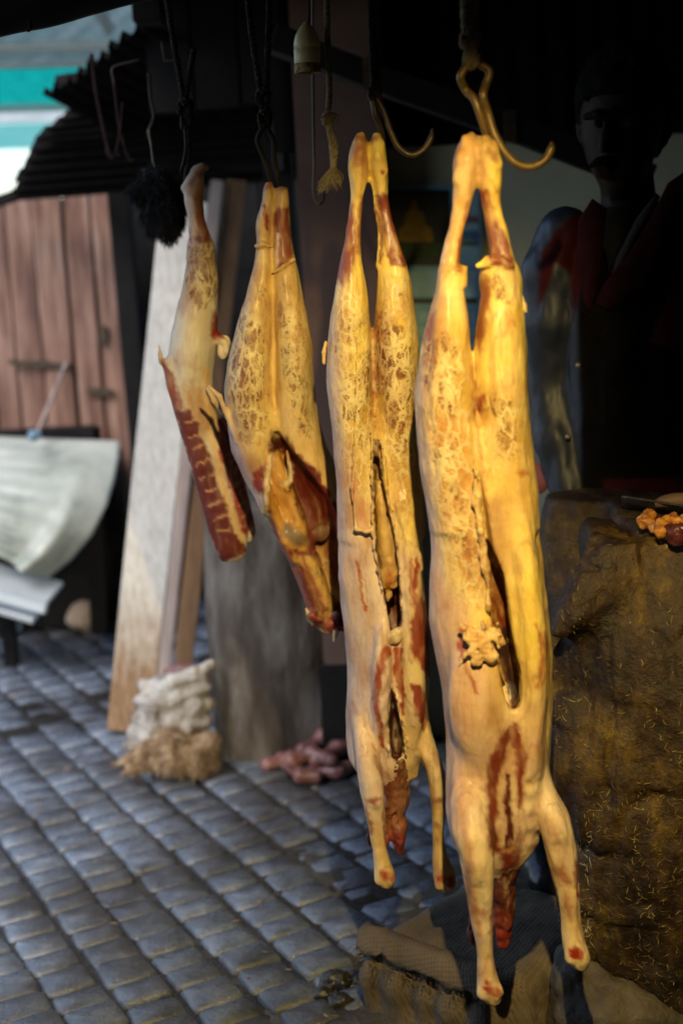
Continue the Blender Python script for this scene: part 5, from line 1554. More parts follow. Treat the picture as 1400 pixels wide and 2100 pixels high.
def hook(label, prongs, Y, r, mat, top, group="meat hooks on ropes"):
    t = thing("meat_hook", label, "hook", tuple(W(top[0], top[1], Y)), group)
    for P in prongs:
        Q = spline(pxs(P, Y), 8)
        rad = [r * (1 if i < len(Q) - 7 else 0.25 + 0.75 * (len(Q) - 1 - i) / 7) for i in range(len(Q))]
        v, f = tube_mesh(Q, rad, 10)
        pydata("prong", v, f, mat, t)
    v, f = tube_mesh(spline(pxs([(top[0] - 7, top[1] + 8), (top[0] - 9, top[1] - 4), (top[0], top[1] - 11), (top[0] + 9, top[1] - 4), (top[0] + 7, top[1] + 8)], Y), 6), r * 0.9, 8)
    pydata("eye", v, f, mat, t)
    return t

hook("warm brown two-pronged hook holding the nearest carcass, its spare point curving right", [
    [(956, 136), (944, 158), (954, 184, .008), (972, 204), (984, 236), (994, 268, .01), (1000, 300, .02)],
    [(984, 132), (1003, 146), (996, 172), (990, 196, -.008), (1000, 232), (1014, 276), (1036, 314), (1064, 338), (1092, 341), (1116, 328), (1129, 306), (1130, 290)]], 2.15, 0.0062, MAT['warm_iron'], (968, 128))
hook("dark two-pronged hook holding the slim carcass in focus, its spare point curving right", [
    [(764, 205), (770, 236), (780, 262, .01), (790, 300, .02)],
    [(772, 200), (788, 232), (800, 268), (816, 300), (840, 317), (864, 310), (882, 286), (886, 262)]], 2.45, 0.0055, MAT['iron'], (768, 196))
hook("thin black hook holding the open hindquarters", [
    [(538, 262), (528, 288), (540, 322), (550, 350), (556, 384, .01)],
    [(548, 262), (562, 290), (562, 322), (568, 356), (574, 392, .012)]], 2.7, 0.0045, MAT['dark_rope'], (543, 256))
hook("thin black hook holding the single leg joint", [
    [(380, 262), (383, 300), (378, 330), (369, 356)],
    [(386, 264), (388, 320), (382, 356), (384, 378), (398, 390), (408, 380)]], 2.9, 0.0045, MAT['dark_rope'], (382, 256))

def rope(label, runs, Y, r, mat, group=None, knots=(), fray=()):
    t = thing("rope", label, "rope", tuple(W(runs[0][0][0], runs[0][0][1], Y)), group)
    for P in runs:
        v, f = rope_geo(pxs(P, Y), r)
        pydata("strand", v, f, mat, t)
    for (x, y, kr) in knots:
        c = W(x, y, Y)
        s = kr * Y / FPX
        Q = [c + np.array([s * cos(a) * (0.8 + .2 * sin(2 * a)), s * 0.5 * sin(3 * a), s * 0.9 * sin(a) + s * 0.12 * a - s * .6]) for a in np.linspace(0, 4 * pi, 16)]
        v, f = rope_geo(Q, r * 0.9)
        pydata("knot", v, f, mat, t)
    if fray:
        geo = []
        rr = random.Random(5)
        for (x, y, x2, y2, n) in fray:
            for _ in range(n):
                a = W(x + rr.uniform(-5, 5), y + rr.uniform(-3, 3), Y + rr.uniform(-.006, .006))
                b = W(x2 + rr.uniform(-11, 11), y2 + rr.uniform(-18, 8), Y + rr.uniform(-.014, .014))
                m = (a + b) / 2 + np.array([rr.uniform(-.008, .008), rr.uniform(-.006, .006), rr.uniform(-.003, .003)])
                geo.append(tube_mesh(spline([a, m, b], 3), [0.0007, 0.0007, 0.0007, 0.0006, 0.0006, 0.0005, 0.0004][:7], 3))
        v, f = join_geo(geo)
        o = pydata("frayed_fibres", v, f, mat, t)
        o["kind"] = "stuff"
    return t

rope("thick yellowed rope knotted above the nearest carcass's hook", [[(952, -120), (954, 20), (958, 80), (964, 132)], [(972, -120), (970, 10), (966, 78), (970, 132)]], 2.15, 0.008, MAT['rope'], knots=((962, 84, 14), (966, 124, 11)))
rope("old rope holding the hook of the slim carcass", [[(756, -120), (762, 80), (767, 205)], [(776, -120), (772, 60), (769, 200)]], 2.45, 0.006, MAT['dark_rope'], knots=((768, 190, 11),))
rope("dark rope above the open hindquarters, two runs meeting in a knot", [[(498, -120), (515, 60), (534, 185), (541, 262)], [(556, -120), (551, 60), (546, 190), (545, 262)]], 2.7, 0.006, MAT['dark_rope'], knots=((540, 200, 13), (543, 242, 12)))
rope("greasy rope above the single leg joint, knotted twice", [[(326, -120), (352, 60), (374, 190), (382, 262)], [(398, 100), (388, 160), (380, 215), (384, 262)]], 2.9, 0.006, MAT['dark_rope'], knots=((380, 222, 14), (384, 246, 11)))
rope("loose hemp rope with a frayed tassel end, hanging between lamp holder and slim carcass", [[(668, -120), (671, 60), (675, 190), (672, 240), (680, 300), (684, 345)], [(684, 232), (676, 262), (688, 300), (682, 348)]], 2.6, 0.0055, MAT['rope'], knots=((671, 246, 9),), fray=((683, 345, 660, 392, 46), (685, 345, 692, 386, 40), (684, 340, 676, 380, 26), (671, 236, 664, 252, 14), (684, 236, 694, 246, 8)))
# short dangling hook glinting in the dark
hs = thing("small_hook", "small thin hook glinting in the dark right of the hindquarters", "hook", tuple(W(655, 380, 2.95)))
v, f = tube_mesh(spline(pxs([(640, -100), (642, 200), (644, 340), (642, 380), (646, 408), (656, 418), (663, 408), (664, 392)], 2.95), 8), 0.0026, 7)
pydata("hook_wire", v, f, MAT['iron'], hs)

# lamp holder
MAT['bakelite'] = rough_mat('old_white_plastic', [(0.3, (0.55, 0.45, 0.20)), (0.7, (0.72, 0.62, 0.34))], 25, rough=(0.25, 0.4), bump=0.1)
MAT['rust'] = rough_mat('rusty_rim', [(0.35, (0.10, 0.05, 0.02)), (0.55, (0.35, 0.25, 0.10)), (0.75, (0.6, 0.5, 0.25))], 120, rough=(0.6, 0.8), bump=0.3)
def lathe(name, prof, c, mat, parent, n=28, tilt=0.0):
    V, F = [], []
    M = Matrix.Rotation(tilt, 3, 'Y')
    for (r, z) in prof:
        for k in range(n):
            a = 2 * pi * k / n
            p = M @ Vector((r * cos(a), r * sin(a), z))
            V.append((c[0] + p.x, c[1] + p.y, c[2] + p.z))
    for i in range(len(prof) - 1):
        for k in range(n):
            k2 = (k + 1) % n
            F.append((i * n + k, i * n + k2, (i + 1) * n + k2, (i + 1) * n + k))
    return pydata(name, V, F, mat, parent)
cL = W(631, 150, 2.6)
s = 2.6 / FPX
lh = thing("lamp_holder", "empty yellowed plastic lamp holder hanging below the roof", "lamp holder", tuple(cL))
lathe("holder_sleeve", [(25 * s, 18 * s), (26 * s, 20 * s), (26 * s, 46 * s), (24.5 * s, 47.5 * s)], cL, MAT['bakelite'], lh, tilt=0.02)
lathe("holder_rim", [(21 * s, 3 * s), (22 * s, 0), (26 * s, 0), (26.2 * s, 17 * s), (25 * s, 18 * s)], cL, MAT['rust'], lh, tilt=0.02)
lathe("holder_cap", [(24.5 * s, 47.5 * s), (26 * s, 49 * s), (25.5 * s, 58 * s), (22 * s, 72 * s), (15 * s, 84 * s), (8 * s, 92 * s), (4 * s, 96 * s), (0.5 * s, 97 * s)], cL, MAT['bakelite'], lh, tilt=0.02)
lathe("inner_barrel", [(21 * s, 3 * s), (19 * s, 40 * s), (0.5 * s, 42 * s)], cL, MAT['iron'], lh, tilt=0.02)
v, f = tube_mesh(spline(pxs([(633, 56), (634, 0), (630, -80)], 2.6), 5), 0.0022, 7)
pydata("cable", v, f, MAT['dark_rope'], lh)

# the lit hooded lamp that lights the meat; it hangs above and in front of the picture
MAT['bulb'], nt, p = new_mat('bulb_glass')
p.inputs["Emission Color"].default_value = (1.0, 0.60, 0.18, 1)
p.inputs["Emission Strength"].default_value = 6
bl = thing("hooded_lamp", "warm bulb in a tin hood hanging from the roof over the front of the meat", "lamp", LAMP_POS)
cB = np.array(LAMP_POS)
aim = (Vector(LAMP_AIM) - Vector(LAMP_POS)).normalized()
RL = aim.to_track_quat('Z', 'Y').to_matrix()
def lathe_dir(name, prof, mat, n=28):
    V, F = [], []
    for (r, z) in prof:
        for k in range(n):
            a = 2 * pi * k / n
            q = RL @ Vector((r * cos(a), r * sin(a), z))
            V.append(cB + np.array(q))
    for i in range(len(prof) - 1):
        for k in range(n):
            k2 = (k + 1) % n
            F.append((i * n + k, i * n + k2, (i + 1) * n + k2, (i + 1) * n + k))
    return pydata(name, V, F, mat, bl)
lathe_dir("hood", [(0.016, -0.10), (0.03, -0.085), (0.06, -0.05), (0.085, 0.0), (0.10, 0.05), (0.098, 0.05), (0.083, 0.0), (0.058, -0.048), (0.028, -0.082)], MAT['tin'])
lathe_dir("bulb_glass", [(0.012, -0.075), (0.014, -0.06), (0.024, -0.035), (0.029, -0.012), (0.024, 0.006), (0.012, 0.015), (0.0005, 0.018)], MAT['bulb'])
lathe_dir("socket", [(0.015, -0.145), (0.017, -0.14), (0.017, -0.085), (0.013, -0.08)], MAT['bakelite'])
# added tin flap on the hood that throws shade over the butcher
src = cB + np.array(aim) * 0.055
fv = []
for (az_, el_) in ((8.9, -26), (34, -26), (34, 14), (8.9, 14)):
    a_, e_ = radians(az_), radians(el_)
    fv.append(src + 0.15 * np.array([math.tan(a_), 1.0, math.tan(e_) / cos(a_)]))
fl_ = pydata("shade_flap", fv, [(0, 1, 2, 3)], MAT['tin'], bl, smooth=False)
fl_.modifiers.new("thick", 'SOLIDIFY').thickness = 0.002
v, f = tube_mesh([fv[2], (fv[2] + cB) / 2 + np.array([0.02, 0, 0.03]), cB + np.array(RL @ Vector((0.0, 0.09, 0.03)))], 0.002, 6)
pydata("flap_wire", v, f, MAT['iron'], bl)
q = cB - np.array(aim) * 0.14
v, f = tube_mesh(spline([q, q - np.array(aim) * 0.03 + np.array([0, 0, 0.03]), q + np.array([0, -0.05, 0.15]), q + np.array([0, -0.05, 0.34])], 6), 0.003, 6)
pydata("cable", v, f, MAT['dark_rope'], bl)
ld = bpy.data.lights.new("lamp_light", 'SPOT')
ld.energy = LAMP_W
ld.color = (1.0, 0.74, 0.28)
ld.shadow_soft_size = 0.014
ld.spot_size = radians(58)
ld.spot_blend = 0.6
lo = bpy.data.objects.new("lamp_light", ld)
COL.objects.link(lo)
lo.location = cB + np.array(aim) * 0.055
lo.rotation_euler = aim.to_track_quat('-Z', 'Y').to_euler()

# straps, hooks and odd iron in the dark at the upper left
def bar(name, label, cat, P, Y, r, mat, group=None):
    t = thing(name, label, cat, tuple(W(P[0][0], P[0][1], Y)), group)
    v, f = tube_mesh(spline(pxs(P, Y), 6), r, 8)
    pydata("strap_length", v, f, mat, t)
    q, q2 = W(P[-1][0], P[-1][1], Y), W(P[-2][0], P[-2][1], Y)
    d = (q - q2) / np.linalg.norm(q - q2)
    v, f = tube_mesh(spline([q - d * 0.012, q, q + d * 0.012 + np.array([0.004, 0, 0]), q + d * 0.018 + np.array([0.011, 0, 0.004])], 4), r * 1.25, 7)
    pydata("knotted_end", v, f, mat, t)
    return t
bar("hanging_strap", "brown strap hanging by the tin roofs, longest and leftmost", "strap", [(188, 110), (198, 190), (210, 250), (223, 312)], 3.7, 0.005, MAT['red_strap'], "straps hanging under the tin roof")
bar("hanging_strap", "brown strap right of the leftmost one, crossed by a thin cord", "strap", [(230, 140), (238, 200), (246, 262), (262, 318)], 3.6, 0.0042, MAT['red_strap'], "straps hanging under the tin roof")
bar("twine", "thin brown twine crossing the second strap under the tin roof", "twine", [(252, 210), (248, 262), (240, 308)], 3.58, 0.003, MAT['red_strap'])
bar("twine", "thin dark twine with a bent end above the black fleece", "twine", [(306, 150), (309, 200), (316, 236), (306, 270)], 3.3, 0.004, MAT['dark_rope'])
brk = thing("iron_bracket", "thin iron bracket under the roof left of the greasy rope", "bracket", tuple(W(337, 125, 3.3)))
v, f = tube_mesh(pxs([(331, 84), (337, 124), (366, 124), (374, 118)], 3.3), 0.0016, 6)
pydata("bracket_wire", v, f, MAT['iron'], brk)
v, f = tube_mesh(spline(pxs([(288, 122), (246, 132), (230, 142), (236, 176)], 3.5), 5), 0.0018, 6)
wr = thing("bent_wire", "bent wire catching light under the roof by the brown straps", "wire", tuple(W(246, 132, 3.5)))
pydata("wire_length", v, f, MAT['iron'], wr)

# black fleece
MAT['fleece'] = rough_mat('black_hair', [(0.3, (0.008, 0.008, 0.010)), (0.7, (0.025, 0.026, 0.03))], 60, rough=(0.6, 0.8), bump=0.3, spec=0.15)
Yf = 3.1
fl = thing("black_fleece", "shaggy black hairy hide piece hanging left of the single leg joint", "fleece", tuple(W(320, 340, Yf)))
v = vol_for(262, 392, 320, 505, Yf, -0.08, 0.08, 0.005)
v.loft([(344, 306, 336, 0, .015), (362, 288, 352, 0, .03), (392, 292, 366, 0, .034), (430, 300, 378, 0, .036), (460, 300, 376, 0, .03), (480, 330, 368, 0, .018), (494, 342, 354, 0, .008)], Yf)
v.capx([(318, 440, 12, .0), (310, 472, 8, .0), (312, 488, 4, .0)], Yf, 0.008)
v.ell(W(287, 392, Yf), (0.022, 0.025, 0.022), 0.01)
skin_object("hide", v, MAT['fleece'], fl, bump=lambda V, N: 0.016 * fbm(V, 40, 3))
def hairs(name, anchor, n, length, mat, parent, seed, droop=0.6, width=0.0012, curl=0.4):
    me = anchor.data
    rr = np.random.default_rng(seed)
    co = np.zeros(len(me.vertices) * 3); me.vertices.foreach_get("co", co); co = co.reshape(-1, 3)
    no = normals(me)
    ii = rr.integers(0, len(co), n)
    V, F = [], []
    for i in ii:
        p = co[i]
        d = no[i] * 0.8 + np.array([0, 0, -droop]) + rr.normal(0, curl, 3)
        d /= np.linalg.norm(d)
        L = length * rr.uniform(0.5, 1.2)
        s = np.cross(d, rr.normal(0, 1, 3)); s /= np.linalg.norm(s) + 1e-9
        b = len(V)
        q = p + d * L * 0.55
        d2 = d + np.array([0, 0, -droop]) + rr.normal(0, curl * .6, 3); d2 /= np.linalg.norm(d2)
        e = q + d2 * L * 0.5
        V += [p - s * width, p + s * width, q - s * width * .8, q + s * width * .8, e]
        F += [(b, b + 1, b + 3, b + 2), (b + 2, b + 3, b + 4)]
    o = pydata(name, V, F, mat, parent)
    o["kind"] = "stuff"
    return o
hairs("hair_tufts", fl.children[0], 9000, 0.020, MAT['fleece'], fl, 3, droop=1.0, width=0.0006, curl=0.5)
v, f = tube_mesh(spline(pxs([(306, 265), (312, 300), (316, 330), (322, 352)], Yf), 6), 0.004, 7)
pydata("hanger", v, f, MAT['iron'], fl)

# ================================================================== STUMP, HIDES, TROTTERS
MAT['grey_stump'] = rough_mat('grey_weathered_trunk', [(0.30, (0.020, 0.013, 0.008)), (0.46, (0.055, 0.040, 0.028)), (0.58, (0.13, 0.11, 0.09)), (0.72, (0.24, 0.225, 0.205))], 3.6, (2.2, 2.2, 0.6), rough=(0.6, 0.85), bump=0.6, bdist=0.01, bscale=16)
Ys = 4.12
st = thing("grey_stump", "broad grey tree trunk stump standing behind the hindquarters", "stump", tuple(W(560, 1560, Ys) * np.array([1, 1, 0])))
v = vol_for(395, 730, 985, 1600, Ys, -0.26, 0.26, 0.009)
v.loft([(1004, 424, 688, 0, .17), (1100, 420, 694, 0, .18), (1250, 424, 700, 0, .185), (1400, 434, 702, 0, .185), (1500, 440, 706, 0, .19), (1590, 438, 716, 0, .20)], Ys, 0.01, p=2.3)
v.plane((0.05, -0.05, 1.0), float(W(560, 1010, Ys)[2]) - 0.05 * Ys + 0.05 * W(560, 1010, Ys)[0], 0.02)
skin_object("trunk_block", v, MAT['grey_stump'], st, bump=lambda V, N: 0.010 * fbm(V * np.array([1, 1, .45]), 7, 4) + 0.004 * fbm(V * np.array([1, 1, .3]), 30, 7))

MAT['white_hide'] = rough_mat('white_fleece', [(0.28, (0.10, 0.075, 0.06)), (0.45, (0.28, 0.25, 0.22)), (0.7, (0.50, 0.48, 0.45))], 14, rough=(0.7, 0.9), bump=0.5, bdist=0.005, bscale=60)
MAT['tan_hide'] = rough_mat('tan_fleece', [(0.3, (0.14, 0.08, 0.04)), (0.55, (0.32, 0.22, 0.13)), (0.75, (0.46, 0.36, 0.25))], 16, rough=(0.7, 0.9), bump=0.9, bdist=0.008, bscale=70)
MAT['pink_flesh'] = rough_mat('pink_flesh', [(0.3, (0.08, 0.028, 0.026)), (0.6, (0.22, 0.10, 0.09)), (0.8, (0.38, 0.22, 0.20))], 22, rough=(0.3, 0.5), bump=0.4)
Yh = 3.92
v = vol_for(260, 450, 1350, 1560, Yh, -0.14, 0.16, 0.006)
for P_ in ([(318, 1416, 14, .02), (356, 1402, 15, -.01), (398, 1384, 13, .0), (428, 1366, 10, .03)],
           [(300, 1404, 12, .03), (326, 1398, 11, .03), (352, 1388, 9, .05)],
           [(292, 1440, 15, .0), (322, 1452, 17, -.03), (366, 1436, 15, -.02), (418, 1404, 14, .0)],
           [(284, 1470, 13, .0), (316, 1484, 16, -.04), (352, 1482, 13, -.05), (400, 1450, 15, -.02), (428, 1440, 12, .01)],
           [(274, 1502, 13, .0), (306, 1512, 15, -.04), (344, 1508, 12, -.04), (384, 1490, 15, -.04), (424, 1478, 12, -.01)],
           [(268, 1526, 11, .0), (298, 1538, 12, -.03), (350, 1530, 10, -.03), (420, 1510, 12, -.01)]):
    v.capx([(x, y, r * 1.28, d) for (x, y, r, d) in P_], Yh, 0.014)
v.loft([(1390, 306, 424, .05, .04), (1540, 282, 426, .04, .06)], Yh, 0.01)
up = skin_object("fleece_hide", v, MAT['white_hide'], None, bump=lambda V, N: 0.012 * fbm(V * np.array([.8, 1, 1.2]), 22, 3) + 0.005 * fbm(V, 60, 5))
tag(up, "crumpled white fleece on top of the tan hide beside the grey stump", "hide", "raw hides piled by the stump")
hairs("wool_tufts", up, 2200, 0.010, MAT['white_hide'], up, 5, width=0.0008)
v = vol_for(215, 455, 1465, 1620, 3.86, -0.17, 0.16, 0.006)
v.capx([(300, 1545, 26, 0), (345, 1520, 30, -.01), (390, 1540, 26, -.01), (425, 1520, 22, 0), (432, 1552, 20, .01)], 3.86, 0.02)
v.capx([(300, 1560, 22, -.03), (350, 1565, 24, -.05), (400, 1572, 18, -.03), (430, 1565, 16, 0)], 3.86, 0.02)
v.capx([(300, 1552, 15, -.03), (262, 1560, 10, -.05), (234, 1567, 6, -.05)], 3.86, 0.012)
v.capx([(300, 1566, 14, -.04), (272, 1578, 9, -.06), (254, 1586, 5, -.06)], 3.86, 0.012)
v.capx([(345, 1500, 10, -.03), (372, 1512, 8, -.05)], 3.86, 0.01)
lo_ = skin_object("tan_hide", v, MAT['tan_hide'], None, bump=lambda V, N: 0.012 * fbm(V, 26, 8) + 0.004 * fbm(V, 90, 5))
tag(lo_, "tan and cream hide with trailing ends, lowest of the pile by the stump", "hide", "raw hides piled by the stump")
hairs("wool_tufts", lo_, 4000, 0.015, MAT['tan_hide'], lo_, 6, width=0.0008)
v = vol_for(325, 435, 1345, 1400, 4.0, -0.08, 0.08, 0.006)
v.capx([(345, 1382, 12, 0), (375, 1372, 14, 0), (405, 1376, 12, 0), (424, 1386, 10, 0)], 4.0, 0.015)
o = skin_object("flesh_trimming", v, MAT['pink_flesh'], None, bump=lambda V, N: 0.006 * fbm(V, 40, 8))
tag(o, "pinkish flesh trimming lying on top of the white fleece", "meat scrap")

leg_runs = [
    ((548, 1568), (600, 1555), (655, 1540), "pink skinned goat leg lying nearest the grey stump, joint end pointing left"),
    ((578, 1558), (618, 1590), (648, 1594), "pink skinned goat leg bent on the ground in front of the heap"),
    ((640, 1588), (690, 1580), (730, 1566), "pink skinned goat leg lying flat at the right front of the heap"),
    ((620, 1540), (660, 1515), (700, 1500), "pink skinned goat leg slanting up the back of the heap"),
    ((650, 1560), (690, 1535), (730, 1530), "pink skinned goat leg in the middle of the heap beside the slim carcass"),
    ((600, 1560), (640, 1545), (680, 1560), "pink skinned goat leg lying across the middle of the heap"),
    ((660, 1510), (700, 1490), (740, 1496), "uppermost pink skinned goat leg at the back of the heap"),
]
for k, (a, b, c, lb_) in enumerate(leg_runs):
    z = (0.02, 0.02, 0.022, 0.05, 0.055, 0.06, 0.07)[k]
    A, B, C_ = G(*a, z), G(*b, z + 0.01), G(*c, z + 0.005)
    lo3 = np.minimum(np.minimum(A, B), C_) - 0.05
    hi3 = np.maximum(np.maximum(A, B), C_) + 0.05
    vv = Vol(lo3, hi3, 0.005)
    vv.cap([(*A, 0.024), (*(A * .7 + B * .3), 0.016), (*B, 0.022), (*(B * .5 + C_ * .5), 0.016), (*C_, 0.020)], 0.012)
    o = skin_object("goat_shank", vv, MAT['pink_flesh'], None, bump=lambda V, N: 0.004 * fbm(V, 40, 8))
    tag(o, lb_, "goat shank", "skinned goat legs heaped on the street")

# ================================================================== SACKING PLATFORM
MAT['burlap'], nt, p = new_mat('burlap')
vv_ = coords(nt)
def wave(scale, rot):
    w_ = nd(nt, "TexWave", wave_type='BANDS', bands_direction='X')
    w_.inputs["Scale"].default_value = scale
    w_.inputs["Distortion"].default_value = 0.25
    w_.inputs["Detail"].default_value = 2
    w_.inputs["Detail Scale"].default_value = 1.5
    nt.links.new(coords(nt, (1, 1, 1), rot), w_.inputs["Vector"])
    return w_.outputs["Fac"]
w1, w2 = wave(40, (0, 0.3, 0.55)), wave(52, (0, 0.5, 0.55 + pi / 2))
mm = nd(nt, "Math", operation='MAXIMUM'); nt.links.new(w1, mm.inputs[0]); nt.links.new(w2, mm.inputs[1])
nb = noise(nt, vv_, 6, 5)
bc = ramp(nt, nb, [(0.3, (0.055, 0.042, 0.028)), (0.55, (0.12, 0.092, 0.062)), (0.8, (0.19, 0.15, 0.105))])
nt.links.new(mix(nt, 0.55, bc, ramp(nt, mm.outputs[0], [(0.2, (0.62, 0.60, 0.57)), (0.8, (1.18, 1.15, 1.10))]), 'MULTIPLY'), p.inputs["Base Color"])
p.inputs["Roughness"].default_value = 0.9
nt.links.new(bumpn(nt, mm.outputs[0], 0.4, 0.003, bumpn(nt, noise(nt, vv_, 40, 5, 0.7), 0.5, 0.008)), p.inputs["Normal"])
zt = 0.165
A_, B_, C_ = G(845, 1822, zt), G(768, 1905, zt), G(1012, 1995, zt)
ux = C_ - B_; ux[2] = 0; Lx = np.linalg.norm(ux); ux /= Lx
uy = A_ - B_; uy[2] = 0; uy -= ux * (uy @ ux); Ly = np.linalg.norm(uy); uy /= Ly
Lx *= 1.22
Ly = max(Ly, 0.36)
cs_ = B_ + ux * Lx / 2 + uy * Ly / 2
cs_[2] = zt / 2 - 0.02
sk = thing("burlap_platform", "low block wrapped in coarse brown burlap sacking at the butcher's feet", "sack", (cs_[0], cs_[1], 0))
v = Vol(cs_ - [0.42, 0.42, 0.14], cs_ + [0.42, 0.42, 0.17], 0.006)
v.rbox(cs_, (Lx / 2, Ly / 2, zt / 2 + 0.018), [ux, uy, [0, 0, 1]], 0.045, 0)
# folded, sagging front edge and hanging folds
edge_pts = [B_ + ux * t * Lx - uy * (0.012 + 0.01 * sin(t * 9)) + np.array([0, 0, -0.008 - 0.012 * sin(t * 5) ** 2]) for t in np.linspace(-0.02, 0.9, 14)]
v.cap([(*q, 0.010 + 0.003 * sin(i * 1.7)) for i, q in enumerate(edge_pts)], 0.012)
for k, t in enumerate((0.02, 0.14, 0.27, 0.40, 0.53, 0.66, 0.80)):
    q = B_ + ux * t * Lx - uy * 0.008
    v.cap([(*(q + [0, 0, -0.035]), 0.012), (*(q + ux * 0.02 * sin(k * 2.1) - uy * 0.010 + [0, 0, -0.09]), 0.023 + 0.006 * sin(k * 3.3)), (*(q - uy * 0.012 + [0, 0, -0.17]), 0.020)], 0.024)
sackmesh = skin_object("sacking", v, MAT['burlap'], sk, bump=lambda V, N: 0.010 * fbm(V, 9, 3) + 0.004 * fbm(V * np.array([1, 1, .4]), 30, 5))
# torn flap along the front edge
fv, ff = [], []
for i, t in enumerate(np.linspace(-0.04, 0.86, 46)):
    q = B_ + ux * t * Lx - uy * 0.034
    wv = 0.006 * noise3(np.array([t * 9, 0, 0.3]), 1, 4)
    for j, (dn, dz) in enumerate(((0.028, 0.012), (0.004, 0.006), (-0.008 + wv, -0.02), (-0.010 + wv, -0.030 + 0.016 * noise3(np.array([t * 22, 1, 0.3]), 1, 8)))):
        fv.append(q - uy * (-dn) * 1.0 + np.array([0, 0, dz + 0.003 * noise3(np.array([i * .31, 0, 0.5]), 1, 3)]))
for i in range(45):
    for j in range(3):
        ff.append((i * 4 + j, (i + 1) * 4 + j, (i + 1) * 4 + j + 1, i * 4 + j + 1))
fo = pydata("torn_flap", fv, ff, MAT['burlap'], sk)
fo.modifiers.new("thick", 'SOLIDIFY').thickness = 0.004
g = geo = []
rr = random.Random(4)
for k in range(60):
    t = rr.uniform(-0.04, 0.86)
    q = B_ + ux * t * Lx - uy * 0.046 + np.array([0, 0, -0.035])
    geo.append(tube_mesh([q, q + np.array([rr.uniform(-.02, .02), rr.uniform(-.02, 0), rr.uniform(-.03, .0)])], [0.0009, 0.0005], 3))
q0 = B_ - ux * 0.02
for k in range(40):
    q = q0 + np.array([rr.uniform(-.01, .02), rr.uniform(-.02, .02), -0.06 + rr.uniform(-.03, .02)])
    geo.append(tube_mesh([q, q + np.array([-rr.uniform(.01, .05), rr.uniform(-.02, .01), rr.uniform(-.03, .0)])], [0.0010, 0.0005], 3))
vq, fq = join_geo(geo)
th = pydata("loose_threads", vq, fq, MAT['burlap'], sk)
th["kind"] = "stuff"
# stones beside and below
st_c = W(1190, 2050, 2.36)
v = Vol(st_c - [0.22, 0.2, 0.22], st_c + [0.42, 0.2, 0.15], 0.007)
v.loft([(1945, 1150, 1195, 0, .04), (1975, 1128, 1300, 0, .09), (2030, 1118, 1420, 0, .12), (2110, 1122, 1520, 0, .13), (2200, 1130, 1520, 0, .13)], 2.40, 0.02, p=2.5)
o = skin_object("base_stone", v, MAT['stone'], None, bump=lambda V, N: 0.030 * fbm(V, 9, 3) + 0.008 * fbm(V, 36, 5))
tag(o, "rough grey-brown stone under the left foot of the chopping block", "stone")
for k, (x, y, r, lb_) in enumerate(((690, 2018, 0.026, "dark wet stone lump at the edge of the mud"), (668, 2042, 0.017, "small wet lump left of the dark stone lump"), (702, 2058, 0.019, "flat dark lump below the dark stone lump in the mud"))):
    lump("street_lump", G(x, y) + np.array([0, 0, r * 0.35]), (r * 1.2, r, r * 0.75), MAT['bed'], lb_, "stone", h=0.004, amp=0.5, seed=30 + k, group="loose wet lumps on the street")
lump("meat_scrap", G(510, 2005, 0.006), (0.0042, 0.0036, 0.0025), MAT['pink_flesh'], "tiny pink meat scrap on the cobbles", "meat scrap", h=0.0025, seed=40)

# ================================================================== CHOPPING BLOCK
MAT['block'], nt, p = new_mat('greasy_old_trunk')
vb = coords(nt, (1, 1, 0.6))
n1 = noise(nt, vb, 7, 6, 0.7)
n2 = noise(nt, coords(nt), 34, 6, 0.75)
c1_ = ramp(nt, n1, [(0.32, (0.010, 0.006, 0.003)), (0.5, (0.042, 0.022, 0.008)), (0.62, (0.12, 0.076, 0.012)), (0.74, (0.28, 0.20, 0.034))])
c2_ = ramp(nt, n2, [(0.35, (0.28, 0.24, 0.22)), (0.52, (0.85, 0.8, 0.75)), (0.7, (1.5, 1.45, 1.2))])
n3 = noise(nt, coords(nt, (1, 1, 0.3)), 60, 5, 0.75)
c3_ = ramp(nt, n3, [(0.35, (0.4, 0.36, 0.33)), (0.5, (1, 1, 1)), (0.68, (1.35, 1.3, 1.1))])
nt.links.new(mix(nt, 0.7, mix(nt, 0.85, c1_, c2_, 'MULTIPLY'), c3_, 'MULTIPLY'), p.inputs["Base Color"])
nt.links.new(ramp(nt, n2, [(0.3, (0.35,) * 3), (0.7, (0.65,) * 3)]), p.inputs["Roughness"])
nt.links.new(bumpn(nt, n2, 0.9, 0.008, bumpn(nt, n1, 0.5, 0.02)), p.inputs["Normal"])
MAT['straw'] = rough_mat('straw_and_fat_shreds', [(0.3, (0.14, 0.10, 0.02)), (0.7, (0.36, 0.28, 0.08))], 60, rough=(0.5, 0.7), bump=0)
Yb = 2.56
cb = thing("chopping_block", "massive dark tree-trunk chopping block flecked with straw at the right", "chopping block", (0.62, Yb, 0.1))
v = Vol((0.22, 2.20, 0.05), (1.02, 2.98, 1.08), 0.0085)
v.loft([(1010, 1268, 1690, 0, .25), (1100, 1256, 1700, 0, .26), (1180, 1208, 1710, 0, .275), (1250, 1162, 1715, 0, .285), (1290, 1142, 1715, 0, .29), (1400, 1132, 1710, 0, .29), (1600, 1134, 1700, 0, .285), (1750, 1150, 1690, 0, .28), (1900, 1180, 1680, 0, .27), (1980, 1196, 1670, 0, .26), (2080, 1206, 1660, 0, .25)], Yb, 0.02, p=2.5)
v.loft([(1000, 1118, 1420, 0, .08), (1080, 1108, 1420, 0, .09), (1200, 1104, 1380, 0, .10), (1300, 1112, 1300, 0, .09), (1420, 1130, 1260, 0, .06)], 2.78, 0.03, p=2.4)
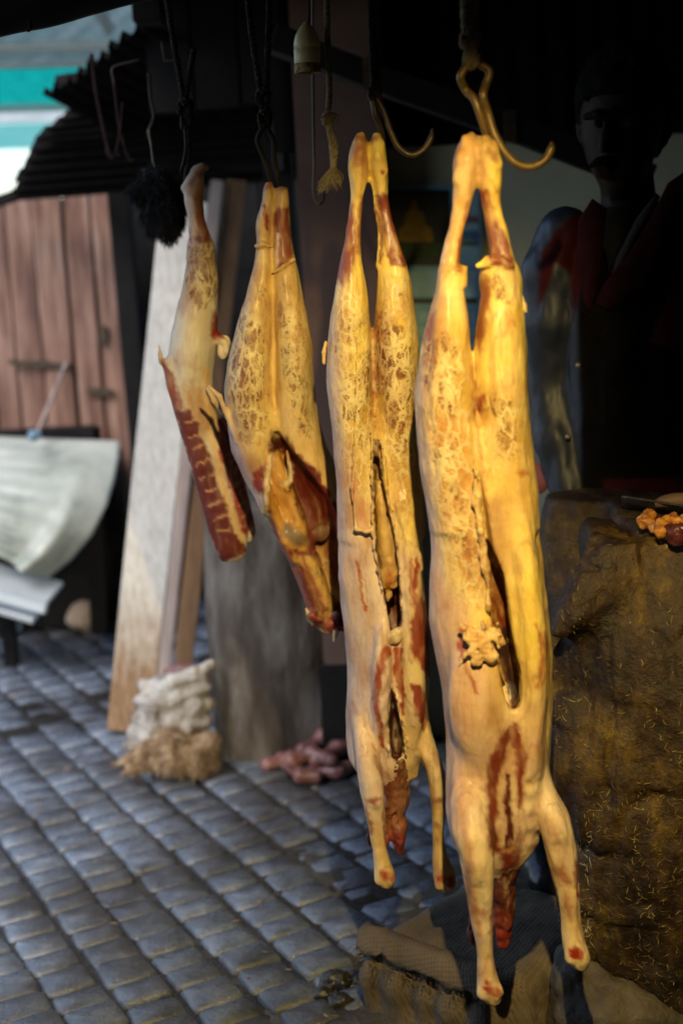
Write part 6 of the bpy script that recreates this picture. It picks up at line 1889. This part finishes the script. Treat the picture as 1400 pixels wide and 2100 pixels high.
v.loft([(1070, 1195, 1252, .0, .06), (1110, 1194, 1250, .0, .065), (1170, 1196, 1244, .01, .07), (1230, 1198, 1230, .03, .06), (1290, 1190, 1215, .05, .04)], 2.47, 0.010, p=3.2)
v.capx([(1268, 1112, 14, -.02), (1226, 1180, 18, -.03), (1176, 1250, 20, -.05), (1140, 1300, 16, -.04)], 2.36, 0.03)
for (x, y, Yq, r) in ((1200, 1340, 2.40, .07), (1320, 1260, 2.33, .09), (1390, 1420, 2.32, .10), (1230, 1560, 2.36, .09), (1350, 1700, 2.34, .10), (1250, 1850, 2.38, .08)):
    v.ell(W(x, y, Yq + .02), (r, r * .6, r * 1.2), 0.08)
v.capx([(1190, 1060, 8, -.08), (1188, 1160, 12, -.10), (1150, 1270, 14, -.12), (1135, 1360, 8, -.12)], 2.52, 0.02, True)
v.capx([(1250, 1130, 3, -.02), (1215, 1200, 6, -.02), (1180, 1250, 8, -.02), (1150, 1300, 5, -.02)], 2.30, 0.015, True)
ztop4 = W(1300, 1098, 2.34)[2]
v.plane((0.03, 0.02, 1.0), float(ztop4) + 0.03 * 0.5 + 0.02 * 2.34, 0.012)
blk = skin_object("trunk_block", v, MAT['block'], cb, bump=lambda V, N: (0.016 * fbm(V * np.array([1, 1, .5]), 6, 4) + 0.010 * fbm(V * np.array([1, 1, .35]), 24, 7) + 0.005 * fbm(V * np.array([1, 1, .5]), 70, 9) - 0.008 * sstep(0.05, 0.0, np.abs(fbm(V * np.array([1, 1, .22]), 8, 33)))) * np.where(N[:, 2] > 0.8, 0.35, 1))
# straw, shreds of fat and hair stuck to its side
def scatter_shreds(name, host, n, sel, length, wid, mat, parent, seed):
    me = host.data
    co = np.zeros(len(me.vertices) * 3); me.vertices.foreach_get("co", co); co = co.reshape(-1, 3)
    no = normals(me)
    px, py = proj(co)
    w = sel(px, py, no, co)
    rr = np.random.default_rng(seed)
    ii = rr.choice(len(co), n, p=w / w.sum())
    V, F = [], []
    for i in ii:
        p_ = co[i] + no[i] * 0.0012
        d = rr.normal(0, 1, 3); d -= no[i] * (d @ no[i]); d /= np.linalg.norm(d)
        s_ = np.cross(no[i], d)
        L = length * rr.uniform(0.35, 1.3)
        bend = rr.normal(0, 0.5)
        ww = wid * rr.uniform(0.5, 1.3)
        b = len(V)
        for t in (0, .33, .66, 1):
            c = p_ + d * L * (t - .5) + s_ * bend * L * (t - .5) ** 2 + no[i] * (0.003 * rr.uniform(0, 1.5))
            k = ww * (1 - abs(t - .5) * 1.2)
            V += [c - s_ * k, c + s_ * k]
        for q in range(3):
            F.append((b + 2 * q, b + 2 * q + 1, b + 2 * q + 3, b + 2 * q + 2))
    o = pydata(name, V, F, mat, parent)
    o["kind"] = "stuff"
    return o
def sel1(px, py, no, co):
    cl = np.clip(0.5 + 1.5 * fbm(co, 14, 77), 0.06, 2)
    return np.clip(-no[:, 1] + 0.3, 0, 1) * (px > 1120) * (px < 1430) * (0.25 + sstep(1250, 1650, py) * 1.2) * (py > 1110) * cl
scatter_shreds("straw_shreds", blk, 900, sel1, 0.012, 0.0006, MAT['straw'], cb, 3)
MAT['pale_hair'] = rough_mat('pale_hair_shreds', [(0.3, (0.35, 0.34, 0.32)), (0.7, (0.6, 0.6, 0.58))], 60, rough=(0.5, 0.7), bump=0)
scatter_shreds("hair_shreds", blk, 260, lambda px, py, no, co: ((px < 1215) & (px > 1150) & (py > 1700) & (py < 2030)) * np.clip(-no[:, 1] + .4, 0, 1) + 1e-9, 0.014, 0.0006, MAT['pale_hair'], cb, 5)

# cleaver and scraps on the block
def ztop_at(x, y):
    return float(ztop4) + 0.03 * 0.5 + 0.02 * 2.34 - 0.03 * x - 0.02 * y
MAT['steel'] = rough_mat('blade_steel', [(0.3, (0.30, 0.31, 0.32)), (0.7, (0.5, 0.5, 0.5))], 30, rough=(0.18, 0.35), bump=0.05, metal=0.9)
MAT['handle'] = rough_mat('knife_handle', [(0.3, (0.10, 0.055, 0.03)), (0.7, (0.20, 0.12, 0.07))], 30, rough=(0.5, 0.7), bump=0.2)
kv = thing("cleaver", "steel cleaver blade lying on the chopping block, handle towards the butcher", "cleaver", tuple(W(1310, 1035, 2.6)))
zt_ = ztop_at(0.55, 2.6)
k0, k1 = W(1274, 1022, 2.62), W(1338, 1032, 2.62)
def bladep(x, y, dz=0.0):
    return G(x, y, zt_ + dz)
bm = bmesh.new()
lowr = [bladep(1272, 1036, .004), bladep(1340, 1048, .003), bladep(1420, 1056, .004), bladep(1420, 1042, .03), bladep(1336, 1029, .034), bladep(1274, 1020, .036)]
up_ = [q + np.array([0.001, 0.003, 0.003]) for q in lowr]
va = [bm.verts.new(q) for q in lowr]; vb2 = [bm.verts.new(q) for q in up_]
bm.faces.new(va); bm.faces.new(vb2[::-1])
for i in range(6):
    j = (i + 1) % 6
    bm.faces.new((va[i], vb2[i], vb2[j], va[j]))
bmesh.ops.recalc_face_normals(bm, faces=bm.faces)
from_bm("blade", bm, MAT['steel'], kv)
v_, f_ = tube_mesh(spline([bladep(1342, 1034, .028), bladep(1370, 1027, .034), bladep(1420, 1024, .038), bladep(1470, 1026, .038)], 6), [0.007 + 0.006 * sin(min(1, i / 9) * pi / 2) for i in range(19)], 10)
pydata("handle", v_, f_, MAT['handle'], kv)
MAT['fat_scrap'] = rough_mat('orange_fat', [(0.3, (0.24, 0.07, 0.012)), (0.55, (0.46, 0.20, 0.04)), (0.8, (0.62, 0.36, 0.10))], 60, rough=(0.15, 0.3), bump=0.4)
MAT['liver'] = rough_mat('dark_liver', [(0.3, (0.05, 0.010, 0.012)), (0.7, (0.11, 0.03, 0.03))], 40, rough=(0.08, 0.2), bump=0.4)
def scrap(name, pts, mat, label, seed, h=0.003):
    P = [(*G(x, y, ztop_at(0.5, 2.4) + dz), r) for (x, y, dz, r) in pts]
    lo3 = np.min([q[:3] for q in P], 0) - 0.03; hi3 = np.max([q[:3] for q in P], 0) + 0.03
    vv = Vol(lo3, hi3, h)
    vv.cap(P, 0.006)
    o = skin_object(name, vv, mat, None, bump=lambda V, N: 0.008 * fbm(V, 60, seed) + 0.004 * fbm(V, 150, seed + 2))
    tag(o, label, "meat scrap", "scraps on the chopping block")
scrap("fat_scrap", [(1316, 1066, .01, .008), (1328, 1058, .016, .010), (1322, 1074, .012, .009), (1336, 1076, .012, .009), (1346, 1082, .012, .008)], MAT['fat_scrap'], "small orange fat scrap on the block, left of the others", 3)
scrap("fat_scrap", [(1352, 1090, .012, .010), (1358, 1072, .018, .011), (1376, 1066, .018, .010), (1392, 1072, .018, .010), (1410, 1066, .018, .012), (1430, 1070, .016, .012)], MAT['fat_scrap'], "larger curled orange fat strip on the block, around the dark liver", 6)
scrap("liver_piece", [(1372, 1092, .010, .014), (1392, 1094, .010, .017), (1412, 1092, .01, .016), (1436, 1090, .01, .016)], MAT['liver'], "glossy dark red liver piece on the chopping block", 9)
scrap("liver_piece", [(1334, 1066, .008, .007), (1346, 1064, .008, .007)], MAT['liver'], "small dark red scrap behind the left fat scrap", 12)

# litter trodden into the street: straw bits, flecks of fat and bark
LV, LF = [], []
rr = np.random.default_rng(44)
for k in range(420):
    x, y = rr.uniform(-1.1, 0.7), rr.uniform(2.45, 4.2)
    if rr.uniform() > 0.25 + 0.75 * float(sstep(-0.2, 0.5, np.array(x - 0.3 * (y - 3)))):
        continue
    L_, w_ = rr.uniform(.003, .014), rr.uniform(.0012, .004)
    a = rr.uniform(0, 6.28)
    d = np.array([cos(a), sin(a), rr.uniform(-.1, .1)]); e = np.array([-sin(a), cos(a), 0])
    c = np.array([x, y, 0.012 * float(noise3(np.array([x, y, 0.0]), 2.2, 3)) + rr.uniform(.001, .006)])
    b = len(LV)
    LV += [c - d * L_ - e * w_ * .4, c + e * w_, c + d * L_, c - e * w_, c + np.array([0, 0, w_ * .8])]
    LF += [(b, b + 3, b + 4), (b + 3, b + 2, b + 4), (b + 2, b + 1, b + 4), (b + 1, b, b + 4)]
MAT['litter'] = rough_mat('street_litter', [(0.3, (0.05, 0.035, 0.02)), (0.5, (0.22, 0.16, 0.10)), (0.7, (0.40, 0.24, 0.18))], 9, rough=(0.5, 0.8), bump=0)
lt = pydata("litter", LV, LF, MAT['litter'])
lt["kind"] = "stuff"

# ================================================================== CALENDAR ON THE GREEN WALL
MAT['cal_frame'] = rough_mat('blue_paper', [(0.3, (0.16, 0.36, 0.52)), (0.7, (0.24, 0.46, 0.62))], 12, bump=0)
MAT['cal_dark'] = rough_mat('dark_print', [(0.3, (0.006, 0.008, 0.006)), (0.7, (0.014, 0.018, 0.012))], 30, rough=(0.5, 0.6), bump=0)
MAT['cal_gold'] = rough_mat('gold_print', [(0.3, (0.22, 0.13, 0.01)), (0.7, (0.40, 0.26, 0.03))], 60, bump=0)
MAT['cal_green'] = rough_mat('green_print', [(0.3, (0.02, 0.05, 0.02)), (0.7, (0.05, 0.08, 0.02))], 30, bump=0)
MAT['cal_blue'] = rough_mat('deep_blue_print', [(0.3, (0.03, 0.11, 0.28)), (0.7, (0.06, 0.18, 0.38))], 30, bump=0)
MAT['cal_pale'] = rough_mat('pale_blue_print', [(0.3, (0.26, 0.46, 0.58)), (0.7, (0.36, 0.58, 0.70))], 30, bump=0)
MAT['cal_red'] = rough_mat('pink_print', [(0.3, (0.22, 0.10, 0.14)), (0.7, (0.30, 0.15, 0.2))], 30, bump=0)
Yc = 4.06
cal = thing("wall_calendar", "blue wall calendar with a dark picture of a golden pyramid shape", "calendar", tuple(W(890, 560, Yc)))
def sheet(name, quad, mat, off, th=0.003):
    q = [W(x, y, Yc - off) for (x, y) in quad]
    bm = bmesh.new()
    a = [bm.verts.new(p_) for p_ in q]
    b = [bm.verts.new(p_ + np.array([0, th, 0])) for p_ in q]
    n = len(q)
    bm.faces.new(a); bm.faces.new(b[::-1])
    for i in range(n):
        j = (i + 1) % n
        bm.faces.new((a[i], b[i], b[j], a[j]))
    bmesh.ops.recalc_face_normals(bm, faces=bm.faces)
    return from_bm(name, bm, mat, cal)
sheet("backing_sheet", [(786, 376), (986, 380), (992, 800), (790, 800)], MAT['cal_frame'], 0.0, 0.006)
sheet("dark_picture", [(790, 388), (920, 390), (924, 545), (792, 545)], MAT['cal_dark'], 0.004)
sheet("golden_shape", [(846, 410), (852, 410), (858, 432), (868, 438), (872, 460), (884, 468), (888, 496), (814, 496), (818, 470), (828, 462), (832, 438), (840, 432)], MAT['cal_gold'], 0.008)
sheet("green_band", [(792, 500), (920, 500), (921, 528), (793, 528)], MAT['cal_green'], 0.008)
sheet("pale_panel", [(800, 556), (978, 556), (978, 608), (800, 608)], MAT['cal_pale'], 0.004)
sheet("dark_band", [(800, 612), (978, 612), (978, 622), (800, 622)], MAT['cal_dark'], 0.004)
for k in range(5):
    y = 640 + k * 30
    for j in range(7):
        x = 808 + j * 25
        sheet("date_box", [(x, y), (x + 19, y), (x + 19, y + 22), (x, y + 22)], MAT['cal_pale'], 0.004)
for (y0, y1, mt) in ((396, 440, 'cal_pale'), (444, 456, 'cal_red'), (460, 470, 'cal_pale'), (474, 492, 'cal_blue'), (496, 502, 'cal_green'), (508, 545, 'cal_pale')):
    sheet("print_band", [(930, y0), (980, y0), (981, y1), (930, y1)], MAT[mt], 0.004)

# ================================================================== THE BUTCHER
def painted(name, rough=0.6, bump=0.3, bscale=40, spec=0.5, coat=0):
    m, nt, p = new_mat(name)
    a = nd(nt, "Attribute", attribute_name="base").outputs["Color"]
    f = noise(nt, coords(nt), bscale, 5, 0.65)
    nt.links.new(mix(nt, 0.5, a, ramp(nt, f, [(0.3, (0.6,) * 3), (0.7, (1.2,) * 3)]), 'MULTIPLY'), p.inputs["Base Color"])
    p.inputs["Roughness"].default_value = rough
    sh = nd(nt, "Attribute", attribute_name="shine").outputs["Fac"]
    nt.links.new(sh, p.inputs["Specular IOR Level"])
    p.inputs["Coat Weight"].default_value = coat
    nt.links.new(bumpn(nt, f, bump, 0.004), p.inputs["Normal"])
    return m
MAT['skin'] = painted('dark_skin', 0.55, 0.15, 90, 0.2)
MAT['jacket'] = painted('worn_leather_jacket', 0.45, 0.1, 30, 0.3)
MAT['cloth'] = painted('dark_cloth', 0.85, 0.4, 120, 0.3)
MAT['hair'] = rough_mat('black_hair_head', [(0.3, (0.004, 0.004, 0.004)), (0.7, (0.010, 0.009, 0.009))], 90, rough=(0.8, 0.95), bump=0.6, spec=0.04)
MAT['boot'] = rough_mat('black_rubber_boot', [(0.3, (0.010, 0.011, 0.014)), (0.7, (0.022, 0.024, 0.030))], 20, rough=(0.16, 0.3), bump=0.1)
MAT['red_cloth'] = rough_mat('maroon_cloth', [(0.3, (0.022, 0.004, 0.005)), (0.7, (0.048, 0.008, 0.010))], 30, spec=0.1, rough=(0.85, 0.95), bump=0.3)
MAT['pink_cloth'] = rough_mat('faded_red_cloth', [(0.3, (0.22, 0.06, 0.07)), (0.7, (0.32, 0.10, 0.11))], 30, rough=(0.7, 0.9), bump=0.3)
MAT['stud'] = rough_mat('press_stud', [(0.3, (0.3, 0.25, 0.2)), (0.7, (0.5, 0.45, 0.35))], 30, rough=(0.3, 0.4), bump=0, metal=0.6)
Ym = 2.98
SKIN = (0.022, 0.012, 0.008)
zg = 0.13
man = thing("person", "man in a dark leather-sleeved jacket with maroon collar, standing in shade behind the chopping block", "person", (0.62, Ym, zg))
s = Ym / FPX / cos(PITCH)
def mx(px, py, dy=0.0):
    return W(px, py, Ym) + np.array([0, dy, 0])
v = Vol((0.30, Ym - 0.22, zg), (1.02, Ym + 0.22, 1.95), 0.005)
# head and face
v.loft([(122, 1244, 1316, .02, .03), (145, 1214, 1340, .02, .065), (190, 1194, 1356, .015, .09), (240, 1190, 1358, .01, .098), (285, 1194, 1352, .0, .094), (325, 1204, 1340, -.01, .084), (360, 1220, 1318, -.02, .068), (388, 1238, 1296, -.03, .045), (402, 1252, 1284, -.035, .02)], Ym)
v.capx([(1243, 250, 7, -.082), (1240, 280, 9, -.092), (1238, 303, 12, -.098)], Ym, 0.010)
v.capx([(1224, 306, 6, -.084), (1252, 306, 6, -.084)], Ym, 0.006)
v.capx([(1200, 240, 8, -.070), (1225, 234, 9, -.082), (1262, 234, 9, -.082), (1295, 242, 8, -.068)], Ym, 0.010)
for ex in (1214, 1268):
    v.capx([(ex - 8, 257, 7, -.088), (ex + 8, 257, 7, -.088)], Ym, 0.010, True)
v.capx([(1222, 348, 6, -.080), (1244, 346, 7, -.084), (1266, 349, 6, -.078)], Ym, 0.006)
v.capx([(1226, 360, 6, -.078), (1246, 363, 7, -.080), (1264, 361, 6, -.076)], Ym, 0.006)
v.capx([(1360, 258, 6, .0), (1368, 250, 8, .01), (1369, 272, 8, .01), (1361, 296, 6, .0)], Ym, 0.006)
v.capx([(1192, 262, 5, .0), (1186, 256, 6, .01), (1187, 276, 6, .01), (1192, 292, 5, .0)], Ym, 0.006)
# neck, trunk, arms, legs
v.capx([(1284, 360, 52, .03), (1290, 440, 56, .03)], Ym, 0.03)
v.loft([(430, 1240, 1350, .03, .06), (460, 1180, 1420, .03, .08), (540, 1150, 1470, .03, .10), (750, 1160, 1460, .02, .11), (950, 1165, 1450, .02, .11), (1080, 1155, 1460, .02, .12), (1180, 1160, 1450, .02, .11)], Ym, 0.03, p=2.3)
arm_r = [mx(1168, 490), mx(1128, 640), mx(1138, 780, .02), mx(1150, 920, -.01), mx(1176, 1040, -.05)]
v.cap([(*q, r) for q, r in zip(arm_r, (.05, .046, .040, .035, .026))], 0.02)
arm_l = [mx(1450, 490), mx(1490, 640), mx(1490, 780, .02), mx(1490, 920, -.01), mx(1484, 1050, -.05)]
v.cap([(*q, r) for q, r in zip(arm_l, (.05, .046, .040, .035, .026))], 0.02)
def hand(w, side):
    pal = w + np.array([0.0, -0.006, -0.055])
    v.cap([(*w, .024), (*(w + [0, 0, -.03]), .028), (*(pal + [0.010 * side, 0, -.018]), .028)], 0.012)
    v.cap([(*(w + [0, 0, -.035]), .024), (*(pal + [-0.018 * side, 0, -.022]), .022)], 0.012)
    for k, (dx, L) in enumerate(((-.030, .062), (-.011, .074), (.009, .070), (.028, .056))):
        b = pal + np.array([dx, -0.004, -.030])
        m_ = b + np.array([dx * .15, -.012, -L * .5])
        e = m_ + np.array([0, .010, -L * .45])
        v.cap([(*b, .0098), (*m_, .0092), (*e, .0078)], 0.003)
    b = w + np.array([-0.028 * side, -0.01, -.04])
    v.cap([(*b, .013), (*(b + [-0.018 * side, -.012, -.028]), .011), (*(b + [-0.016 * side, -.016, -.055]), .009)], 0.006)
hand(arm_r[-1] + np.array([0, -0.006, -.03]), -1)
hand(arm_l[-1] + np.array([0, -0.006, -.03]), 1)
hipz = float(mx(1300, 1170)[2])
legs = []
for hx, fx in ((0.555, 0.385), (0.70, 0.72)):
    L_ = [(hx, Ym + .02, hipz, .082), ((hx + fx) / 2, Ym, (hipz + zg) / 2 + .06, .058), (fx, Ym - .03, zg + .10, .040), (fx, Ym - .04, zg + .04, .036)]
    legs.append(L_)
    v.cap(L_, 0.03)
    v.cap([(fx, Ym - .03, zg + .03, .03), (fx, Ym - .2, zg + .028, .022)], 0.01)
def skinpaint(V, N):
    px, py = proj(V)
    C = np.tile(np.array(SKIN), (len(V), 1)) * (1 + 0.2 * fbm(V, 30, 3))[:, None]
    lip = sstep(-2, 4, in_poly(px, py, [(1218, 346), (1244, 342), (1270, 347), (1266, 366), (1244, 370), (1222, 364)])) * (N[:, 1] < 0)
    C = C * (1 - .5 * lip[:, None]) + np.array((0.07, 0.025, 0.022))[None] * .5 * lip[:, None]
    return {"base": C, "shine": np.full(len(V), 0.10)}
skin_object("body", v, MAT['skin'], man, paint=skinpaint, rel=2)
for ex in (1214, 1268):
    c = mx(ex, 258, -.072)
    lathe("eye", [(0.0005, -0.010), (0.006, -0.008), (0.0098, -0.002), (0.0098, 0.002), (0.006, 0.008), (0.0005, 0.010)], c, MAT['hair'], man, n=12)
# hair and moustache
v = Vol(mx(1170, 320) - [0.05, .16, 0.02], mx(1385, 85) + [0.05, .16, 0.03], 0.005)
v.loft([(92, 1250, 1320, .03, .03), (112, 1214, 1346, .03, .07), (150, 1188, 1366, .025, .10), (190, 1180, 1370, .022, .112), (240, 1184, 1368, .05, .08), (290, 1192, 1362, .07, .055), (330, 1210, 1350, .08, .03)], Ym)
v.loft([(205, 1205, 1345, -.10, .05), (240, 1203, 1340, -.10, .06), (330, 1203, 1340, -.10, .06)], Ym, 0.012, True)
hr = skin_object("hair", v, MAT['hair'], man, bump=lambda V, N: 0.008 * fbm(V, 45, 3) + 0.005 * fbm(V, 130, 5))
v = Vol(mx(1200, 350) - [0.02, .12, 0.01], mx(1300, 318) + [0.02, -.03, 0.02], 0.0035)
v.capx([(1212, 340, 5, -.078), (1228, 331, 8, -.088), (1243, 328, 8, -.092), (1260, 331, 8, -.088), (1280, 341, 5, -.072)], Ym, 0.006)
skin_object("moustache", v, MAT['hair'], man, bump=lambda V, N: 0.002 * fbm(V * np.array([1, 1, .3]), 150, 5))
# jacket
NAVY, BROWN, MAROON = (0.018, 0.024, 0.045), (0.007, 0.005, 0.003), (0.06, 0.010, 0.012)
v = Vol((0.30, Ym - 0.22, float(mx(1200, 1110)[2])), (1.02, Ym + 0.22, float(mx(1200, 395)[2])), 0.0055)
v.loft([(425, 1226, 1356, .035, .07), (452, 1170, 1420, .03, .10), (490, 1140, 1470, .03, .115), (560, 1134, 1486, .02, .125), (750, 1146, 1478, .015, .132), (930, 1146, 1474, .012, .135), (1050, 1140, 1480, .012, .14)], Ym, 0.03, p=2.4)
jr = [mx(1160, 482), mx(1128, 560), mx(1124, 660), mx(1136, 780, .02), mx(1142, 900, -.01), mx(1164, 1010, -.045)]
v.cap([(*q, r) for q, r in zip(jr, (.056, .060, .056, .051, .050, .043))], 0.016)
jl = [mx(1456, 482), mx(1490, 560), mx(1494, 660), mx(1492, 780, .02), mx(1490, 900, -.01), mx(1484, 1020, -.045)]
v.cap([(*q, r) for q, r in zip(jl, (.056, .060, .056, .051, .048, .042))], 0.016)
rr = random.Random(6)
v.cap([(*jr[-1], .030), (*(jr[-1] + [0.0, 0, -.12]), .030)], 0.005, True)
# open neck
v.loft([(395, 1235, 1330, -.11, .08), (470, 1244, 1300, -.11, .07), (560, 1252, 1272, -.12, .05)], Ym, 0.012, True)
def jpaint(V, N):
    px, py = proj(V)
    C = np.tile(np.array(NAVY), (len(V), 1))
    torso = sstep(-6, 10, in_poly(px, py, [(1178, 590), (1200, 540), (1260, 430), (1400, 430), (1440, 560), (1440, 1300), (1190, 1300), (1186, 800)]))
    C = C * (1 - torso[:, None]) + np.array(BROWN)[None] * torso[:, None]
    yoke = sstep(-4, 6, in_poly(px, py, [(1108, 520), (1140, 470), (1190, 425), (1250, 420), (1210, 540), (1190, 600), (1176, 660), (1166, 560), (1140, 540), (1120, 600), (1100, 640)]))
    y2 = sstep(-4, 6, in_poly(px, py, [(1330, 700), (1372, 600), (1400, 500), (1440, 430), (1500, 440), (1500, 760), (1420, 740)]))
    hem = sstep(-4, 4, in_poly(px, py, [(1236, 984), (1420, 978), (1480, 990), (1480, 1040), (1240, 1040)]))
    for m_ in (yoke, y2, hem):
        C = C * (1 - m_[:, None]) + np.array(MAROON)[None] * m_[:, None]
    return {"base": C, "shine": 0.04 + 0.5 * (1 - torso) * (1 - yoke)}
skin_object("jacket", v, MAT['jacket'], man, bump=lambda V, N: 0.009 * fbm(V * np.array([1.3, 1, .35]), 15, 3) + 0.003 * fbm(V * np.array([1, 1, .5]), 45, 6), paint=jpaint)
def patch(name, pts, mat, depth, th=0.007):
    """piece of cloth: an outline on the front of the chest, thick and slightly bowed"""
    C_ = np.mean(np.array(pts, float), 0)
    bm = bmesh.new()
    rings = []
    for sc, dz in ((1, 0.0), (0.92, -0.006), (0.0, -0.009)):
        r_ = []
        for (x, y) in pts:
            q = C_ + (np.array([x, y]) - C_) * sc
            dx = (q[0] - 1310) / 170
            r_.append(bm.verts.new(mx(q[0], q[1], depth + 0.055 * dx * dx + dz)))
            if sc == 0:
                break
        rings.append(r_)
    back = [bm.verts.new(vv_.co + Vector((0, th, 0))) for vv_ in rings[0]]
    n = len(pts)
    for i in range(n):
        j = (i + 1) % n
        bm.faces.new((rings[0][i], rings[0][j], rings[1][j], rings[1][i]))
        bm.faces.new((rings[1][i], rings[1][j], rings[2][0]))
        bm.faces.new((rings[0][j], rings[0][i], back[i], back[j]))
    bmesh.ops.recalc_face_normals(bm, faces=bm.faces)
    return from_bm(name, bm, mat, man, True)
patch("lapel", [(1384, 350), (1400, 420), (1370, 470), (1330, 510), (1332, 548), (1280, 590), (1226, 632), (1200, 616), (1216, 580), (1262, 520), (1310, 440), (1340, 380)], MAT['red_cloth'], -0.128)
patch("lapel", [(1196, 410), (1222, 430), (1216, 500), (1206, 580), (1192, 640), (1180, 610), (1168, 520), (1172, 450)], MAT['red_cloth'], -0.125)
patch("shirt_front", [(1220, 430), (1300, 420), (1290, 470), (1258, 530), (1226, 600), (1206, 620), (1212, 520)], MAT['cal_dark'], -0.085)
patch("scarf_edge", [(1318, 400), (1326, 406), (1282, 480), (1244, 560), (1230, 570), (1240, 530), (1280, 450)], MAT['dark_wood'], -0.118)
patch("jacket_lining", [(1092, 948), (1132, 960), (1122, 1000), (1108, 1014), (1092, 1004)], MAT['pink_cloth'], -0.075)
for (x, y) in ((1172, 742), (1150, 884), (1150, 1016)):
    q = mx(x, y, -0.075 if y < 800 else -.085)
    lathe("press_stud", [(0.0005, -0.006), (0.005, -0.004), (0.006, 0), (0.005, 0.004), (0.0005, 0.006)], q, MAT['stud'], man, n=10)
# trousers and boots
v = Vol((0.27, Ym - 0.2, zg + 0.02), (0.95, Ym + 0.2, hipz + 0.16), 0.007)
for L_ in legs:
    v.cap([(x, y, z + (0.02 if i == 3 else 0), r + .016) for i, (x, y, z, r) in enumerate(L_)], 0.03)
v.loft_m([hipz - .05, hipz + .12], [0.62, 0.62], [0.16, 0.155], [Ym + .02, Ym + .02], [.125, .12], 0.03)
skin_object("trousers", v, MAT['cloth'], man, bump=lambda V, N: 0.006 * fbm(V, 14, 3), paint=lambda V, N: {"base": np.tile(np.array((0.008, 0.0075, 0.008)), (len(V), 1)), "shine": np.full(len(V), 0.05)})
for L_ in legs:
    fx = L_[3][0]
    v = Vol((fx - .09, Ym - .32, zg - .01), (fx + .09, Ym + .1, zg + .30), 0.005)
    v.cap([(fx, Ym - .235, zg + .038, .040), (fx, Ym - .16, zg + .046, .047), (fx, Ym - .05, zg + .05, .048), (fx, Ym - .0, zg + .05, .042)], 0.02)
    v.cap([(fx, Ym - .04, zg + .05, .05), (fx, Ym - .03, zg + .24, .056)], 0.02)
    v.plane((0, 0, -1), -(zg + 0.001), 0.004)
    skin_object("boot", v, MAT['boot'], man, rel=2)
